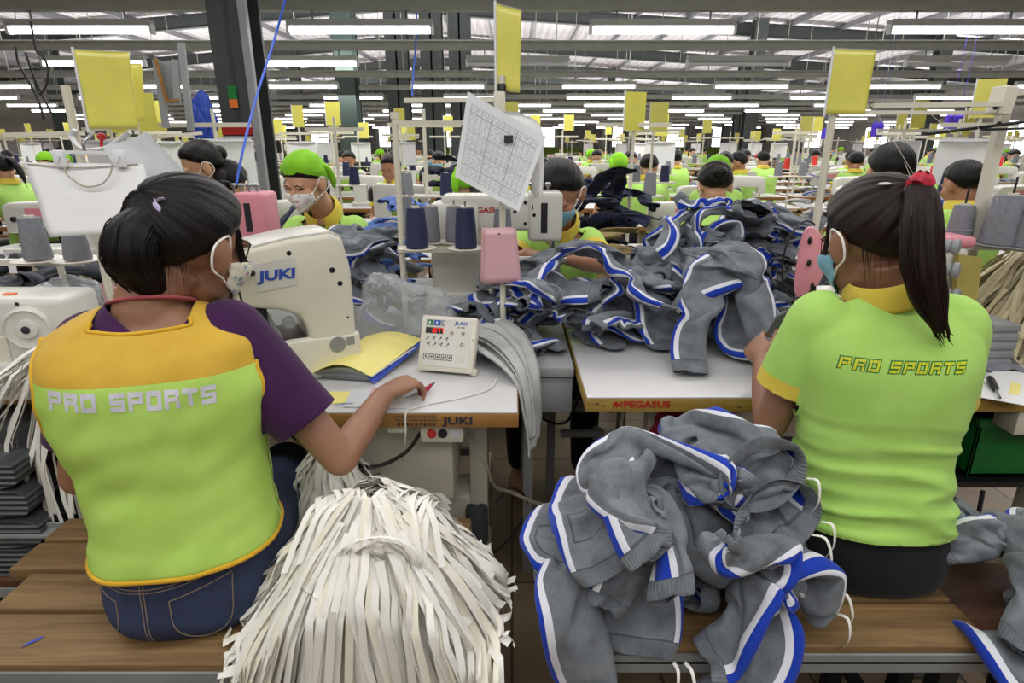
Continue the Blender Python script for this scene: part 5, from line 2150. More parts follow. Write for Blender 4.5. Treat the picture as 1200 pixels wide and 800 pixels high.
# ---- heaps of white cotton tape
def tape_heap(name, label, c, rx, ry, h, n, m='white_tape', edge=None, seed=0, w=(.010, .014), swirl=True, drop=.3, cat='tape', th0=0, th1=2 * PI, lmin=.5):
    """hundreds of tape ends spilling from a crown; edge: y of a bench edge they fall over"""
    q = random.Random(seed)
    mb = MB()
    def surf(th, s, rx=rx, ry=ry):
        """s = 0 crown .. 1 foot, beyond 1 it drops"""
        rr = min(s, 2.0)
        f = rr ** .9
        z = h * max(0, 1 - .50 * rr - .50 * rr ** 1.9) if s <= 1 else 0 - (s - 1) * .05
        fx = rr ** 1.05 if rr <= 1 else 1.0 + .12 * (rr - 1)
        if rr > 1.1: f = 1.1 ** .9 + (rr - 1.1) * (1.0 if math.sin(th) < -.25 else .2)
        p = V3((math.cos(th) * rx * fx, math.sin(th) * ry * f, z))
        p += V3((math.cos(th), math.sin(th), 0)) * (.018 * noise.noise(V3((math.cos(th) * 2, math.sin(th) * 2, s * 2 + seed))))
        return p
    for i in range(n):
        th = q.uniform(th0, th1)
        s0 = max(0.02, q.gauss(.2, .18))
        front = edge is not None and math.sin(th) < -.35
        ln = (q.uniform(1.1, 1.9) if q.random() < .8 else q.uniform(.6, 1.2)) if front else q.uniform(lmin + .15, 1.05)
        lift = q.random() ** 1.3 * .034
        dth = q.gauss(0, .15)
        mb.mat(q.choice([0, 0, 0, 1, 2]) if m == 'white_tape' else 0)
        tw = q.uniform(-.6, .6)
        ww = q.uniform(*w)
        ph, fr, am = q.uniform(0, 6), q.uniform(4, 9), q.uniform(.002, .009)
        pts, sd = [], []
        N_ = 22
        fall = None
        for k in range(N_ + 1):
            a = k / N_
            s = s0 + ln * a
            t = th + dth * a + .03 * math.sin(fr * a + ph)
            p = surf(t, s)
            nrm = V3((math.cos(t) * .8, math.sin(t) * .8, .7)).normalized()
            p = p + nrm * (lift + am * math.sin(fr * a * 1.7 + ph) + .004)
            P_ = V3(c) + p
            if edge is not None and P_.y < edge - .005:
                ov = edge - .005 - P_.y
                P_.y = edge - .010 - .035 * (1 - math.exp(-ov * 9)) - lift * .9
                P_.z = P_.z - ov * 1.25
            elif P_.z < c[2] + .003:
                P_.z = c[2] + .003 + lift * .3
            tan = V3((-math.sin(t), math.cos(t), 0))
            x = (tan * math.cos(tw * a + tw * .5) + nrm * math.sin(tw * a + tw * .5)).normalized()
            pts.append(P_)
            sd.append(x)
        mb.ribbon(pts, sd, ww)
    mb.mat(0)
    if swirl:
        for i in range(18):                       # folded loops at the crown
            r0 = .012 + .0022 * i
            cx = q.uniform(-.02, .02)
            base = V3(c) + V3((.12 * rx + cx, -.42 * ry, h * .74))
            pts, sd = [], []
            a0, a1 = q.uniform(0, 6), q.uniform(2.5, 4.5)
            for k in range(15):
                t = a0 + a1 * k / 14
                v = V3((math.cos(t) * r0 * 1.3, -math.sin(t) * r0 * .25 - .012, math.sin(t) * r0 * 1.2))
                pts.append(base + v)
                sd.append(V3((0, -1, .35)).normalized())
            mb.ribbon(pts, sd, .012)
        for i in range(34):                       # bands folded over the top
            x0 = q.uniform(-.5, .5) * rx
            a = q.uniform(-.5, .5)
            pts = []
            for k in range(13):
                t = -1 + 2 * k / 12
                pts.append(V3(c) + V3((x0 + a * t * rx * .5 + .01 * q.random(), t * ry * .45, h * (1.02 - .30 * t * t - .5 * (x0 / rx) ** 2) + .012 * q.random())))
            mb.ribbon(smooth_path(pts[::3], 14), [V3((1, .2 * a, .2)).normalized()] * 15, .012)
    o = mb.build(name, [M[m], M['tape_cream'], M['tape_shade']] if m == 'white_tape' else M[m], None, 180)
    recentre(o, name)
    tag(o, label, cat, None, 'stuff')
    # solid heart so that no light passes through
    b = MB()
    b.grid(lambda u, v: V3(c) + surf(2 * PI * u, v * .98) * .93 + V3((0, 0, .002)), 40, 14, True)
    if edge is not None:
        b.v = [(x, max(y, edge + .004), z) for x, y, z in b.v]
    k = b.build('heart', M[m], o, 180, world=True)
    k['kind'] = 'stuff'
    return o
tape_heap('cotton_tape', 'big heap of cream white cotton tapes spilling over the bench end', (-.262, .965, .482), .225, .205, .245, 700, edge=.825, seed=3, w=(.012, .0165))
# a second layer falling down the front of the bench
tape_heap('cotton_tape', 'bundle of white tapes lying between the woman in the vest and the big tape heap', (-.445, 1.30, .455), .10, .12, .20, 130, seed=8, swirl=False)
tape_heap('cotton_tape', 'white cotton tapes hanging off the table behind the left shoulder of the vest', (-1.03, 1.42, .752), .26, .20, .15, 260, seed=12, edge=1.34, swirl=False)
tape_heap('cotton_tape', 'heap of yellowish white tapes at the right edge behind the wooden guard', (1.62, 1.80, .752), .24, .22, .32, 320, m='cream_cloth', seed=21, swirl=False)
# tie round the heap and loose tapes on the bench
mb = MB()
pts = [V3((-.262, .965, .60)) + V3((math.cos(t) * .15, math.sin(t) * .15 - .012, .03 * math.sin(2 * t) - .002)) for t in [PI * 1.02 + PI * .96 * k / 20 for k in range(21)]]
mb.ribbon(pts, [V3((0, -.35, 1)).normalized()] * 21, .013)
o = mb.build('tie_tape', M['white_tape'], None, 60); tag(recentre(o, 'tie_tape'), 'white tape tied across the front of the big tape heap', 'tape')
q_ = random.Random(2)
ends = [((335, 745), (262, 768)), ((330, 752), (268, 775)), ((340, 760), (262, 785)), ((345, 770), (255, 792)), ((350, 742), (285, 752))]
for i, (a, b) in enumerate(ends):
    A_, B_ = atz(a[0], a[1], .486 + .002 * i), atz(b[0], b[1], .484 + .001 * i)
    pts = smooth_path([A_, A_.lerp(B_, .5) + V3((0, .01 * q_.uniform(-1, 1), .004)), B_], 10)
    d = (B_ - A_).normalized()
    mb = MB(); mb.ribbon(pts, [V3((-d.y, d.x, 0))] * 11, .013)
    o = mb.build('loose_tape', M['white_tape'], None, 60)
    tag(recentre(o, 'loose_tape'), 'loose white tape end on the bench beside the jeans, %s from the back' % ordw[[4, 0, 1, 2, 3].index(i) if False else [1, 2, 3, 4, 0][i]], 'tape', 'loose tapes on the bench')
mb = MB()
mb.ribbon(smooth_path([at(345, 665, .98), at(328, 678, .93), at(325, 700, .91), at(337, 712, .90)], 14), [V3((.3, -.7, .4)).normalized()] * 15, .007)
o = mb.build('loose_tape', M['white_tape'], None, 60); tag(recentre(o, 'loose_tape'), 'thin white tape curling out from the left flank of the big heap', 'tape')

# ---- trolley with folded dark rib fabric at the left edge
t = thing('trolley', 'low trolley board with rusty edge under the folded dark fabric', 'trolley', (-1.55, 1.42, 0))
mb = MB(); mb.boxx((-2.0, 1.225, .30), (-1.125, 1.62, .325), .003); mb.build('board', M['brown_wood'], t, 35, world=True)
mb = MB(); mb.boxx((-2.0, 1.22, .275), (-1.12, 1.625, .30)); mb.build('steel_edge', M['grey_paint'], t, 20, world=True)
for x in (-1.93, -1.32):
    for y in (1.26, 1.59):
        mb = MB(); mb.boxx((x - .02, y - .02, .0), (x + .02, y + .02, .275)); mb.build('leg', M['dark_steel'], t, 20, world=True)
q_ = random.Random(6)
for i in range(4):
    z0 = .326 + i * .082
    mb = MB()
    def fold(u, v, z0=z0, i=i):
        th = 2 * PI * u
        ex = .42
        x = abs(math.cos(th)) ** ex * (1 if math.cos(th) > 0 else -1)
        z = abs(math.sin(th)) ** ex * (1 if math.sin(th) > 0 else -1)
        y = lerp(1.235, 1.61, v)
        return V3((-1.47 + x * (.335 - .012 * i) + .012 * noise.noise(V3((y * 4, i, z))), y, z0 + .040 + z * .039 + .006 * noise.noise(V3((x * 3, y * 5, i)))))
    mb.grid(fold, 40, 12, True)
    mb.f.append([12 * 40 + k for k in range(40)]); mb.m.append(0)
    mb.f.append(list(range(40))[::-1]); mb.m.append(0)
    o = mb.build('folded_fabric', M['rib_fold'], None, 50)
    tag(recentre(o, 'folded_fabric'), 'folded dark grey rib fabric on the trolley, %s from the top of its stack' % ordw[3 - i], 'fabric', 'folded fabric on the trolley')

# ---- on the left work table
# programmable machine head with its arm pointing at the operator
def big_machine():
    O = V3((-.52, 1.60, .75))
    ax = V3((-.86, -.51, 0)).normalized()           # towards the needle
    nn = V3((.51, -.86, 0)).normalized() * 1        # side facing the camera
    up = V3((0, 0, 1))
    Mx = Matrix.Identity(4)
    for i in range(3):
        Mx[i][0], Mx[i][1], Mx[i][2], Mx[i][3] = ax[i], up[i], nn[i], O[i]
    for i in range(3):
        Mx[i][3] += Mx[i][0] * .24 * .15
        Mx[i][0] *= .85
        Mx[i][1] *= .97
    t = thing('bartacking_machine', 'big white bartacking machine with blue lettering, in front of the woman in the vest', 'sewing machine', O)
    # side outline (x towards the needle, y up)
    mb = MB()
    prof = [(-.10, .03), (-.115, .12), (-.115, .30), (-.095, .385), (-.06, .400), (.06, .392), (.17, .375), (.235, .350), (.24, .30), (.24, .235), (.19, .222), (.10, .205), (.055, .185), (.035, .15), (.03, .105), (-.0, .105), (-.0, .03)]
    mb.prism(prof, -.085, .085, Mx, bev=.016, seg=3)
    mb.build('arm', M['machine_cream'], t, 40, world=True)
    mb = MB()
    mb.prism([(-.125, 0), (-.125, .118), (.09, .122), (.225, .105), (.235, .085), (.235, .055), (.10, .0)], -.088, .088, Mx, bev=.010, seg=3)
    mb.build('bed', M['machine_cream'], t, 40, world=True)
    def L(x, y, z): return Mx @ V3((x, y, z))
    mb = MB(); mb.prism([(.035, .1235), (.10, .1245), (.235, .108), (.235, .104), (.10, .12), (.035, .119)], -.07, .070, Mx); mb.build('feed_plate', M['dark_steel'], t, 30, world=True)
    # rounded lid on the arm
    mb = MB(); mb.prism([(-.098, .386), (-.06, .404), (.06, .397), (.17, .380), (.238, .354), (.238, .345), (.17, .371), (.06, .388), (-.06, .395)], -.078, .078, Mx, bev=.003); mb.build('top_cover', M['machine_white'], t, 40, world=True)
    # white name plate and blue lettering on the side
    P = lambda x, y, z=.0858: L(x, y, z)
    mb = MB(); mb.prism([(.165, .262), (.165, .335), (.05, .345), (.05, .272)], .0852, .0866, Mx); mb.build('name_plate', M['machine_white'], t, 20, world=True)
    lettering('lettering', 'JUKI', .034, frame_m(P(.105, .302, .0875), -ax, up), M['ink_blue'], t, sx=1.35, offset=.0014, shear=.1)
    for x, y, r in ((-.055, .30, .0075), (-.075, .262, .007), (.065, .355, .006), (.195, .365, .007), (-.09, .165, .003)):
        mb = MB(); mb.lathe([(r, -.002), (r, .001)], P(x, y, .085), nn, 14); mb.build('screw_hole', M['black_plastic'], t, 30, world=True)
    mb = MB(); mb.lathe([(.022, 0), (.022, .003), (.0, .0032)], P(-.050, .092, .087), nn, 24, False); mb.build('badge', M['machine_grey'], t, 30, world=True)
    mb = MB(); mb.prism([(-.078, .085), (-.078, .108), (-.104, .108), (-.104, .085)], .086, .0885, Mx); mb.build('model_plate', M['machine_grey'], t, 20, world=True)
    mb = MB(); mb.boxx((0, 0, 0), (.0, .0, .0)) if False else None
    # tension assembly, thread take-up, presser and needle
    mb = MB(); mb.tube([P(.205, .315, .08), P(.205, .315, .115)], .008, 10); mb.lathe([(.013, 0), (.013, .004)], P(.205, .315, .095), nn, 16); mb.lathe([(.013, 0), (.013, .004)], P(.205, .315, .102), nn, 16); mb.build('tension_disc', M['steel'], t, 35, world=True)
    mb = MB(); mb.tube([P(.175, .318, .08), P(.175, .318, .108)], .006, 10); mb.sphere(P(.175, .318, .110), .008, 10, 6); mb.build('knob', M['black_plastic'], t, 35, world=True)
    mb = MB(); mb.tube(smooth_path([P(.222, .35, .06), P(.226, .345, .10), P(.215, .27, .112), P(.212, .235, .105), P(.225, .222, .07)], 20), .0026, 8); mb.build('thread_guide', M['dark_steel'], t, 60, world=True)
    mb = MB(); mb.tube([L(.20, .235, .02), L(.20, .165, .02)], .011, 14); mb.tube([L(.20, .165, .02), L(.20, .125, .02)], .004, 8); mb.build('needle_bar', M['steel'], t, 40, world=True)
    mb = MB(); mb.box(L(.17, .20, .05), (.05, .03, .03), (0, 0, .5), .004); mb.tube([L(.165, .205, .07), L(.135, .12, .075)], .012, 10); mb.build('clamp_lifter', M['dark_steel'], t, 35, world=True)
    mb = MB(); mb.prism([(.145, .215), (.165, .215), (.185, .128), (.105, .128)], .055, .062, Mx); mb.build('work_clamp', M['machine_grey'], t, 20, world=True)
    mb = MB(); mb.lathe([(.018, 0), (.018, .006), (.012, .010)], P(.085, .165, .06), nn, 20); mb.build('dial', M['machine_grey'], t, 30, world=True)
    mb = MB()
    mb.grid(lambda u, v: L(.262 + .02 * math.sin(v * 2), .34 - .19 * v, -.085 + .165 * u), 6, 8); mb.build('eye_guard', M['clear_guard'], t, 180, world=True)
    mb = MB(); mb.prism([(.242, .205), (.262, .215), (.262, .335), (.242, .345)], -.10, -.012, Mx, bev=.006); mb.build('face_plate', M['machine_cream'], t, 40, world=True)
    mb = MB(); mb.boxx((0, 0, 0), (.001, .001, .001)); 
    for x, z in ((-.10, .06), (.18, .06), (-.10, -.06), (.18, -.06)):
        mb = MB(); mb.lathe([(.015, -.004), (.013, .004)], L(x, -.001, z) + V3((0, 0, .003)), up, 12); mb.build('rubber_foot', M['black_plastic'], t, 35, world=True)
    return t
big_machine()

# operating panel
def control_panel():
    c = at(522, 436, 1.535); c.z = .752
    yaw = R(-13)
    tilt = R(24)
    Mx = Matrix.Translation(c) @ Matrix.Rotation(yaw, 4, 'Z') @ Matrix.Rotation(-tilt, 4, 'X')
    t = thing('operating_panel', 'beige sewing control panel with red display standing on the white table', 'control panel', c)
    def add(name, mb, m, sm=35):
        mb.v = [tuple(Mx @ V3(p)) for p in mb.v]
        return mb.build(name, M[m], t, sm, world=True)
    mb = MB(); mb.boxx((-.080, -.014, .004), (.080, .016, .158), .006); add('housing', mb, 'machine_cream')
    mb = MB(); mb.boxx((-.068, -.0155, .018), (.066, -.0138, .148)); add('keypad', mb, 'machine_white', 0)
    mb = MB(); mb.boxx((-.064, -.017, .108), (-.014, -.0152, .124)); dsp = add('display', mb, 'black_plastic', 0)
    # seven segment digits
    mb = MB()
    seg = {'1': 'bc', '0': 'abcdef', '7': 'abc', '5': 'acdfg'}
    for i, ch in enumerate('1077'):
        x = -.050 + i * .010
        for s in seg[ch]:
            w_, h_, y0 = .006, .011, .1105
            bx = {'a': (0, h_, w_, h_ + .0012), 'd': (0, 0, w_, .0012), 'g': (0, h_ / 2, w_, h_ / 2 + .0012), 'b': (w_, h_ / 2, w_ + .0012, h_), 'c': (w_, 0, w_ + .0012, h_ / 2), 'e': (0, 0, .0012, h_ / 2), 'f': (0, h_ / 2, .0012, h_)}[s]
            mb.boxx((x + bx[0], -.0176, y0 + bx[1]), (x + bx[2], -.0169, y0 + bx[3]))
    mb.v = [tuple(Mx @ V3(p)) for p in mb.v]; mb.build('digit', M['led_red'], dsp, 0, world=True)
    for x0, m in ((-.066, 'green_plastic'), (-.045, 'ink_blue'), (-.024, 'machine_grey')):
        mb = MB(); mb.boxx((x0 + .003, -.0165, .130), (x0 + (.022 if m != 'machine_grey' else .014), -.0152, .145)); k_ = add('function_key', mb, m, 0)
        mb = MB(); mb.boxx((x0 + .009, -.0172, .134), (x0 + .014, -.0163, .141)); mb.v = [tuple(Mx @ V3(p)) for p in mb.v]; mb.build('key_symbol', M['paper'], k_, 0, world=True)
    me = text_mesh('JUKI', .0125, .0003, .0003)
    me.transform(Mx @ frame_m(V3((.036, -.0157, .139)), (1, 0, 0), (0, 0, 1)) @ Matrix.Diagonal((1.5, 1, 1, 1))); me.materials.clear(); finish(me, M['ink_blue'], 0); link('lettering', me, t, world=True)
    me = text_mesh('LK-1900', .006, .0003, .0001)
    me.transform(Mx @ frame_m(V3((.036, -.0157, .128)), (1, 0, 0), (0, 0, 1))); me.materials.clear(); finish(me, M['ink'], 0); link('lettering', me, t, world=True)
    for x, z in ((.012, .112), (.044, .112), (.044, .082)):
        mb = MB(); mb.boxx((x - .011, -.0165, z - .008), (x + .011, -.0152, z + .008)); k_ = add('push_key', mb, 'cream_paint', 0)
        mb = MB(); mb.lathe([(.0045, -.0008), (.0045, .0008), (.003, .0008), (.003, -.0008)], (x, -.0168, z), (0, -1, 0), 14, False); mb.v = [tuple(Mx @ V3(p)) for p in mb.v]; mb.build('key_symbol', M['ink'], k_, 0, world=True)
    for r_ in range(2):
        for i in range(4):
            mb = MB(); x, z = -.058 + i * .0185 + .004 * r_, .093 - r_ * .016
            mb.box((x, -.016, z), (.010, .0008, .0016), (0, .7 if (i + r_) % 2 else -.7, 0)); mb.box((x + .003, -.016, z + .004), (.004, .0008, .004)); add('symbol', mb, 'ink', 0)
    for i in range(5):
        mb = MB(); x, z = -.057 + i * .0172, .043
        for lo, hi in (((x - .007, -.0162, z - .008), (x - .0055, -.0152, z + .008)), ((x + .0055, -.0162, z - .008), (x + .007, -.0152, z + .008)), ((x - .007, -.0162, z + .0065), (x + .007, -.0152, z + .008)), ((x - .007, -.0162, z - .008), (x + .007, -.0152, z - .0065)), ((x - .002, -.0162, z - .002), (x + .002, -.0152, z + .003))): mb.boxx(lo, hi)
        add('select_key', mb, 'ink', 0)
    mb = MB(); mb.boxx((.034, -.0162, .034), (.056, -.0152, .056)); add('push_key', mb, 'cream_paint', 0)
    mb = MB(); mb.box((.073, -.0145, .098), (.001, .001, .006), (0, .6, 0)); mb.box((.073, -.0145, .094), (.001, .001, .006), (0, -.6, 0)); add('arrow_mark', mb, 'ink', 0)
    mb = MB(); mb.boxx((.070, -.005, .0), (.088, .022, .020), .004); add('cable_socket', mb, 'cream_paint')
    mb = MB(); mb.boxx((c.x - .06, c.y + .02, .7505), (c.x + .06, c.y + .075, .756), .002); mb.boxx((c.x - .02, c.y + .05, .752), (c.x + .02, c.y + .066, .85)); mb.build('stand', M['grey_paint'], t, 35, world=True)
control_panel()
# white spool behind the panel
t = thing('white_spool', 'white plastic cup with blue printed lid behind the control panel', 'cup', at(515, 392, 1.70) * 1)
c = V3((t.location.x, 1.70, .751)); t.location = c
mb = MB(); mb.lathe([(.028, 0), (.030, .01), (.030, .085), (.028, .09)], c, (0, 0, 1), 28); mb.build('cup', M['white_plastic'], t, 35, world=True)
mb = MB(); mb.lathe([(.0305, .088), (.0305, .098), (.027, .101), (.0, .101)], c, (0, 0, 1), 28, False); mb.build('lid', M['white_plastic'], t, 35, world=True)
mb = MB(); mb.lathe([(.021, .1015), (.021, .1022), (.013, .1022), (.013, .1015)], c, (0, 0, 1), 24, False); mb.build('printed_ring', M['ink_blue'], t, 35, world=True)

# folder with yellow cover sheet
def sheet(name, mb_m, parent, cs, nu=18, nv=18, zf=None, uv=False):
    """bilinear sheet between four corners (near-left, near-right, far-right, far-left)"""
    a, b, c, d = [V3(x) for x in cs]
    mb = MB()
    mb.grid(lambda u, v: a.lerp(b, u).lerp(d.lerp(c, u), v) + (zf(u, v) if zf else V3()), nu, nv)
    o = mb.build(name, M[mb_m], parent, 180, world=parent is not None)
    if uv:
        l = o.data.uv_layers.new(name='UVMap')
        w_ = nu + 1
        for lp in o.data.loops:
            i = lp.vertex_index
            l.data[lp.index].uv = ((i % w_) / nu, (i // w_) / nv)
    return o
t = thing('document_folder', 'yellow cover sheet over a stack of papers with blue edge, on the white table', 'folder', (-.40, 1.6, .75))
A_, B_, C__, D_ = V3((-.535, 1.475, .757)), V3((-.370, 1.462, .757)), V3((-.275, 1.745, .762)), V3((-.455, 1.775, .762))
curl = lambda k: (lambda u, v: V3((0, 0, k + .030 * math.sin(PI * min(1, u * 1.02)) * (1 - .35 * v) + .006 * v)))
for i in range(5):
    dx = V3((-.022 + .008 * i, .030 - .006 * i, 0))
    sheet('paper_sheet', 'paper' if i % 2 else 'paper_grey', t, [A_ + dx, B_ + dx * .3, C__ + dx * 1.1, D_ + dx], zf=(lambda i: (lambda u, v: V3((0, 0, .001 + .0035 * i + .020 * (i / 5) * math.sin(PI * u) * (1 - .3 * v)))))(i))
sheet('cover_sheet', 'yellow_paper', t, [A_, B_, C__, D_], zf=curl(.016))
sheet('blue_edge', 'blue_edge', t, [B_ + V3((-.012, 0, .0166)), B_ + V3((.007, -.004, -.004)), C__ + V3((.012, -.004, .016)), C__ + V3((-.008, 0, .0226))], 4, 18)
mb = MB(); mb.boxx((A_.x - .04, A_.y - .012, .7505), (A_.x - .018, A_.y + .008, .757), .002); mb.build('label_tab', M['white_plastic'], t, 30, world=True)
def flat(name, label, cat, m, px, z=.7512, group=None):
    a, b, c, d = [atz(u, v, z) for u, v in px]
    mb = MB()
    mb._add([a, b, c, d, a + V3((0, 0, .0012)), b + V3((0, 0, .0012)), c + V3((0, 0, .0012)), d + V3((0, 0, .0012))], [[3, 2, 1, 0], [4, 5, 6, 7], [0, 1, 5, 4], [1, 2, 6, 5], [2, 3, 7, 6], [3, 0, 4, 7]])
    o = mb.build(name, M[m], None, 0)
    return tag(recentre(o, name), label, cat, group)
flat('note_paper', 'small yellow note on the white table below the folder', 'note', 'yellow_paper', [(378, 474), (404, 472), (411, 459), (368, 459)])
flat('card_sleeve', 'grey white card sleeve on the table edge beside the yellow note', 'card', 'paper_grey', [(402, 477), (436, 477), (443, 457), (412, 457)], .7515)
flat('pink_slip', 'pale pink slip half under the folder on the white table', 'slip', 'pink_card', [(430, 470), (446, 473), (452, 456), (437, 454)], .7545)
flat('card_sleeve', 'white card with blue pen line, right of the pink slip', 'card', 'paper', [(436, 478), (478, 478), (484, 463), (446, 463)], .7515)
mb = MB(); mb.ribbon([atz(392, 475, .7535), atz(402, 473, .7535), atz(414, 472, .7535)], [V3((0, 1, 0))] * 3, .003); o = mb.build('pen_mark', M['ink_blue'], None, 0); tag(recentre(o, 'blue_pin'), 'thin blue strip across the papers at the table edge', 'strip')
# red snips under the hand
t = thing('thread_snips', 'dark red thread snips under the hand of the woman in the vest', 'snips', atz(495, 460, .75))
c = atz(496, 458, .758)
mb = MB(); mb.sphere(c, (.016, .008, .007), 14, 8, (0, -.5, .9)); mb.sphere(c + V3((.012, .012, .004)), (.014, .006, .005), 12, 8, (0, -.6, .9)); mb.build('handle', M['maroon_bag'], t, 60, world=True)
mb = MB(); mb.box(c + V3((-.022, -.016, -.003)), (.036, .006, .002), (0, 0, .7)); mb.build('blade', M['steel'], t, 20, world=True)
mb = MB(); mb.box(c + V3((.020, .022, .008)), (.004, .018, .003), (.3, 0, -.5)); mb.build('pivot', M['ink'], t, 20, world=True)
# clear bags and red yarn behind the folder
bag('plastic_bag', 'crumpled clear plastic bag lying behind the yellow folder', (-.36, 1.84, .82), .125, 'clear_plastic', 9, 'bag', (1.15, .45, 1.0), .42, 4)
bag('plastic_bag', 'clear bag with red and yellow yarn beside the clear crumpled one', (-.19, 1.90, .80), .075, 'clear_plastic', 15, 'bag', (1.1, .7, .9), .4, 4)
mb = MB(); q_ = random.Random(4)
for i in range(60):
    c = V3((-.19, 1.90, .785)) + V3((q_.gauss(0, .028), q_.gauss(0, .016), q_.gauss(0, .015)))
    mb.tube(smooth_path([c + V3((q_.gauss(0, .015), q_.gauss(0, .012), q_.gauss(0, .012))) for _ in range(4)], 8), .0022, 5)
o = mb.build('yarn_clump', M['maroon_bag'], None, 60); tag(recentre(o, 'yarn_clump'), 'tangle of dark red yarn inside the small clear bag', 'yarn', None, 'stuff')
# pale rib bands draped over the table corner
for i in range(4):
    q_ = random.Random(30 + i)
    o0 = V3((.014 * i - .02, .022 * i, .012 * i))
    path = smooth_path([V3((-.115, 1.70, .775)) + o0, V3((-.075, 1.665, .795)) + o0, V3((-.025, 1.61, .785)) + o0, V3((.012, 1.55, .772)) + o0 * .8, V3((.036, 1.50, .748)) + o0 * .6, V3((.046, 1.475, .69)) + o0 * .5, V3((.050 + .004 * i, 1.465 + .015 * i, .60 + .03 * (i % 2))), V3((.050 + .004 * i, 1.46 + .015 * i, .565 + .035 * (i % 3)))], 40)
    mb = MB()
    def band(u, v):
        j = min(39, int(v * 40)); p = path[int(round(v * 40))]
        d = (path[j + 1] - path[j]).normalized()
        sdv = V3((.55, .80, 0)).lerp(V3((.25, 1, 0)), v).normalized()
        n = d.cross(sdv).normalized()
        return p + sdv * ((u - .5) * (.115 - .02 * (i % 2))) + n * (.007 * math.sin(u * 9 + i * 2 + v * 2.5) + .004 * math.sin(u * 17 + i) * (1 - v) + .003)
    mb.grid(band, 36, 40)
    o = mb.build('rib_band', M['pale_rib'], None, 180)
    sd = o.modifiers.new('thickness', 'SOLIDIFY'); sd.thickness = .004
    l = o.data.uv_layers.new(name='UVMap')
    for lp in o.data.loops:
        k = lp.vertex_index
        l.data[lp.index].uv = ((k % 37) / 36 * .1 + .2, .65 + (k // 37) / 40 * .5)
    tag(recentre(o, 'rib_band'), 'pale grey rib band over the right corner of the white table, %s from the front' % ordw[i], 'rib band', 'rib bands on the table corner')
# ================================================================== SIGN POLES, THREAD STANDS, HANGING PAPERS (near)
def bar(mb, p, q, w, h=None):
    """rectangular bar between two points"""
    p, q = V3(p), V3(q)
    x, y = ortho(q - p)
    h = h or w
    vs = [c + x * (sx * h / 2) + y * (sy * w / 2) for c in (p, q) for sx, sy in ((-1, -1), (1, -1), (1, 1), (-1, 1))]
    mb._add(vs, [[0, 1, 2, 3], [7, 6, 5, 4], [0, 4, 5, 1], [1, 5, 6, 2], [2, 6, 7, 3], [3, 7, 4, 0]])

def cone(label, c, r, h, m, group=None, name='thread_cone'):
    t = thing(name, label, 'thread cone', c, group=group)
    mb = MB(); mb.lathe([(r * .98, 0), (r, .006), (r * .93, h * .5), (r * .80, h - .004), (r * .76, h), (.012, h)], (0, 0, 0), (0, 0, 1), 28, False)
    mb.build('thread', M[m], t, 50)
    mb = MB(); mb.lathe([(.013, h - .01), (.013, h + .006), (.008, h + .006), (.008, h - .01)], (0, 0, 0), (0, 0, 1), 14, False); mb.build('core', M['cream_paint'], t, 40)
    return t

# pole between the tables: sign tag on top, grid paper and pink card hanging from it
t = thing('sign_pole', 'beige pole with cross arms rising from the white table in the middle', 'pole', (-.028, 1.78, .75))
mb = MB(); mb.tube([(-.028, 1.78, .75), (-.028, 1.78, 1.53)], .0095, 12); mb.build('pole', M['cream_paint'], t, 60, world=True)
mb = MB(); mb.lathe([(.025, 0), (.025, .012), (.014, .02)], (-.028, 1.78, .75), (0, 0, 1), 18); mb.build('base_flange', M['cream_paint'], t, 35, world=True)
mb = MB(); bar(mb, (-.30, 1.80, 1.468), (-.02, 1.78, 1.470), .012, .024); mb.build('cross_arm', M['cream_paint'], t, 20, world=True)
mb = MB(); mb.boxx((-.050, 1.765, 1.43), (-.020, 1.795, 1.49), .004); mb.build('clamp', M['cream_paint'], t, 30, world=True)
mb = MB(); mb.lathe([(.012, 0), (.012, .016), (.010, .02)], (-.028, 1.78, 1.49), (0, 0, 1), 14); mb.build('cap', M['black_plastic'], t, 35, world=True)

def tag_sign(label, px, y, mark=None, strip=True, group=None, back=False):
    """yellow laminated tag: px corners TL, TR, BR, BL"""
    c = [at(u, v, y) for u, v in px]
    t = thing('yellow_tag', label, 'tag', (c[3] + c[2]) / 2, group=group)
    mb = MB()
    n = (c[1] - c[0]).cross(c[3] - c[0]).normalized() * .0016
    mb.grid(lambda u, v: c[3].lerp(c[2], u).lerp(c[0].lerp(c[1], u), v) + n * (1.5 * math.sin(u * PI) + .8 * math.sin(v * 5)), 12, 12)
    o = mb.build('card', M['yellow_tag'], t, 180, world=True)
    sd = o.modifiers.new('t', 'SOLIDIFY'); sd.thickness = .0015
    if strip:
        mb = MB(); mb.tube([c[3].lerp(c[0], -.05), c[0].lerp(c[3], -.03)], .0035, 8); mb.build('edge_strip', M['white_plastic'], t, 60, world=True)
        mb = MB(); mb.tube([c[0], c[1]], .0022, 6); mb.build('top_fold', M['clear_plastic'], t, 60, world=True)
    return t
tag_sign('tall narrow yellow tag at the top of the middle pole', [(580, 4), (611, 12), (609, 109), (581, 105)], 1.78)
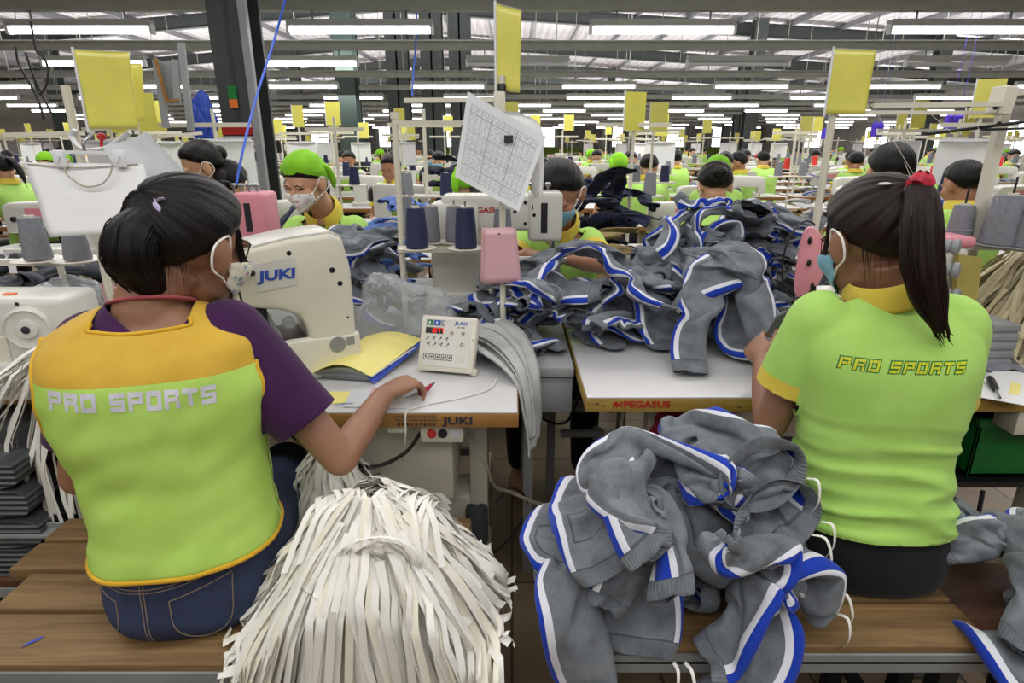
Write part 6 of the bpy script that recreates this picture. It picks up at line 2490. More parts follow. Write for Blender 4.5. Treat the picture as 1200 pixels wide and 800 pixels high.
def paper(name, m, label, px, ys, bend=0, cat='paper', uv=False, nu=20, nv=20, fold=0):
    c = [at(u, v, y) for (u, v), y in zip(px, ys)]
    mb = MB()
    n = (c[1] - c[0]).cross(c[3] - c[0]).normalized()
    mb.grid(lambda u, v: c[3].lerp(c[2], u).lerp(c[0].lerp(c[1], u), v) + n * (bend * math.sin(PI * u) * (.4 + .6 * (1 - v)) + .003 * noise.noise(V3((u * 4, v * 4, bend * 50))) + fold * max(0, u - .72) ** 1.5 * 3), nu, nv)
    o = mb.build(name, M[m], None, 180)
    if uv:
        l = o.data.uv_layers.new(name='UVMap')
        for lp in o.data.loops:
            i = lp.vertex_index
            l.data[lp.index].uv = ((i % (nu + 1)) / nu, (i // (nu + 1)) / nv)
    tag(recentre(o, name), label, cat)
    return o
gp = paper('record_sheet', 'grid_paper', 'white record sheet printed with a fine grid, hanging tilted on the middle pole', [(548, 107), (640, 160), (608, 248), (533, 207)], [1.73, 1.73, 1.70, 1.71], .012, uv=True)
mb = MB(); c0 = at(596, 163, 1.722); 
mb.boxx((c0.x - .012, 1.7185, c0.z - .010), (c0.x + .012, 1.7200, c0.z + .010)); mb.build('printed_block', M['ink'], gp, 0, world=True)
# white cloth sheet hooked behind it
mb = MB()
cs = [at(592, 130, 1.76), at(612, 133, 1.75), at(634, 148, 1.74), at(638, 185, 1.74), at(636, 228, 1.75)]
pp = smooth_path(cs, 30)
mb.grid(lambda u, v: pp[int(round(v * 30))] + V3((-.075 * u * (1 - .62 * v), .03 * u + .012 * math.sin(u * 6 + v * 3), -.03 * u * (1 - v) - .02 * u * v)), 14, 30)
o = mb.build('plastic_sleeve', M['paper'], None, 180); tag(recentre(o, 'plastic_sleeve'), 'white bent plastic sleeve hanging behind the grid record sheet', 'sleeve')
t = thing('pink_card', 'pink laminated card with glossy sleeve hung on the middle pole', 'card', at(588, 332, 1.72))
for i, (dx, dv) in enumerate(((0, 0), (-3, -2))):
    c = [at(u + dx, v + dv, 1.755 + .006 * i) for u, v in ((567, 269), (605, 268), (611, 331), (566, 333))]
    mb = MB(); mb.grid(lambda u, v: c[3].lerp(c[2], u).lerp(c[0].lerp(c[1], u), v) + V3((0, -.004 * math.sin(PI * u) - .002 * math.sin(6 * v), 0)), 8, 8)
    o = mb.build('card_leaf', M['pink_card'], t, 180, world=True); sd = o.modifiers.new('t', 'SOLIDIFY'); sd.thickness = .0012
mb = MB(); mb.lathe([(.003, 0), (.003, .001)], at(585, 274, 1.752), (0, -1, 0), 10); mb.build('eyelet', M['ink'], t, 30, world=True)

# thread stand left of it
t = thing('thread_stand', 'beige thread stand carrying the navy cones, left of the middle pole', 'thread stand', (-.345, 1.93, .75))
xs_ = at(471, 290, 1.95).x
mb = MB(); mb.tube([(xs_, 1.95, .75), (xs_, 1.95, 1.44)], .010, 12); mb.build('pole', M['cream_paint'], t, 60, world=True)
mb = MB(); bar(mb, (xs_, 1.95, 1.415), (xs_ + .25, 1.95, 1.415), .012, .02); mb.build('cross_arm', M['cream_paint'], t, 20, world=True)
mb = MB(); mb.tube([(xs_, 1.95, 1.425), (xs_, 1.95, 1.445)], .013, 12); mb.build('cap', M['cream_paint'], t, 60, world=True)
cz = 1.35 - 1.86 * math.tan(PITCH + math.atan((288 - 400) / FOC))
mb = MB(); bar(mb, (xs_ - .01, 1.93, cz - .022), (at(560, 290, 1.93).x, 1.93, cz - .022), .02, .012); mb.build('lower_bar', M['cream_paint'], t, 20, world=True)
cones = [((489, 288), 1.84, .034, .118, 'navy_thread', 'left navy thread cone on the stand in the middle'), ((546, 284), 1.84, .034, .118, 'navy_thread', 'right navy thread cone on the stand in the middle'),
         ((506, 284), 1.97, .030, .11, 'grey_thread', 'grey thread cone behind the left navy cone'), ((533, 284), 1.97, .030, .11, 'grey_thread', 'grey thread cone half hidden by the right navy cone'), ((589, 284), 1.95, .032, .105, 'grey_thread', 'grey thread cone behind the middle pole and pink card'),
         ((476, 258), 2.10, .030, .13, 'grey_thread', 'tall grey thread cone beside the thread stand pole')]
for (u, v), y, r, h, m, l in cones:
    p = at(u, v, y); p.z = cz
    cone(l, p, r, h, m, 'thread cones on the middle stand')
    mb = MB(); mb.lathe([(.012, -.014), (.045, -.010), (.058, -.002), (.056, -.001), (.030, -.0035), (.0, -.0035)], p, (0, 0, 1), 28, False)
    mb.build('saucer', M['machine_cream'], t, 40, world=True)
    mb = MB(); mb.tube([p - V3((0, 0, .018)), p + V3((0, 0, h + .02))], .003, 6); mb.build('spindle', M['steel'], t, 60, world=True)

# left: hanger with paper patterns, yellow tags
t = thing('sign_pole', 'beige pole with white curved bracket behind the hanging paper patterns', 'pole', at(105, 230, 1.72))
x0 = at(104, 230, 1.72).x
mb = MB(); mb.tube([(x0, 1.72, .75), (x0, 1.72, 1.50)], .011, 12); mb.build('pole', M['cream_paint'], t, 60, world=True)
mb = MB(); bar(mb, at(8, 158, 1.9), at(96, 156, 1.9), .012, .028); mb.build('cross_arm', M['cream_paint'], t, 20, world=True)
mb = MB(); bar(mb, at(160, 163, 1.74), at(236, 156, 1.74), .008, .012); mb.build('cross_bar', M['cream_paint'], t, 20, world=True)
mb = MB(); mb.tube(smooth_path([at(88, 152, 1.70), at(84, 160, 1.70), at(93, 172, 1.69), at(106, 176, 1.69), at(128, 172, 1.69), at(142, 162, 1.69), at(152, 155, 1.69)], 24), .010, 10, flat=(1, .5)); mb.build('bracket', M['white_plastic'], t, 60, world=True)
tag_sign('big glossy yellow tag above the paper patterns at the left', [(85, 58), (151, 61), (162, 151), (103, 151)], 1.66)
tag_sign('yellow tag half hidden behind the big one at the left', [(148, 74), (166, 74), (170, 142), (150, 143)], 1.80, strip=False)
mb = MB(); mb.tube([at(152, 143, 1.80), at(150, 165, 1.76)], .004, 8); mb.build('tag_rod', M['cream_paint'], t, 60, world=True)
t = thing('paper_pattern', 'white paper pattern board clipped to the white hanger at the left', 'paper pattern', at(90, 276, 1.56))
c = [at(u, v, y) for (u, v), y in zip([(27, 190), (168, 192), (188, 268), (58, 278)], [1.58, 1.58, 1.50, 1.50])]
mb = MB(); mb.grid(lambda u, v: c[3].lerp(c[2], u).lerp(c[0].lerp(c[1], u), v) + V3((0, .004 * noise.noise(V3((u * 3, v * 3, 2))), 0)), 16, 12); o = mb.build('board', M['paper'], t, 180, world=True); sd = o.modifiers.new('t', 'SOLIDIFY'); sd.thickness = .002
mb = MB()
ln = [c[0].lerp(c[1], .04).lerp(c[3], .02) + V3((0, -.004, 0)), c[0].lerp(c[1], .5).lerp(c[3], .06) + V3((0, -.006, 0)), c[0].lerp(c[1], .96).lerp(c[3], .0) + V3((0, -.004, 0))]
mb.tube(smooth_path(ln, 16), .0018, 6)
mb.tube(smooth_path([at(75, 197, 1.55), at(80, 206, 1.545), at(98, 218, 1.54), at(118, 216, 1.54), at(129, 204, 1.545), at(131, 192, 1.55)], 24), .0022, 6)
mb.build('string', M['beige_cable'], t, 60, world=True)
paper('paper_pattern', 'paper_grey', 'grey white paper pattern hanging behind the pattern board', [(120, 172), (172, 155), (222, 206), (176, 258)], [1.64, 1.64, 1.60, 1.58], .015, 'paper pattern')
t = thing('clip_hanger', 'white plastic clip hanger holding the pattern board', 'hanger', at(105, 185, 1.57))
mb = MB(); bar(mb, at(60, 178, 1.57), at(140, 179, 1.57), .008, .010); mb.build('hanger_bar', M['white_plastic'], t, 20, world=True)
for u in (70, 140):
    p = at(u, 186, 1.565)
    mb = MB(); mb.box(p, (.028, .014, .042), (0, 0, .1), .004); mb.box(p + V3((0, -.008, 0)), (.008, .004, .018), (0, .5, 0)); mb.build('clip', M['white_plastic'], t, 30, world=True)
mb = MB(); mb.tube(smooth_path([at(100, 178, 1.57), at(98, 168, 1.57), at(105, 160, 1.58), at(110, 154, 1.60)], 12), .004, 8); mb.build('hook', M['steel'], t, 60, world=True)
mb = MB(); mb.sphere(at(119, 160, 1.72), (.012, .012, .010), 12, 8); mb.tube([at(119, 164, 1.72), at(119, 172, 1.72)], .004, 6); o = mb.build('push_pin', M['red_plastic'], None, 60); tag(recentre(o, 'push_pin'), 'small red knob clipped above the white hanger', 'knob')
# left thread cones and their stand
t = thing('thread_stand', 'thread stand with two pale saucers below the paper patterns at the left', 'thread stand', at(75, 320, 1.85))
cz2 = 1.35 - 1.75 * math.tan(PITCH + math.atan((303 - 400) / FOC))
pl_ = at(75, 330, 1.88).x
mb = MB(); mb.tube([(pl_, 1.88, .75), (pl_, 1.88, cz2 - .01)], .010, 10); mb.build('pole', M['cream_paint'], t, 60, world=True)
mb = MB(); bar(mb, (pl_ - .13, 1.80, cz2 - .02), (pl_ + .13, 1.80, cz2 - .02), .02, .012); mb.build('lower_bar', M['cream_paint'], t, 20, world=True)
for (u, v), y, r, h, l in (((46, 304), 1.75, .036, .12, 'grey thread cone tilted on the left saucer below the patterns'), ((92, 303), 1.75, .036, .075, 'short grey thread cone on the right saucer below the patterns')):
    p = at(u, v, y); p.z = cz2
    cone(l, p, r, h, 'grey_thread', 'thread cones at the left')
    mb = MB(); mb.lathe([(.012, -.014), (.05, -.010), (.07, -.002), (.068, -.001), (.03, -.0035), (.0, -.0035)], p, (0, 0, 1), 28, False)
    mb.build('saucer', M['machine_cream'], t, 40, world=True)

# ---- machines
def coverstitch(label, X, y, z0, pink=False):
    """long-arm cylinder bed machine, needle end to the right, seen from its back"""
    t = thing('coverstitch_machine', label, 'sewing machine', (X - .2, y, z0))
    W = 'machine_white'
    mb = MB(); mb.boxx((X - .46, y - .10, z0), (X - .20, y + .10, z0 + .10), .012); mb.boxx((X - .44, y - .075, z0 + .09), (X - .27, y + .075, z0 + .40), .02); mb.build('column', M[W], t, 40, world=True)
    mb = MB(); mb.boxx((X - .40, y - .06, z0 + .305), (X - .015, y + .06, z0 + .425), .015, 3)
    for dx, dz in ((-.36, .36), (-.30, .345), (-.115, .33), (-.115, .40), (-.07, .35)):
        pass
    arm = mb.build('arm', M[W], t, 40, world=True)
    mb = MB(); mb.boxx((X - .105, y - .068, z0 + .27), (X + .012, y + .066, z0 + .435), .014, 3); mb.build('head', M['machine_pink' if pink else W], t, 40, world=True)
    mb = MB(); mb.boxx((X - .062, y - .0705, z0 + .30), (X - .040, y - .0675, z0 + .40), .0); mb.build('slot', M['dark_steel'], t, 20, world=True)
    for i, (dx, dz) in enumerate(((-.36, .36), (-.30, .345), (-.115, .33), (-.115, .40), (-.15, .37), (-.085, .36))):
        mb = MB(); mb.lathe([(.006, 0), (.006, .002)], (X + dx, y - .0600 - (.008 if dx > -.105 else 0), z0 + dz), (0, -1, 0), 12); mb.build('screw', M['black_plastic'], t, 30, world=True)
    if pink:
        mb = MB(); mb.boxx((X - .38, y - .0615, z0 + .38), (X - .13, y - .0595, z0 + .418)); mb.build('pink_panel', M['machine_pink'], t, 20, world=True)
    else:
        lettering('lettering', 'PEGASUS', .024, frame_m(V3((X - .25, y - .0612, z0 + .375)), (1, 0, 0), (0, 0, 1)), M['red_ink'], t, sx=1.2, offset=.0006)
    mb = MB(); mb.tube([(X - .25, y, z0 + .17), (X + .01, y, z0 + .17)], .038, 20); mb.boxx((X - .03, y - .05, z0 + .195), (X + .03, y + .05, z0 + .21), .003); mb.build('cylinder_bed', M[W], t, 40, world=True)
    mb = MB(); mb.tube([(X - .02, y - .02, z0 + .275), (X - .02, y - .02, z0 + .235)], .010, 12)
    for dx in (-.028, -.012): mb.tube([(X + dx, y - .02, z0 + .235), (X + dx, y - .02, z0 + .205)], .0018, 6)
    mb.tube([(X - .02, y + .015, z0 + .275), (X - .02, y + .015, z0 + .22)], .006, 8); mb.build('needle_bar', M['steel'], t, 40, world=True)
    mb = MB(); mb.box((X - .02, y + .005, z0 + .216), (.03, .05, .008), (0, 0, 0), .002); mb.build('presser_foot', M['steel'], t, 30, world=True)
    for i in range(4):
        mb = MB(); c = V3((X - .12 + .028 * i, y, z0 + .43)); mb.lathe([(.004, 0), (.004, .02), (.011, .022), (.011, .030), (.006, .034)], c, (0, 0, 1), 14); mb.build('tension_knob', M['steel'], t, 35, world=True)
    mb = MB(); mb.tube(smooth_path([(X - .16, y, z0 + .42), (X - .15, y - .02, z0 + .47), (X - .10, y - .05, z0 + .46), (X - .09, y - .07, z0 + .38)], 16), .0022, 6); mb.build('thread_guide', M['dark_steel'], t, 60, world=True)
    mb = MB(); mb.lathe([(.05, 0), (.06, .01), (.06, .03), (.045, .04)], (X - .46, y, z0 + .30), (-1, 0, 0), 24); mb.build('handwheel', M[W], t, 35, world=True)
    return t
coverstitch('white coverstitch machine with red lettering between the middle pole and the seated woman', .16, 2.12, .765)
coverstitch('white and pink coverstitch machine in front of the woman with the green headscarf', -.885, 2.22, .755, True)
# bed extension for the first one, on the side board
# small cream machine at the left edge with its handwheel towards the camera
t = thing('lockstitch_machine', 'small cream sewing machine with round handwheel at the left edge', 'sewing machine', (-1.36, 1.55, .75))
c = at(36, 383, 1.50)
mb = MB(); mb.boxx((c.x - .26, 1.50, .755), (c.x + .085, 1.66, c.z + .075), .018, 3); mb.build('arm', M['machine_white'], t, 40, world=True)
mb = MB(); mb.boxx((c.x - .30, 1.47, .75), (c.x + .03, 1.69, .80), .008); mb.build('bed', M['machine_white'], t, 40, world=True)
mb = MB(); mb.lathe([(.038, 0), (.056, .006), (.058, .022), (.050, .030), (.048, .026), (.026, .024), (.024, .032), (.014, .034)], (c.x, 1.505, c.z), (.25, -1, 0), 32); mb.build('handwheel', M['machine_white'], t, 35, world=True)
mb = MB(); mb.lathe([(.010, .030), (.010, .036), (.004, .038)], (c.x, 1.505, c.z), (.25, -1, 0), 16); mb.build('axle_screw', M['ink'], t, 35, world=True)
mb = MB(); mb.boxx((c.x - .22, 1.495, .79), (c.x - .07, 1.503, .87), .002); mb.build('cover_plate', M['machine_cream'], t, 20, world=True)
for dx, dz in ((-.0, -.075), (-.02, .062), (-.09, -.05)):
    mb = MB(); mb.lathe([(.005, 0), (.005, .002)], (c.x + dx, 1.50, c.z + dz), (0, -1, 0), 10); mb.build('screw', M['ink'], t, 30, world=True)
mb = MB(); mb.boxx((c.x - .09, 1.54, c.z + .074), (c.x - .06, 1.56, c.z + .079), .002); mb.build('orange_mark', M['orange'], t, 20, world=True)
bag('plastic_bag', 'crumpled clear plastic bag behind the small cream machine', (-1.32, 1.78, .83), .14, 'clear_plastic', 27, 'bag', (1.4, .6, .8), .4, 4)
mb = MB(); p = at(128, 345, 1.75); mb.boxx((p.x - .02, 1.75, p.z - .05), (p.x + .02, 1.753, p.z + .035)); o = mb.build('pink_ticket', M['machine_pink'], None, 0); tag(recentre(o, 'pink_ticket'), 'pink ticket standing behind the shoulder of the woman in the vest', 'ticket')
mb = MB(); p = at(14, 313, 1.9); mb.boxx((p.x - .012, 1.9, p.z - .02), (p.x + .012, 1.902, p.z + .02)); o = mb.build('white_ticket', M['paper'], None, 0); tag(recentre(o, 'white_ticket'), 'small white ticket among the dark garments at the left', 'ticket')

# ---- right: overlock machine, stand and cones
t = thing('overlock_machine', 'white and pink overlock machine in front of the woman in the polo shirt', 'sewing machine', (1.05, 1.72, .75))
def ob(name, m, fn, sm=40):
    mb = MB(); fn(mb); return mb.build(name, M[m], t, sm, world=True)
ob('body', 'machine_white', lambda b: (b.boxx((.90, 1.66, .76), (1.30, 1.86, .93), .02, 3), b.boxx((1.0, 1.68, .90), (1.30, 1.86, 1.085), .025, 3)))
ob('pink_cover', 'machine_pink', lambda b: b.boxx((1.16, 1.675, 1.075), (1.305, 1.86, 1.105), .012, 3))
def fp(b):
    c0 = at(947, 308, 1.62)
    pts = [(math.cos(a) * .036 + .008 * math.cos(2 * a), math.sin(a) * .098) for a in [2 * PI * k / 28 for k in range(28)]]
    b.prism(pts, -.012, .012, frame_m(c0, (.92, -.38, 0), (.05, 0, 1)), .004)
ob('pink_guard', 'machine_pink', fp)
def gd(b):
    c0 = at(939, 305, 1.60)
    b.tube([c0 + V3((math.cos(a) * .05, 0, math.sin(a) * .105)) for a in [PI * .35 + PI * 1.25 * k / 20 for k in range(21)]], .0025, 6)
ob('belt', 'black_plastic', gd, 60)
for p in ((949, 282), (948, 308), (952, 335)):
    c0 = at(p[0], p[1], 1.602); ob('screw_hole', 'black_plastic', lambda b: b.sphere(c0, (.006, .004, .011), 12, 8), 60)
ob('needle_assembly', 'dark_steel', lambda b: (b.box(at(955, 352, 1.60), (.05, .04, .05), (0, .3, .2), .006), b.tube([at(953, 335, 1.6), at(957, 372, 1.6)], .007, 8)))
ob('presser_foot', 'steel', lambda b: (b.box(at(952, 368, 1.59), (.05, .03, .008), (0, .1, .2), .002), b.tube([at(946, 352, 1.59), at(943, 372, 1.58)], .005, 8)))
for i, v in enumerate((289, 316, 346, 386)):
    c0 = at(1115, v, 1.60)
    ob('tension_knob', 'machine_grey', lambda b: b.lathe([(.010, -.03), (.017, -.026), (.018, -.004), (.014, .0), (.021, .004), (.021, .016), (.012, .020)], c0, (.75, -.65, 0), 20), 35)
    ob('tension_post', 'steel', lambda b: b.tube([c0 - V3((.04, -.035, 0)), c0], .006, 8), 60)
ob('guide_rail', 'steel', lambda b: (b.tube([at(1106, 265, 1.62), at(1108, 395, 1.62)], .004, 6), b.tube([at(1095, 272, 1.62), at(1140, 270, 1.64)], .002, 6)), 60)
mb = MB()
c = [at(1124, 298, 1.66), at(1152, 302, 1.68), at(1138, 398, 1.62), at(1118, 392, 1.60)]
n_ = V3((0, .02, 0))
mb._add(c + [p + n_ for p in c], [[0, 1, 2, 3], [7, 6, 5, 4], [0, 4, 5, 1], [1, 5, 6, 2], [2, 6, 7, 3], [3, 7, 4, 0]])
o = mb.build('guard_board', M['guard_wood'], None, 0); tag(recentre(o, 'guard_board'), 'slanted olive wooden guard board right of the long ponytail', 'board')
t = thing('motor_cover', 'grey finned motor cover on the table right of the polo shirt shoulder', 'motor cover', at(1162, 430, 1.60))
c = atz(1160, 428, .75)
mb = MB()
for i in range(5): mb.boxx((c.x - .035, c.y - .02, .752 + i * .026), (c.x + .045, c.y + .10, .773 + i * .026), .004)
mb.boxx((c.x - .03, c.y - .015, .75), (c.x + .04, c.y + .095, .87)); mb.build('fins', M['machine_grey'], t, 35, world=True)
t = thing('thread_stand', 'tall beige thread stand over the right table with eyelet beam', 'thread stand', (.905, 1.8, .75))
xl, xr = .905, 1.385
mb = MB(); mb.tube([(xl, 1.8, .75), (xl, 1.8, 1.485)], .0105, 12); mb.build('pole', M['cream_paint'], t, 60, world=True)
mb = MB(); bar(mb, (xr, 1.8, .75), (xr, 1.8, 1.47), .026, .026); mb.build('pole', M['cream_paint'], t, 20, world=True)
mb = MB(); bar(mb, (xl, 1.8, 1.437), (xr, 1.82, 1.437), .01, .022); mb.build('cross_arm', M['cream_paint'], t, 20, world=True)
pb = at(1020, 124, 1.70), at(1172, 122, 1.70)
mb = MB(); bar(mb, pb[0], pb[1], .012, .030); mb.build('eyelet_beam', M['cream_paint'], t, 20, world=True)
mb = MB(); mb.box(at(1174, 118, 1.72), (.04, .05, .07), (0, .1, 0), .004); bar(mb, at(1176, 112, 1.72), at(1240, 101, 1.72), .012, .02); mb.build('clamp', M['cream_paint'], t, 20, world=True)
for u in (1022, 1079, 1136):
    mb = MB(); c0 = at(u, 123, 1.690); q_ = [c0 + V3((math.cos(a) * .0065, 0, math.sin(a) * .0065)) for a in [2 * PI * k / 14 for k in range(15)]]; mb.tube(q_, .0018, 6); mb.build('eyelet', M['ink'], t, 60, world=True)
for u, v in ((1166, 126), (1170, 145)):
    mb = MB(); mb.lathe([(.006, 0), (.006, .004)], at(u, v, 1.69), (0, -1, 0), 10); mb.build('bolt', M['dark_steel'], t, 30, world=True)
mb = MB(); mb.tube([at(1087, 157, 1.74), at(1150, 149, 1.74), at(1205, 142, 1.74)], .0045, 8); mb.tube([at(1150, 152, 1.74), at(1210, 150, 1.74)], .0035, 8); mb.build('guide_wire', M['dark_steel'], t, 60, world=True)
for a, b in (((1024, 126), (1110, 270)), ((1082, 126), (1117, 157)), ((1060, 190), (1076, 230)), ((1140, 126), (1170, 240))):
    mb = MB(); mb.tube([at(*a, 1.70), at(*b, 1.68)], .0006, 4); mb.build('thread', M['white_cord'], t, 60, world=True)
tag_sign('plain yellow tag on the stand over the right table', [(977, 57), (1027, 59), (1014, 134), (966, 133)], 1.78)
cz3 = 1.35 - 1.72 * math.tan(PITCH + math.atan((285 - 400) / FOC))
mb = MB(); bar(mb, (1.30, 1.74, cz3 - .012), (1.75, 1.74, cz3 - .012), .02, .012); mb.build('lower_bar', M['cream_paint'], t, 20, world=True)
for (u, v), y, r, h, l in (((1173, 285), 1.72, .054, .135, 'big grey thread cone at the right edge on the stand'), ((1207, 300), 1.66, .050, .12, 'grey thread cone cut by the right edge of the picture'), ((1122, 280), 1.80, .034, .10, 'small grey thread cone between the ponytail and the right pole')):
    p = at(u, v, y); p.z = cz3
    cone(l, p, r, h, 'grey_thread', 'thread cones on the right stand')
    mb = MB(); mb.lathe([(.012, -.014), (.06, -.010), (.075, -.002), (.073, -.001), (.03, -.0035), (.0, -.0035)], p, (0, 0, 1), 28, False); mb.build('saucer', M['machine_grey'], t, 40, world=True)
    mb = MB(); mb.tube([p, p + V3((0, 0, h + .05))], .003, 6); mb.build('spindle', M['dark_steel'], t, 60, world=True)
t = thing('pen', 'pen with blue cap standing beside the ponytail', 'pen', at(1103, 285, 1.70))
mb = MB(); mb.tube([at(1100, 268, 1.70), at(1102, 238, 1.70)], .0045, 8); mb.build('barrel', M['cream_paint'], t, 60, world=True)
mb = MB(); mb.tube([at(1102, 242, 1.70), at(1103, 234, 1.70)], .0058, 8); mb.build('cap', M['ink_blue'], t, 60, world=True)
t = thing('screwdriver', 'black screwdriver lying on the papers at the right edge', 'screwdriver', atz(1164, 455, .757))
a, b = atz(1160, 443, .765), atz(1172, 466, .760)
mb = MB(); mb.tube([a, a.lerp(b, .15), a.lerp(b, .55), a.lerp(b, .6)], [.008, .0095, .008, .005], 10); mb.build('handle', M['black_plastic'], t, 60, world=True)
mb = MB(); mb.tube([a.lerp(b, .6), b], .003, 8); mb.build('shaft', M['steel'], t, 60, world=True)
flat('note_paper', 'white sheets lying on the table at the right edge', 'paper', 'paper', [(1128, 462), (1205, 476), (1215, 440), (1168, 432)], .7525)
flat('note_paper', 'small yellow note on the white sheets at the right edge', 'note', 'yellow_paper', [(1182, 461), (1194, 463), (1196, 450), (1185, 448)], .7540)
mb = MB(); c = atz(1168, 428, .756)
mb.grid(lambda u, v: c + V3(((u - .5) * .11, (v - .5) * .08, .012 * math.cos((u - .5) * 3) * math.cos((v - .5) * 3) + .008 * noise.noise(V3((u * 4, v * 4, 7))))), 14, 12); o = mb.build('grey_cloth', M['grey_thread'], None, 180); tag(recentre(o, 'grey_cloth'), 'grey cloth scrap on the papers beside the motor cover', 'cloth')
# piece in the hands of the woman at the right
mb = MB(); c0 = at(924, 383, 1.46)
mb.grid(lambda u, v: c0 + V3(((u - .5) * .09, -(v - .5) * .05, (v - .5) * .07 + .012 * math.sin(u * 5))), 14, 10); o = mb.build('pocket_piece', M['grey_thread'], None, 180); sd = o.modifiers.new('t', 'SOLIDIFY'); sd.thickness = .004
tag(recentre(o, 'pocket_piece'), 'small grey piece held in the hand of the woman in the polo shirt', 'fabric')
# column notices, cords and cables around the near column
def board(name, label, m, x0, x1, y, z0, z1, cat='notice'):
    mb = MB(); mb.boxx((x0, y - .004, z0), (x1, y, z1)); o = mb.build(name, M[m], None, 0)
    return tag(recentre(o, name), label, cat)
n1 = board('notice', 'red lettered notice on the dark column', 'paper_grey', -2.09, -1.85, 4.595, 1.30, 1.41)
lettering('lettering', 'PCCC', .085, frame_m(V3((-1.97, 4.5905, 1.36)), (1, 0, 0), (0, 0, 1)), M['red_ink'], n1, sx=.95, offset=.002)
board('notice', 'white notice sheet on the dark column below the red lettered one', 'paper_grey', -2.09, -1.85, 4.595, .98, 1.24)
c0 = at(312, 190, 4.4)
mb = MB(); px_ = at(303, 160, 4.5).x; bar(mb, (px_, 4.5, 0), (px_, 4.5, roofz(px_) - .1), .05, .05); o = mb.build('conduit', M['machine_grey'], None, 20); tag(recentre(o, 'conduit'), 'grey conduit running down beside the dark column', 'conduit')
mb = MB(); mb.tube(smooth_path([at(336, -8, 3.2), at(322, 45, 3.2), at(300, 115, 3.0), at(286, 170, 2.8), at(277, 215, 2.7)], 30), .006, 8); o = mb.build('cord', M['blue_cord'], None, 60); tag(recentre(o, 'cord'), 'bright blue cord hanging in front of the dark column', 'cord')
mb = MB(); mb.tube(smooth_path([at(488, -5, 6.5), at(488, 40, 6.5), at(485, 80, 6.5), at(483, 112, 6.5)], 20), .008, 8); o = mb.build('cord', M['blue_cord'], None, 60); tag(recentre(o, 'cord'), 'thin blue cord hanging left of the tall narrow tag', 'cord')
for i, pts in enumerate(([(18, 55), (22, 75), (35, 98), (45, 118), (52, 140)], [(30, 62), (40, 90), (48, 108), (60, 132)], [(36, 25), (42, 58), (50, 66), (56, 80), (54, 100), (46, 110), (40, 92)])):
    mb = MB(); mb.tube(smooth_path([at(u, v, 4.6) for u, v in pts], 24), .008, 6); o = mb.build('cable', M['dark_cable'], None, 60); tag(recentre(o, 'cable'), 'black cable loop hanging at the upper left, %s of three' % ordw[i], 'cable', 'cable loops at the upper left')
t = thing('metal_locker_frame', 'pale metal box frame hanging behind the yellow tags at the left', 'frame', at(205, 150, 3.6))
p = [at(183, 70, 3.6), at(212, 55, 3.6), at(224, 153, 3.6), at(195, 150, 3.6)]
mb = MB()
for a, b in ((p[0], p[3]), (at(212, 50, 3.6), p[2]), (at(206, 70, 3.6), at(208, 120, 3.6))): bar(mb, a, b, .035, .02)
mb.build('post', M['grey_paint'], t, 20, world=True)
mb = MB(); mb._add([at(188, 72, 3.62), at(204, 70, 3.62), at(209, 118, 3.62), at(196, 120, 3.62)], [[0, 1, 2, 3]]); mb.build('panel', M['machine_grey'], t, 0, world=True)
mb = MB()
for a, b in ((at(182, 68, 3.58), at(196, 120, 3.58)), (at(196, 119, 3.58), at(209, 117, 3.58))): bar(mb, a, b, .015, .015)
mb.build('edge_frame', M['edge_wood'], t, 0, world=True)
b_ = bag('hanging_cloth', 'blue cloth hanging beside the dark column', at(239, 143, 4.2), .10, 'blue_edge', 33, 'cloth', (.7, .4, 1.5), .4, 4)
mb = MB(); p = at(273, 118, 4.58); mb.boxx((p.x - .03, 4.586, p.z - .05), (p.x + .03, 4.594, p.z + .10)); o = mb.build('warning_tag', M['green_plastic'], None, 0); tag(recentre(o, 'warning_tag'), 'green and orange tag fixed on the dark column', 'tag'); mb = MB(); mb.boxx((p.x - .03, 4.583, p.z - .05), (p.x + .03, 4.5865, p.z + .01)); mb.build('orange_half', M['orange'], o, 0, world=True)
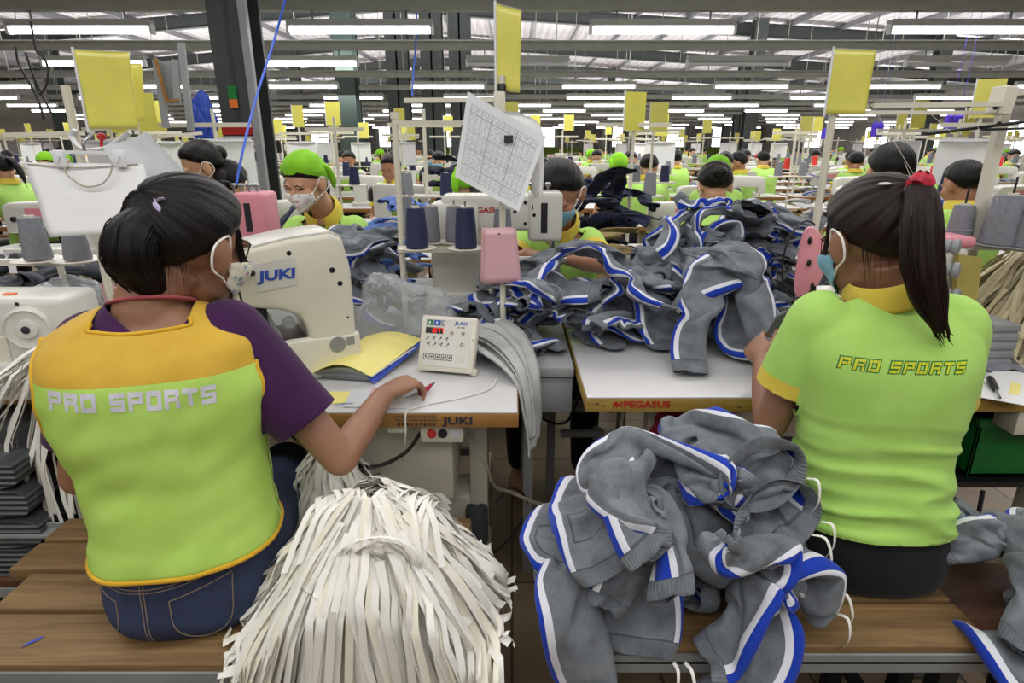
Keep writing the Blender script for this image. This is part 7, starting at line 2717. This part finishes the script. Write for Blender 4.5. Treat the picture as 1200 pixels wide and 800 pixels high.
# ================================================================== WORKERS BEHIND
def worker(label, O, yaw, head=None, hyaw=None, hpitch=-.3, hair='short', mask=None, shirt='lime', collar='yellow_collar', arms=None, seat=.45, w=.95, voxel=.0085, hs=1.0, h=1.0, group=None, skin='skin_pale', lean=.06, sl=.55, seed=1, cuff='yellow_collar', tie=(.2, -1, .5)):
    q = person(label, O, yaw, seat=seat, w=w, h=h, lean=lean, head=head, hyaw=yaw if hyaw is None else hyaw, hpitch=hpitch, hs=hs, arms=arms, voxel=voxel, skin=skin, group=group, hip=.9)
    eyes(q)
    polo(q, shirt, cuff, hem=seat + .12, slen=sl, grow=.010, sr=(.070, .064), voxel=max(.008, voxel), collar=collar is not None)
    trousers_on(q, 'black_trouser', .008, seat + .17, .011)
    cap = None
    if hair == 'scarf':
        hl = [(-1, -.7), (-.5, -.65), (-.1, -.25), (.2, .0), (.5, .22), (.8, .42), (1, .5)]
        cap = hair_cap(q.hc, q.HB, q.hs, (-.05, -.9, .4), 'headscarf', 'scarf', q.body, nu=70, nv=16, thick=.020, hairline=hl, seed=seed)
        T = lambda x, y, z: q.hc + q.HB @ (V3((x, y, z)) * q.hs)
        tail([T(-.06, -.04, .07), T(-.08, -.07, .03), T(-.085, -.075, -.02), T(-.08, -.07, -.06)], [.012, .022, .022, .010], 'scarf_tail', 'scarf', cap, flat=(1, .5), nu=20, nv=12, strands=0)
        b2 = hair_cap(q.hc, q.HB, q.hs, (0, -1, .1), 'hair', 'hair', q.body, nu=60, nv=12, thick=.013, hairline=[(-1, -.85), (-.3, -.5), (.1, -.15), (.45, .05), (.8, .30), (1, .42)], seed=seed)
        tail([T(0, -.09, -.04), T(.02, -.12, -.09), T(.03, -.11, -.16)], [.02, .028, .012], 'ponytail', 'hair', b2, nu=20, nv=10, strands=0)
    else:
        cap = hair_cap(q.hc, q.HB, q.hs, tie, 'hair', 'hair', q.body, nu=70, nv=16, thick=.016, seed=seed, hairline=[(-1, -.74), (-.5, -.68), (-.18, -.28), (.12, .08), (.45, .30), (.75, .56), (1, .66)] if hair == 'short' else None)
        T = lambda x, y, z: q.hc + q.HB @ (V3((x, y, z)) * q.hs)
        if hair == 'pony':
            tail([T(.01, -.09, .05), T(.015, -.13, .02), T(.02, -.14, -.08), T(.02, -.12, -.19)], [.016, .030, .028, .008], 'ponytail', 'hair', cap, nu=24, nv=12, strands=12)
        if hair == 'bun':
            mb = MB(); mb.sphere(T(0, -.105, .02), .038, 18, 12); mb.build('bun', M['hair'], cap, 180, world=True)
    if mask:
        face_mask(q.bvh, q.hc, q.HB, q.hs, mask, 'face_mask', q.body, w=64, strap_mat='white_tape')
    return q

# the woman bent over the coverstitch machine in the middle
hd = at(656, 226, 2.30)
wD = worker('woman in lime polo with blue mask bent over the white coverstitch machine in the middle', (.20, 2.58, 0), R(174), head=hd, hyaw=R(158), hpitch=R(-40), hair='bun', mask='mask_blue', voxel=.006, w=.96, h=.97,
       arms={1: (V3((-.03, 2.38, .88)), V3((.06, 2.21, .965)), V3((.7, -.6, 0)), V3((-.2, .2, 1)), (.35, .4, .5, .5)),
             -1: (V3((.345, 2.34, .90)), V3((.20, 2.17, .955)), V3((-.8, -.5, .05)), V3((.2, .2, 1)), (.35, .4, .5, .5))}, tie=(0, -1, .45), seed=3, skin='skin')
hd = at(357, 213, 2.62)
wA = worker('woman with lime green headscarf and printed mask at the white and pink machine', (-.86, 2.86, 0), R(182), head=hd, hyaw=R(158), hpitch=R(-22), hair='scarf', mask='mask_floral', voxel=.006, w=.95, h=1.0,
       arms={1: (V3((-1.08, 2.66, .80)), V3((-1.0, 2.42, .86)), V3((.3, -.9, 0)), V3((-.2, .1, 1)), (.35, .4, .5, .5)),
             -1: (V3((-.64, 2.62, .80)), V3((-.78, 2.40, .86)), V3((-.4, -.85, 0)), V3((.2, .1, 1)), (.35, .4, .5, .5))}, seed=4)
# dark lanyard round her neck
mb = MB(); nk = wA.neck; f = wA.B @ V3((0, 1, 0)); r_ = wA.B @ V3((1, 0, 0))
def onsh(p):
    h = wA.shirt_bvh.ray_cast(p + f * .4, -f)
    return (h[0] + f * .004) if h[0] is not None else p
for k in (-1, 1):
    pts = [nk + r_ * (k * .055) + V3((0, 0, .015))] + [onsh(nk + r_ * (k * (.055 - .045 * t)) + V3((0, 0, -.01 - .20 * t))) for t in (0.15, .35, .6, .8, 1)]
    mb.tube(smooth_path(pts, 16), .0035, 6)
mb.build('lanyard', M['navy_thread'], wA.body, 60, world=True)
hd = at(236, 195, 3.05)
wB = worker('woman with dark red mask and sleeveless lime vest, standing left of the dark column', (-1.55, 3.12, 0), R(150), head=hd, hyaw=R(125), hpitch=R(-24), hair='bun', mask='maroon', voxel=.007, shirt='lime_vest', cuff='yellow_vest', seat=.50, h=1.0, sl=.12, seed=5)
wC = worker('woman in lime polo with black ponytail at the far left edge', (-3.98, 5.0, 0), R(75), hyaw=R(80), hpitch=R(-25), hair='pony', mask='mask_blue', voxel=.009, seat=.46, lean=.12, seed=6)
hd = at(1041, 203, 2.80)
wE = worker('person with short black hair seen from behind beyond the long ponytail', (1.72, 2.82, 0), R(0), head=hd, hyaw=R(-5), hpitch=R(-15), hair='short', voxel=.008, seat=.45, seed=7, tie=(0, -.3, 1), hs=1.08)

# prototypes for the far rows
protos = [
    worker('worker', (0, 0, 0), 0, hair='pony', mask='mask_blue', voxel=.012, seed=11),
    worker('worker', (0, 0, 0), 0, hair='bun', mask='mask_floral', voxel=.012, seed=12, lean=.12, hpitch=-.5),
    worker('worker', (0, 0, 0), 0, hair='short', mask=None, voxel=.012, seed=13, skin='skin', tie=(0, -.2, 1)),
    worker('worker', (0, 0, 0), 0, hair='scarf', mask='mask_blue', voxel=.012, seed=14),
]
protos = [bake(p.body) for p in protos]
WB = [V3(p.location) for p in protos]      # base offsets for a person at the origin facing +Y

def lockstitch():
    t = thing('lockstitch_machine', 'machine', 'sewing machine')
    mb = MB(); mb.boxx((-.26, -.09, 0), (.24, .09, .035), .006); mb.build('bed', M['machine_white'], t)
    mb = MB(); mb.prism([(.10, .03), (.22, .03), (.225, .28), (.20, .305), (-.20, .29), (-.235, .27), (-.235, .12), (-.17, .12), (-.165, .185), (.085, .19)], -.055, .055, Matrix.Rotation(PI / 2, 4, 'X'), .014); mb.build('arm', M['machine_white'], t, 40)
    mb = MB(); mb.lathe([(.03, 0), (.062, .008), (.065, .025), (.05, .035)], (.225, 0, .22), (1, 0, 0), 18); mb.build('handwheel', M['dark_steel'], t, 35)
    mb = MB(); mb.cyl((-.205, 0, .12), (-.205, 0, .05), .008); mb.box((-.205, 0, .045), (.025, .04, .006)); mb.build('needle_bar', M['steel'], t)
    mb = MB(); mb.boxx((-.10, -.058, .21), (.06, -.0545, .26)); mb.build('name_plate', M['machine_pink'], t, 20)
    mb = MB(); mb.lathe([(.015, 0), (.015, .015), (.009, .018)], (-.17, -.055, .2), (0, -1, 0), 12); mb.build('tension_disc', M['dark_steel'], t)
    return t

def stand(n=2):
    t = thing('thread_stand', 'stand', 'thread stand')
    mb = MB(); mb.cyl((0, 0, 0), (0, 0, .80), .011, seg=8); mb.build('pole', M['cream_paint'], t, 60)
    mb = MB(); mb.boxx((-.22, -.01, .70), (.22, .01, .725)); mb.build('cross_arm', M['cream_paint'], t, 20)
    mb = MB(); mb.boxx((-.20, -.07, .30), (.20, .07, .31), .004); mb.build('tray', M['machine_cream'], t, 20)
    return t

def ftag():
    t = thing('yellow_tag', 'tag', 'tag')
    mb = MB(); mb.boxx((-.07, -.002, 0), (.07, .002, .21)); mb.build('card', M['yellow_tag'], t, 0)
    mb = MB(); mb.boxx((-.077, -.004, -.005), (-.07, .004, .215)); mb.build('edge_strip', M['white_plastic'], t, 0)
    return t

def ftable():
    t = thing('work_table', 'table', 'table')
    mb = MB(); mb.boxx((-.58, -.28, .71), (.58, .28, .746), .004); mb.build('tabletop', M['edge_wood'], t)
    mb = MB(); mb.boxx((-.577, -.277, .746), (.577, .277, .75)); mb.build('laminate_sheet', M['laminate'], t, 0)
    for x in (-.48, .48):
        mb = MB(); mb.boxx((x - .026, -.03, .05), (x + .026, .03, .71)); mb.build('leg', M['cream_paint'], t, 0)
        mb = MB(); mb.boxx((x - .026, -.25, .012), (x + .026, .25, .052)); mb.build('foot', M['cream_paint'], t, 0)
    return t
def fpattern():
    t = thing('paper_pattern', 'paper', 'paper pattern')
    mb = MB(); mb.grid(lambda u, v: V3(((u - .5) * .30, .02 * math.sin(u * 3), v * .26)), 6, 4); mb.build('sheet', M['paper'], t, 180)
    mb = MB(); mb.boxx((-.14, -.01, .25), (.14, .01, .265)); mb.build('clip_bar', M['white_plastic'], t, 0)
    return t
def fstool():
    t = thing('stool', 'stool', 'stool')
    mb = MB(); mb.boxx((-.22, -.15, .42), (.22, .15, .447), .005); mb.build('seat', M['bench_wood'], t)
    for x in (-.19, .19):
        for y in (-.12, .12):
            mb = MB(); mb.boxx((x - .015, y - .015, 0), (x + .015, y + .015, .42)); mb.build('leg', M['dark_steel'], t, 0)
    return t
PM, PS, PT, PB, PP, PC = lockstitch(), stand(), ftag(), ftable(), fpattern(), cone('c', (0, 0, 0), .04, .13, 'grey_thread')
PCN, PCR = cone('c', (0, 0, 0), .04, .13, 'navy_thread'), cone('c', (0, 0, 0), .04, .13, 'red_thread')
PST = fstool()
templates = [PM, PS, PT, PB, PP, PC, PCN, PCR, PST] + protos
GRP = {id(PM): ('white sewing machine', 'sewing machines of the far rows'), id(PS): ('beige thread stand', 'thread stands of the far rows'), id(PT): ('yellow tag', 'yellow tags of the far rows'),
       id(PB): ('white topped work table', 'work tables of the far rows'), id(PP): ('white paper pattern', 'paper patterns of the far rows'), id(PC): ('grey thread cone', 'thread cones of the far rows'), id(PCN): ('navy thread cone', 'thread cones of the far rows'),
       id(PCR): ('red thread cone', 'thread cones of the far rows'), id(PST): ('wooden stool', 'stools of the far rows')}
for p, n in zip(protos, ('worker with black ponytail and mask', 'worker with hair bun and mask', 'bare faced worker with short black hair', 'worker in lime headscarf and mask')):
    GRP[id(p)] = (n, 'workers of the far rows')
made = []
def put(src, loc, rz, row):
    o = copy_tree(src)
    base = V3((0, 0, 0))
    if src in protos:
        b = WB[protos.index(src)]
        base = Matrix.Rotation(rz, 3, 'Z') @ V3((b.x, b.y, 0)) + V3((0, 0, b.z))
    o.location = V3(loc) + base
    o.rotation_euler = (0, 0, rz)
    made.append((GRP[id(src)], row, o))
    return o
q7 = random.Random(77)
heaps = []
def cloth_heap(loc, n, m, row, h=.12, spread=.12, scale=1.0):
    src = pile2
    for i in range(n):
        o = src[q7.randrange(len(src))]
        c = again(o, V3(loc) + V3((q7.uniform(-spread, spread), q7.uniform(-spread, spread) * .6, max(0, h * i / max(1, n - 1) - .01 if i else 0))), q7.uniform(0, 6.28), m, scale * q7.uniform(.8, 1), 'garment', (q7.uniform(-.3, .3), q7.uniform(-.3, .3)) if i else (0, 0), level=1)
        c.scale = (c.scale[0], c.scale[0], c.scale[0] * .55)
        nm = {'navy_cloth': 'navy', 'khaki_cloth': 'khaki', 'blue_plastic': 'light blue', None: 'grey striped', 'pale_rib': 'pale grey'}[m]
        heaps.append(((nm + ' garment heaped', 'garments heaped in the far rows'), row, c))
row_y = [3.55, 4.95, 6.35, 7.75, 9.2, 10.7, 12.4, 14.2, 16.2, 18.5, 21.2, 24.5]
for ri, y in enumerate(row_y):
    hw = (y * .95) / FOC * 600 + .7
    sp = 1.24 if ri < 6 else 1.6
    x = -math.floor(hw / sp) * sp + (.31 if ri % 2 else -.12)
    far = ri >= 6
    while x < hw:
        xx = x
        x += sp
        if abs(xx + 2.06) < .85 and abs(y - 4.75) < .75: continue
        if abs(xx + 3.12) < .8 and abs(y - 12.3) < .7: continue
        put(PB, (xx, y, 0), 0, ri)
        face = PI if q7.random() < .6 else 0
        flip = q7.random() < .5
        mo = put(PM, (xx + q7.uniform(-.1, .1), y + (.06 if face else -.06), .75), face, ri)
        if q7.random() < .8:
            p = protos[q7.choice([0, 0, 1, 1, 2, 3])]
            wy = y + .52 if face else y - .52
            put(p, (xx + q7.uniform(-.1, .1), wy, 0), face + q7.uniform(-.25, .25), ri)
            if ri < 4: put(PST, (xx, wy, 0), 0, ri)
        if q7.random() < .85:
            sx = xx + q7.choice([-.4, .4])
            sy = y + (-.2 if face else .2)
            put(PS, (sx, sy, .75), q7.uniform(-.1, .1), ri)
            if ri < 8:
                for k in (-.12, .12):
                    put(q7.choice([PC, PC, PCN, PCR]) if xx > 2 else q7.choice([PC, PCN]), (sx + k, sy, 1.06), 0, ri)
            if q7.random() < .75:
                put(PT, (sx + q7.uniform(-.02, .1), sy - .02, 1.475 + q7.uniform(-.05, .08)), q7.uniform(-.5, .5), ri)
            if q7.random() < .35:
                put(PP, (sx + q7.uniform(-.1, .1), sy - .03, 1.12), q7.uniform(-.3, .3), ri)
        if q7.random() < .75:
            m = q7.choice(['khaki_cloth', 'khaki_cloth', None, 'pale_rib']) if xx > .8 else q7.choice(['navy_cloth', None, 'blue_plastic', 'pale_rib', 'navy_cloth'])
            if not far or q7.random() < .6:
                cloth_heap((xx + q7.choice([-.32, .3]), y + q7.uniform(-.1, .1), .748), 1 if far else q7.choice([1, 2, 3]), m, ri, q7.uniform(.06, .16), .1)
# particular things of the middle distance
def put_px(src, u, y, rz, row, z=0):
    put(src, (at(u, 200, y).x, y, z), rz, row)
put_px(protos[2], 876, 7.1, R(70), 3); put_px(protos[1], 757, 5.75, R(-20), 2)
cloth_heap((.50, 3.35, .748), 10, 'navy_cloth', 0, .34, .17)
cloth_heap((.84, 2.42, .745), 3, 'navy_cloth', 0, .14, .08)
cloth_heap((.42, 2.85, .70), 4, 'khaki_cloth', 0, .22, .10)
cloth_heap((1.62, 3.7, .748), 4, 'khaki_cloth', 0, .12, .16)
cloth_heap((-.50, 2.75, .75), 5, 'blue_plastic', 0, .26, .10, .9)
cloth_heap((-.48, 4.6, 1.05), 4, 'navy_cloth', 1, .18, .10, .9)
cloth_heap((-1.25, 3.2, .748), 3, 'navy_cloth', 0, .2, .15)
t = thing('side_table', 'low grey table behind the seated women holding blue and khaki garments', 'table', (-.05, 2.82, 0))
for x0, x1 in ((-.75, .62),):
    mb = MB(); mb.boxx((x0, 2.66, .68), (x1, 3.02, .70), .003); mb.build('tabletop', M['grey_laminate'], t, 35, world=True)
    for x in (x0 + .08, x1 - .08):
        for y in (2.7, 2.98):
            mb = MB(); mb.boxx((x - .02, y - .02, 0), (x + .02, y + .02, .68)); mb.build('leg', M['grey_paint'], t, 0, world=True)
# purple cones hanging under the lamps at the right
for i, (u, v, y) in enumerate(((1112, 143, 5.7), (1123, 143, 5.7), (1025, 152, 6.6), (1031, 152, 6.6), (966, 157, 9.2))):
    mb = MB(); p = at(u, v, y); mb.lathe([(.035, -.07), (.035, .05), (.015, .07), (.0012, .09), (.0012, (2.44 if y < 6 else 2.63) - p.z)], p, (0, 0, 1), 14)
    o = mb.build('thread_cone', M['purple_thread'], None, 35); tag(recentre(o, 'thread_cone'), 'violet cone hanging above the right rows, %s from the right' % ordw[[1, 0, 3, 2, 4][i]], 'thread cone', 'violet cones above the right rows')
def remove_tree(o):
    for c in list(o.children): remove_tree(c)
    bpy.data.objects.remove(o)
for p in templates: remove_tree(p)
# labels: row and order from the left among its own kind
from collections import defaultdict
dd = defaultdict(list)
for (nm, grp), row, o in made + heaps:
    dd[(nm, grp, row)].append(o)
rown = ['nearest far row', 'second far row', 'third far row', 'fourth far row', 'fifth far row', 'sixth far row', 'seventh far row', 'eighth far row', 'ninth far row', 'tenth far row', 'eleventh far row', 'last far row']
for (nm, grp, row), os_ in dd.items():
    os_.sort(key=lambda o: scr(o.location)[0])
    for i, o in enumerate(os_):
        nth = ordw[i] if i < len(ordw) else 'last'
        cat = 'garment' if 'garment' in grp else {'sewing machines': 'sewing machine', 'thread stands': 'thread stand', 'yellow tags': 'tag', 'work tables': 'table', 'paper patterns': 'paper pattern', 'thread cones': 'thread cone', 'stools': 'stool', 'workers': 'person'}[grp.split(' of ')[0]]
        tag(o, '%s in the %s, %s from the left' % (nm, rown[row], nth), cat, grp)
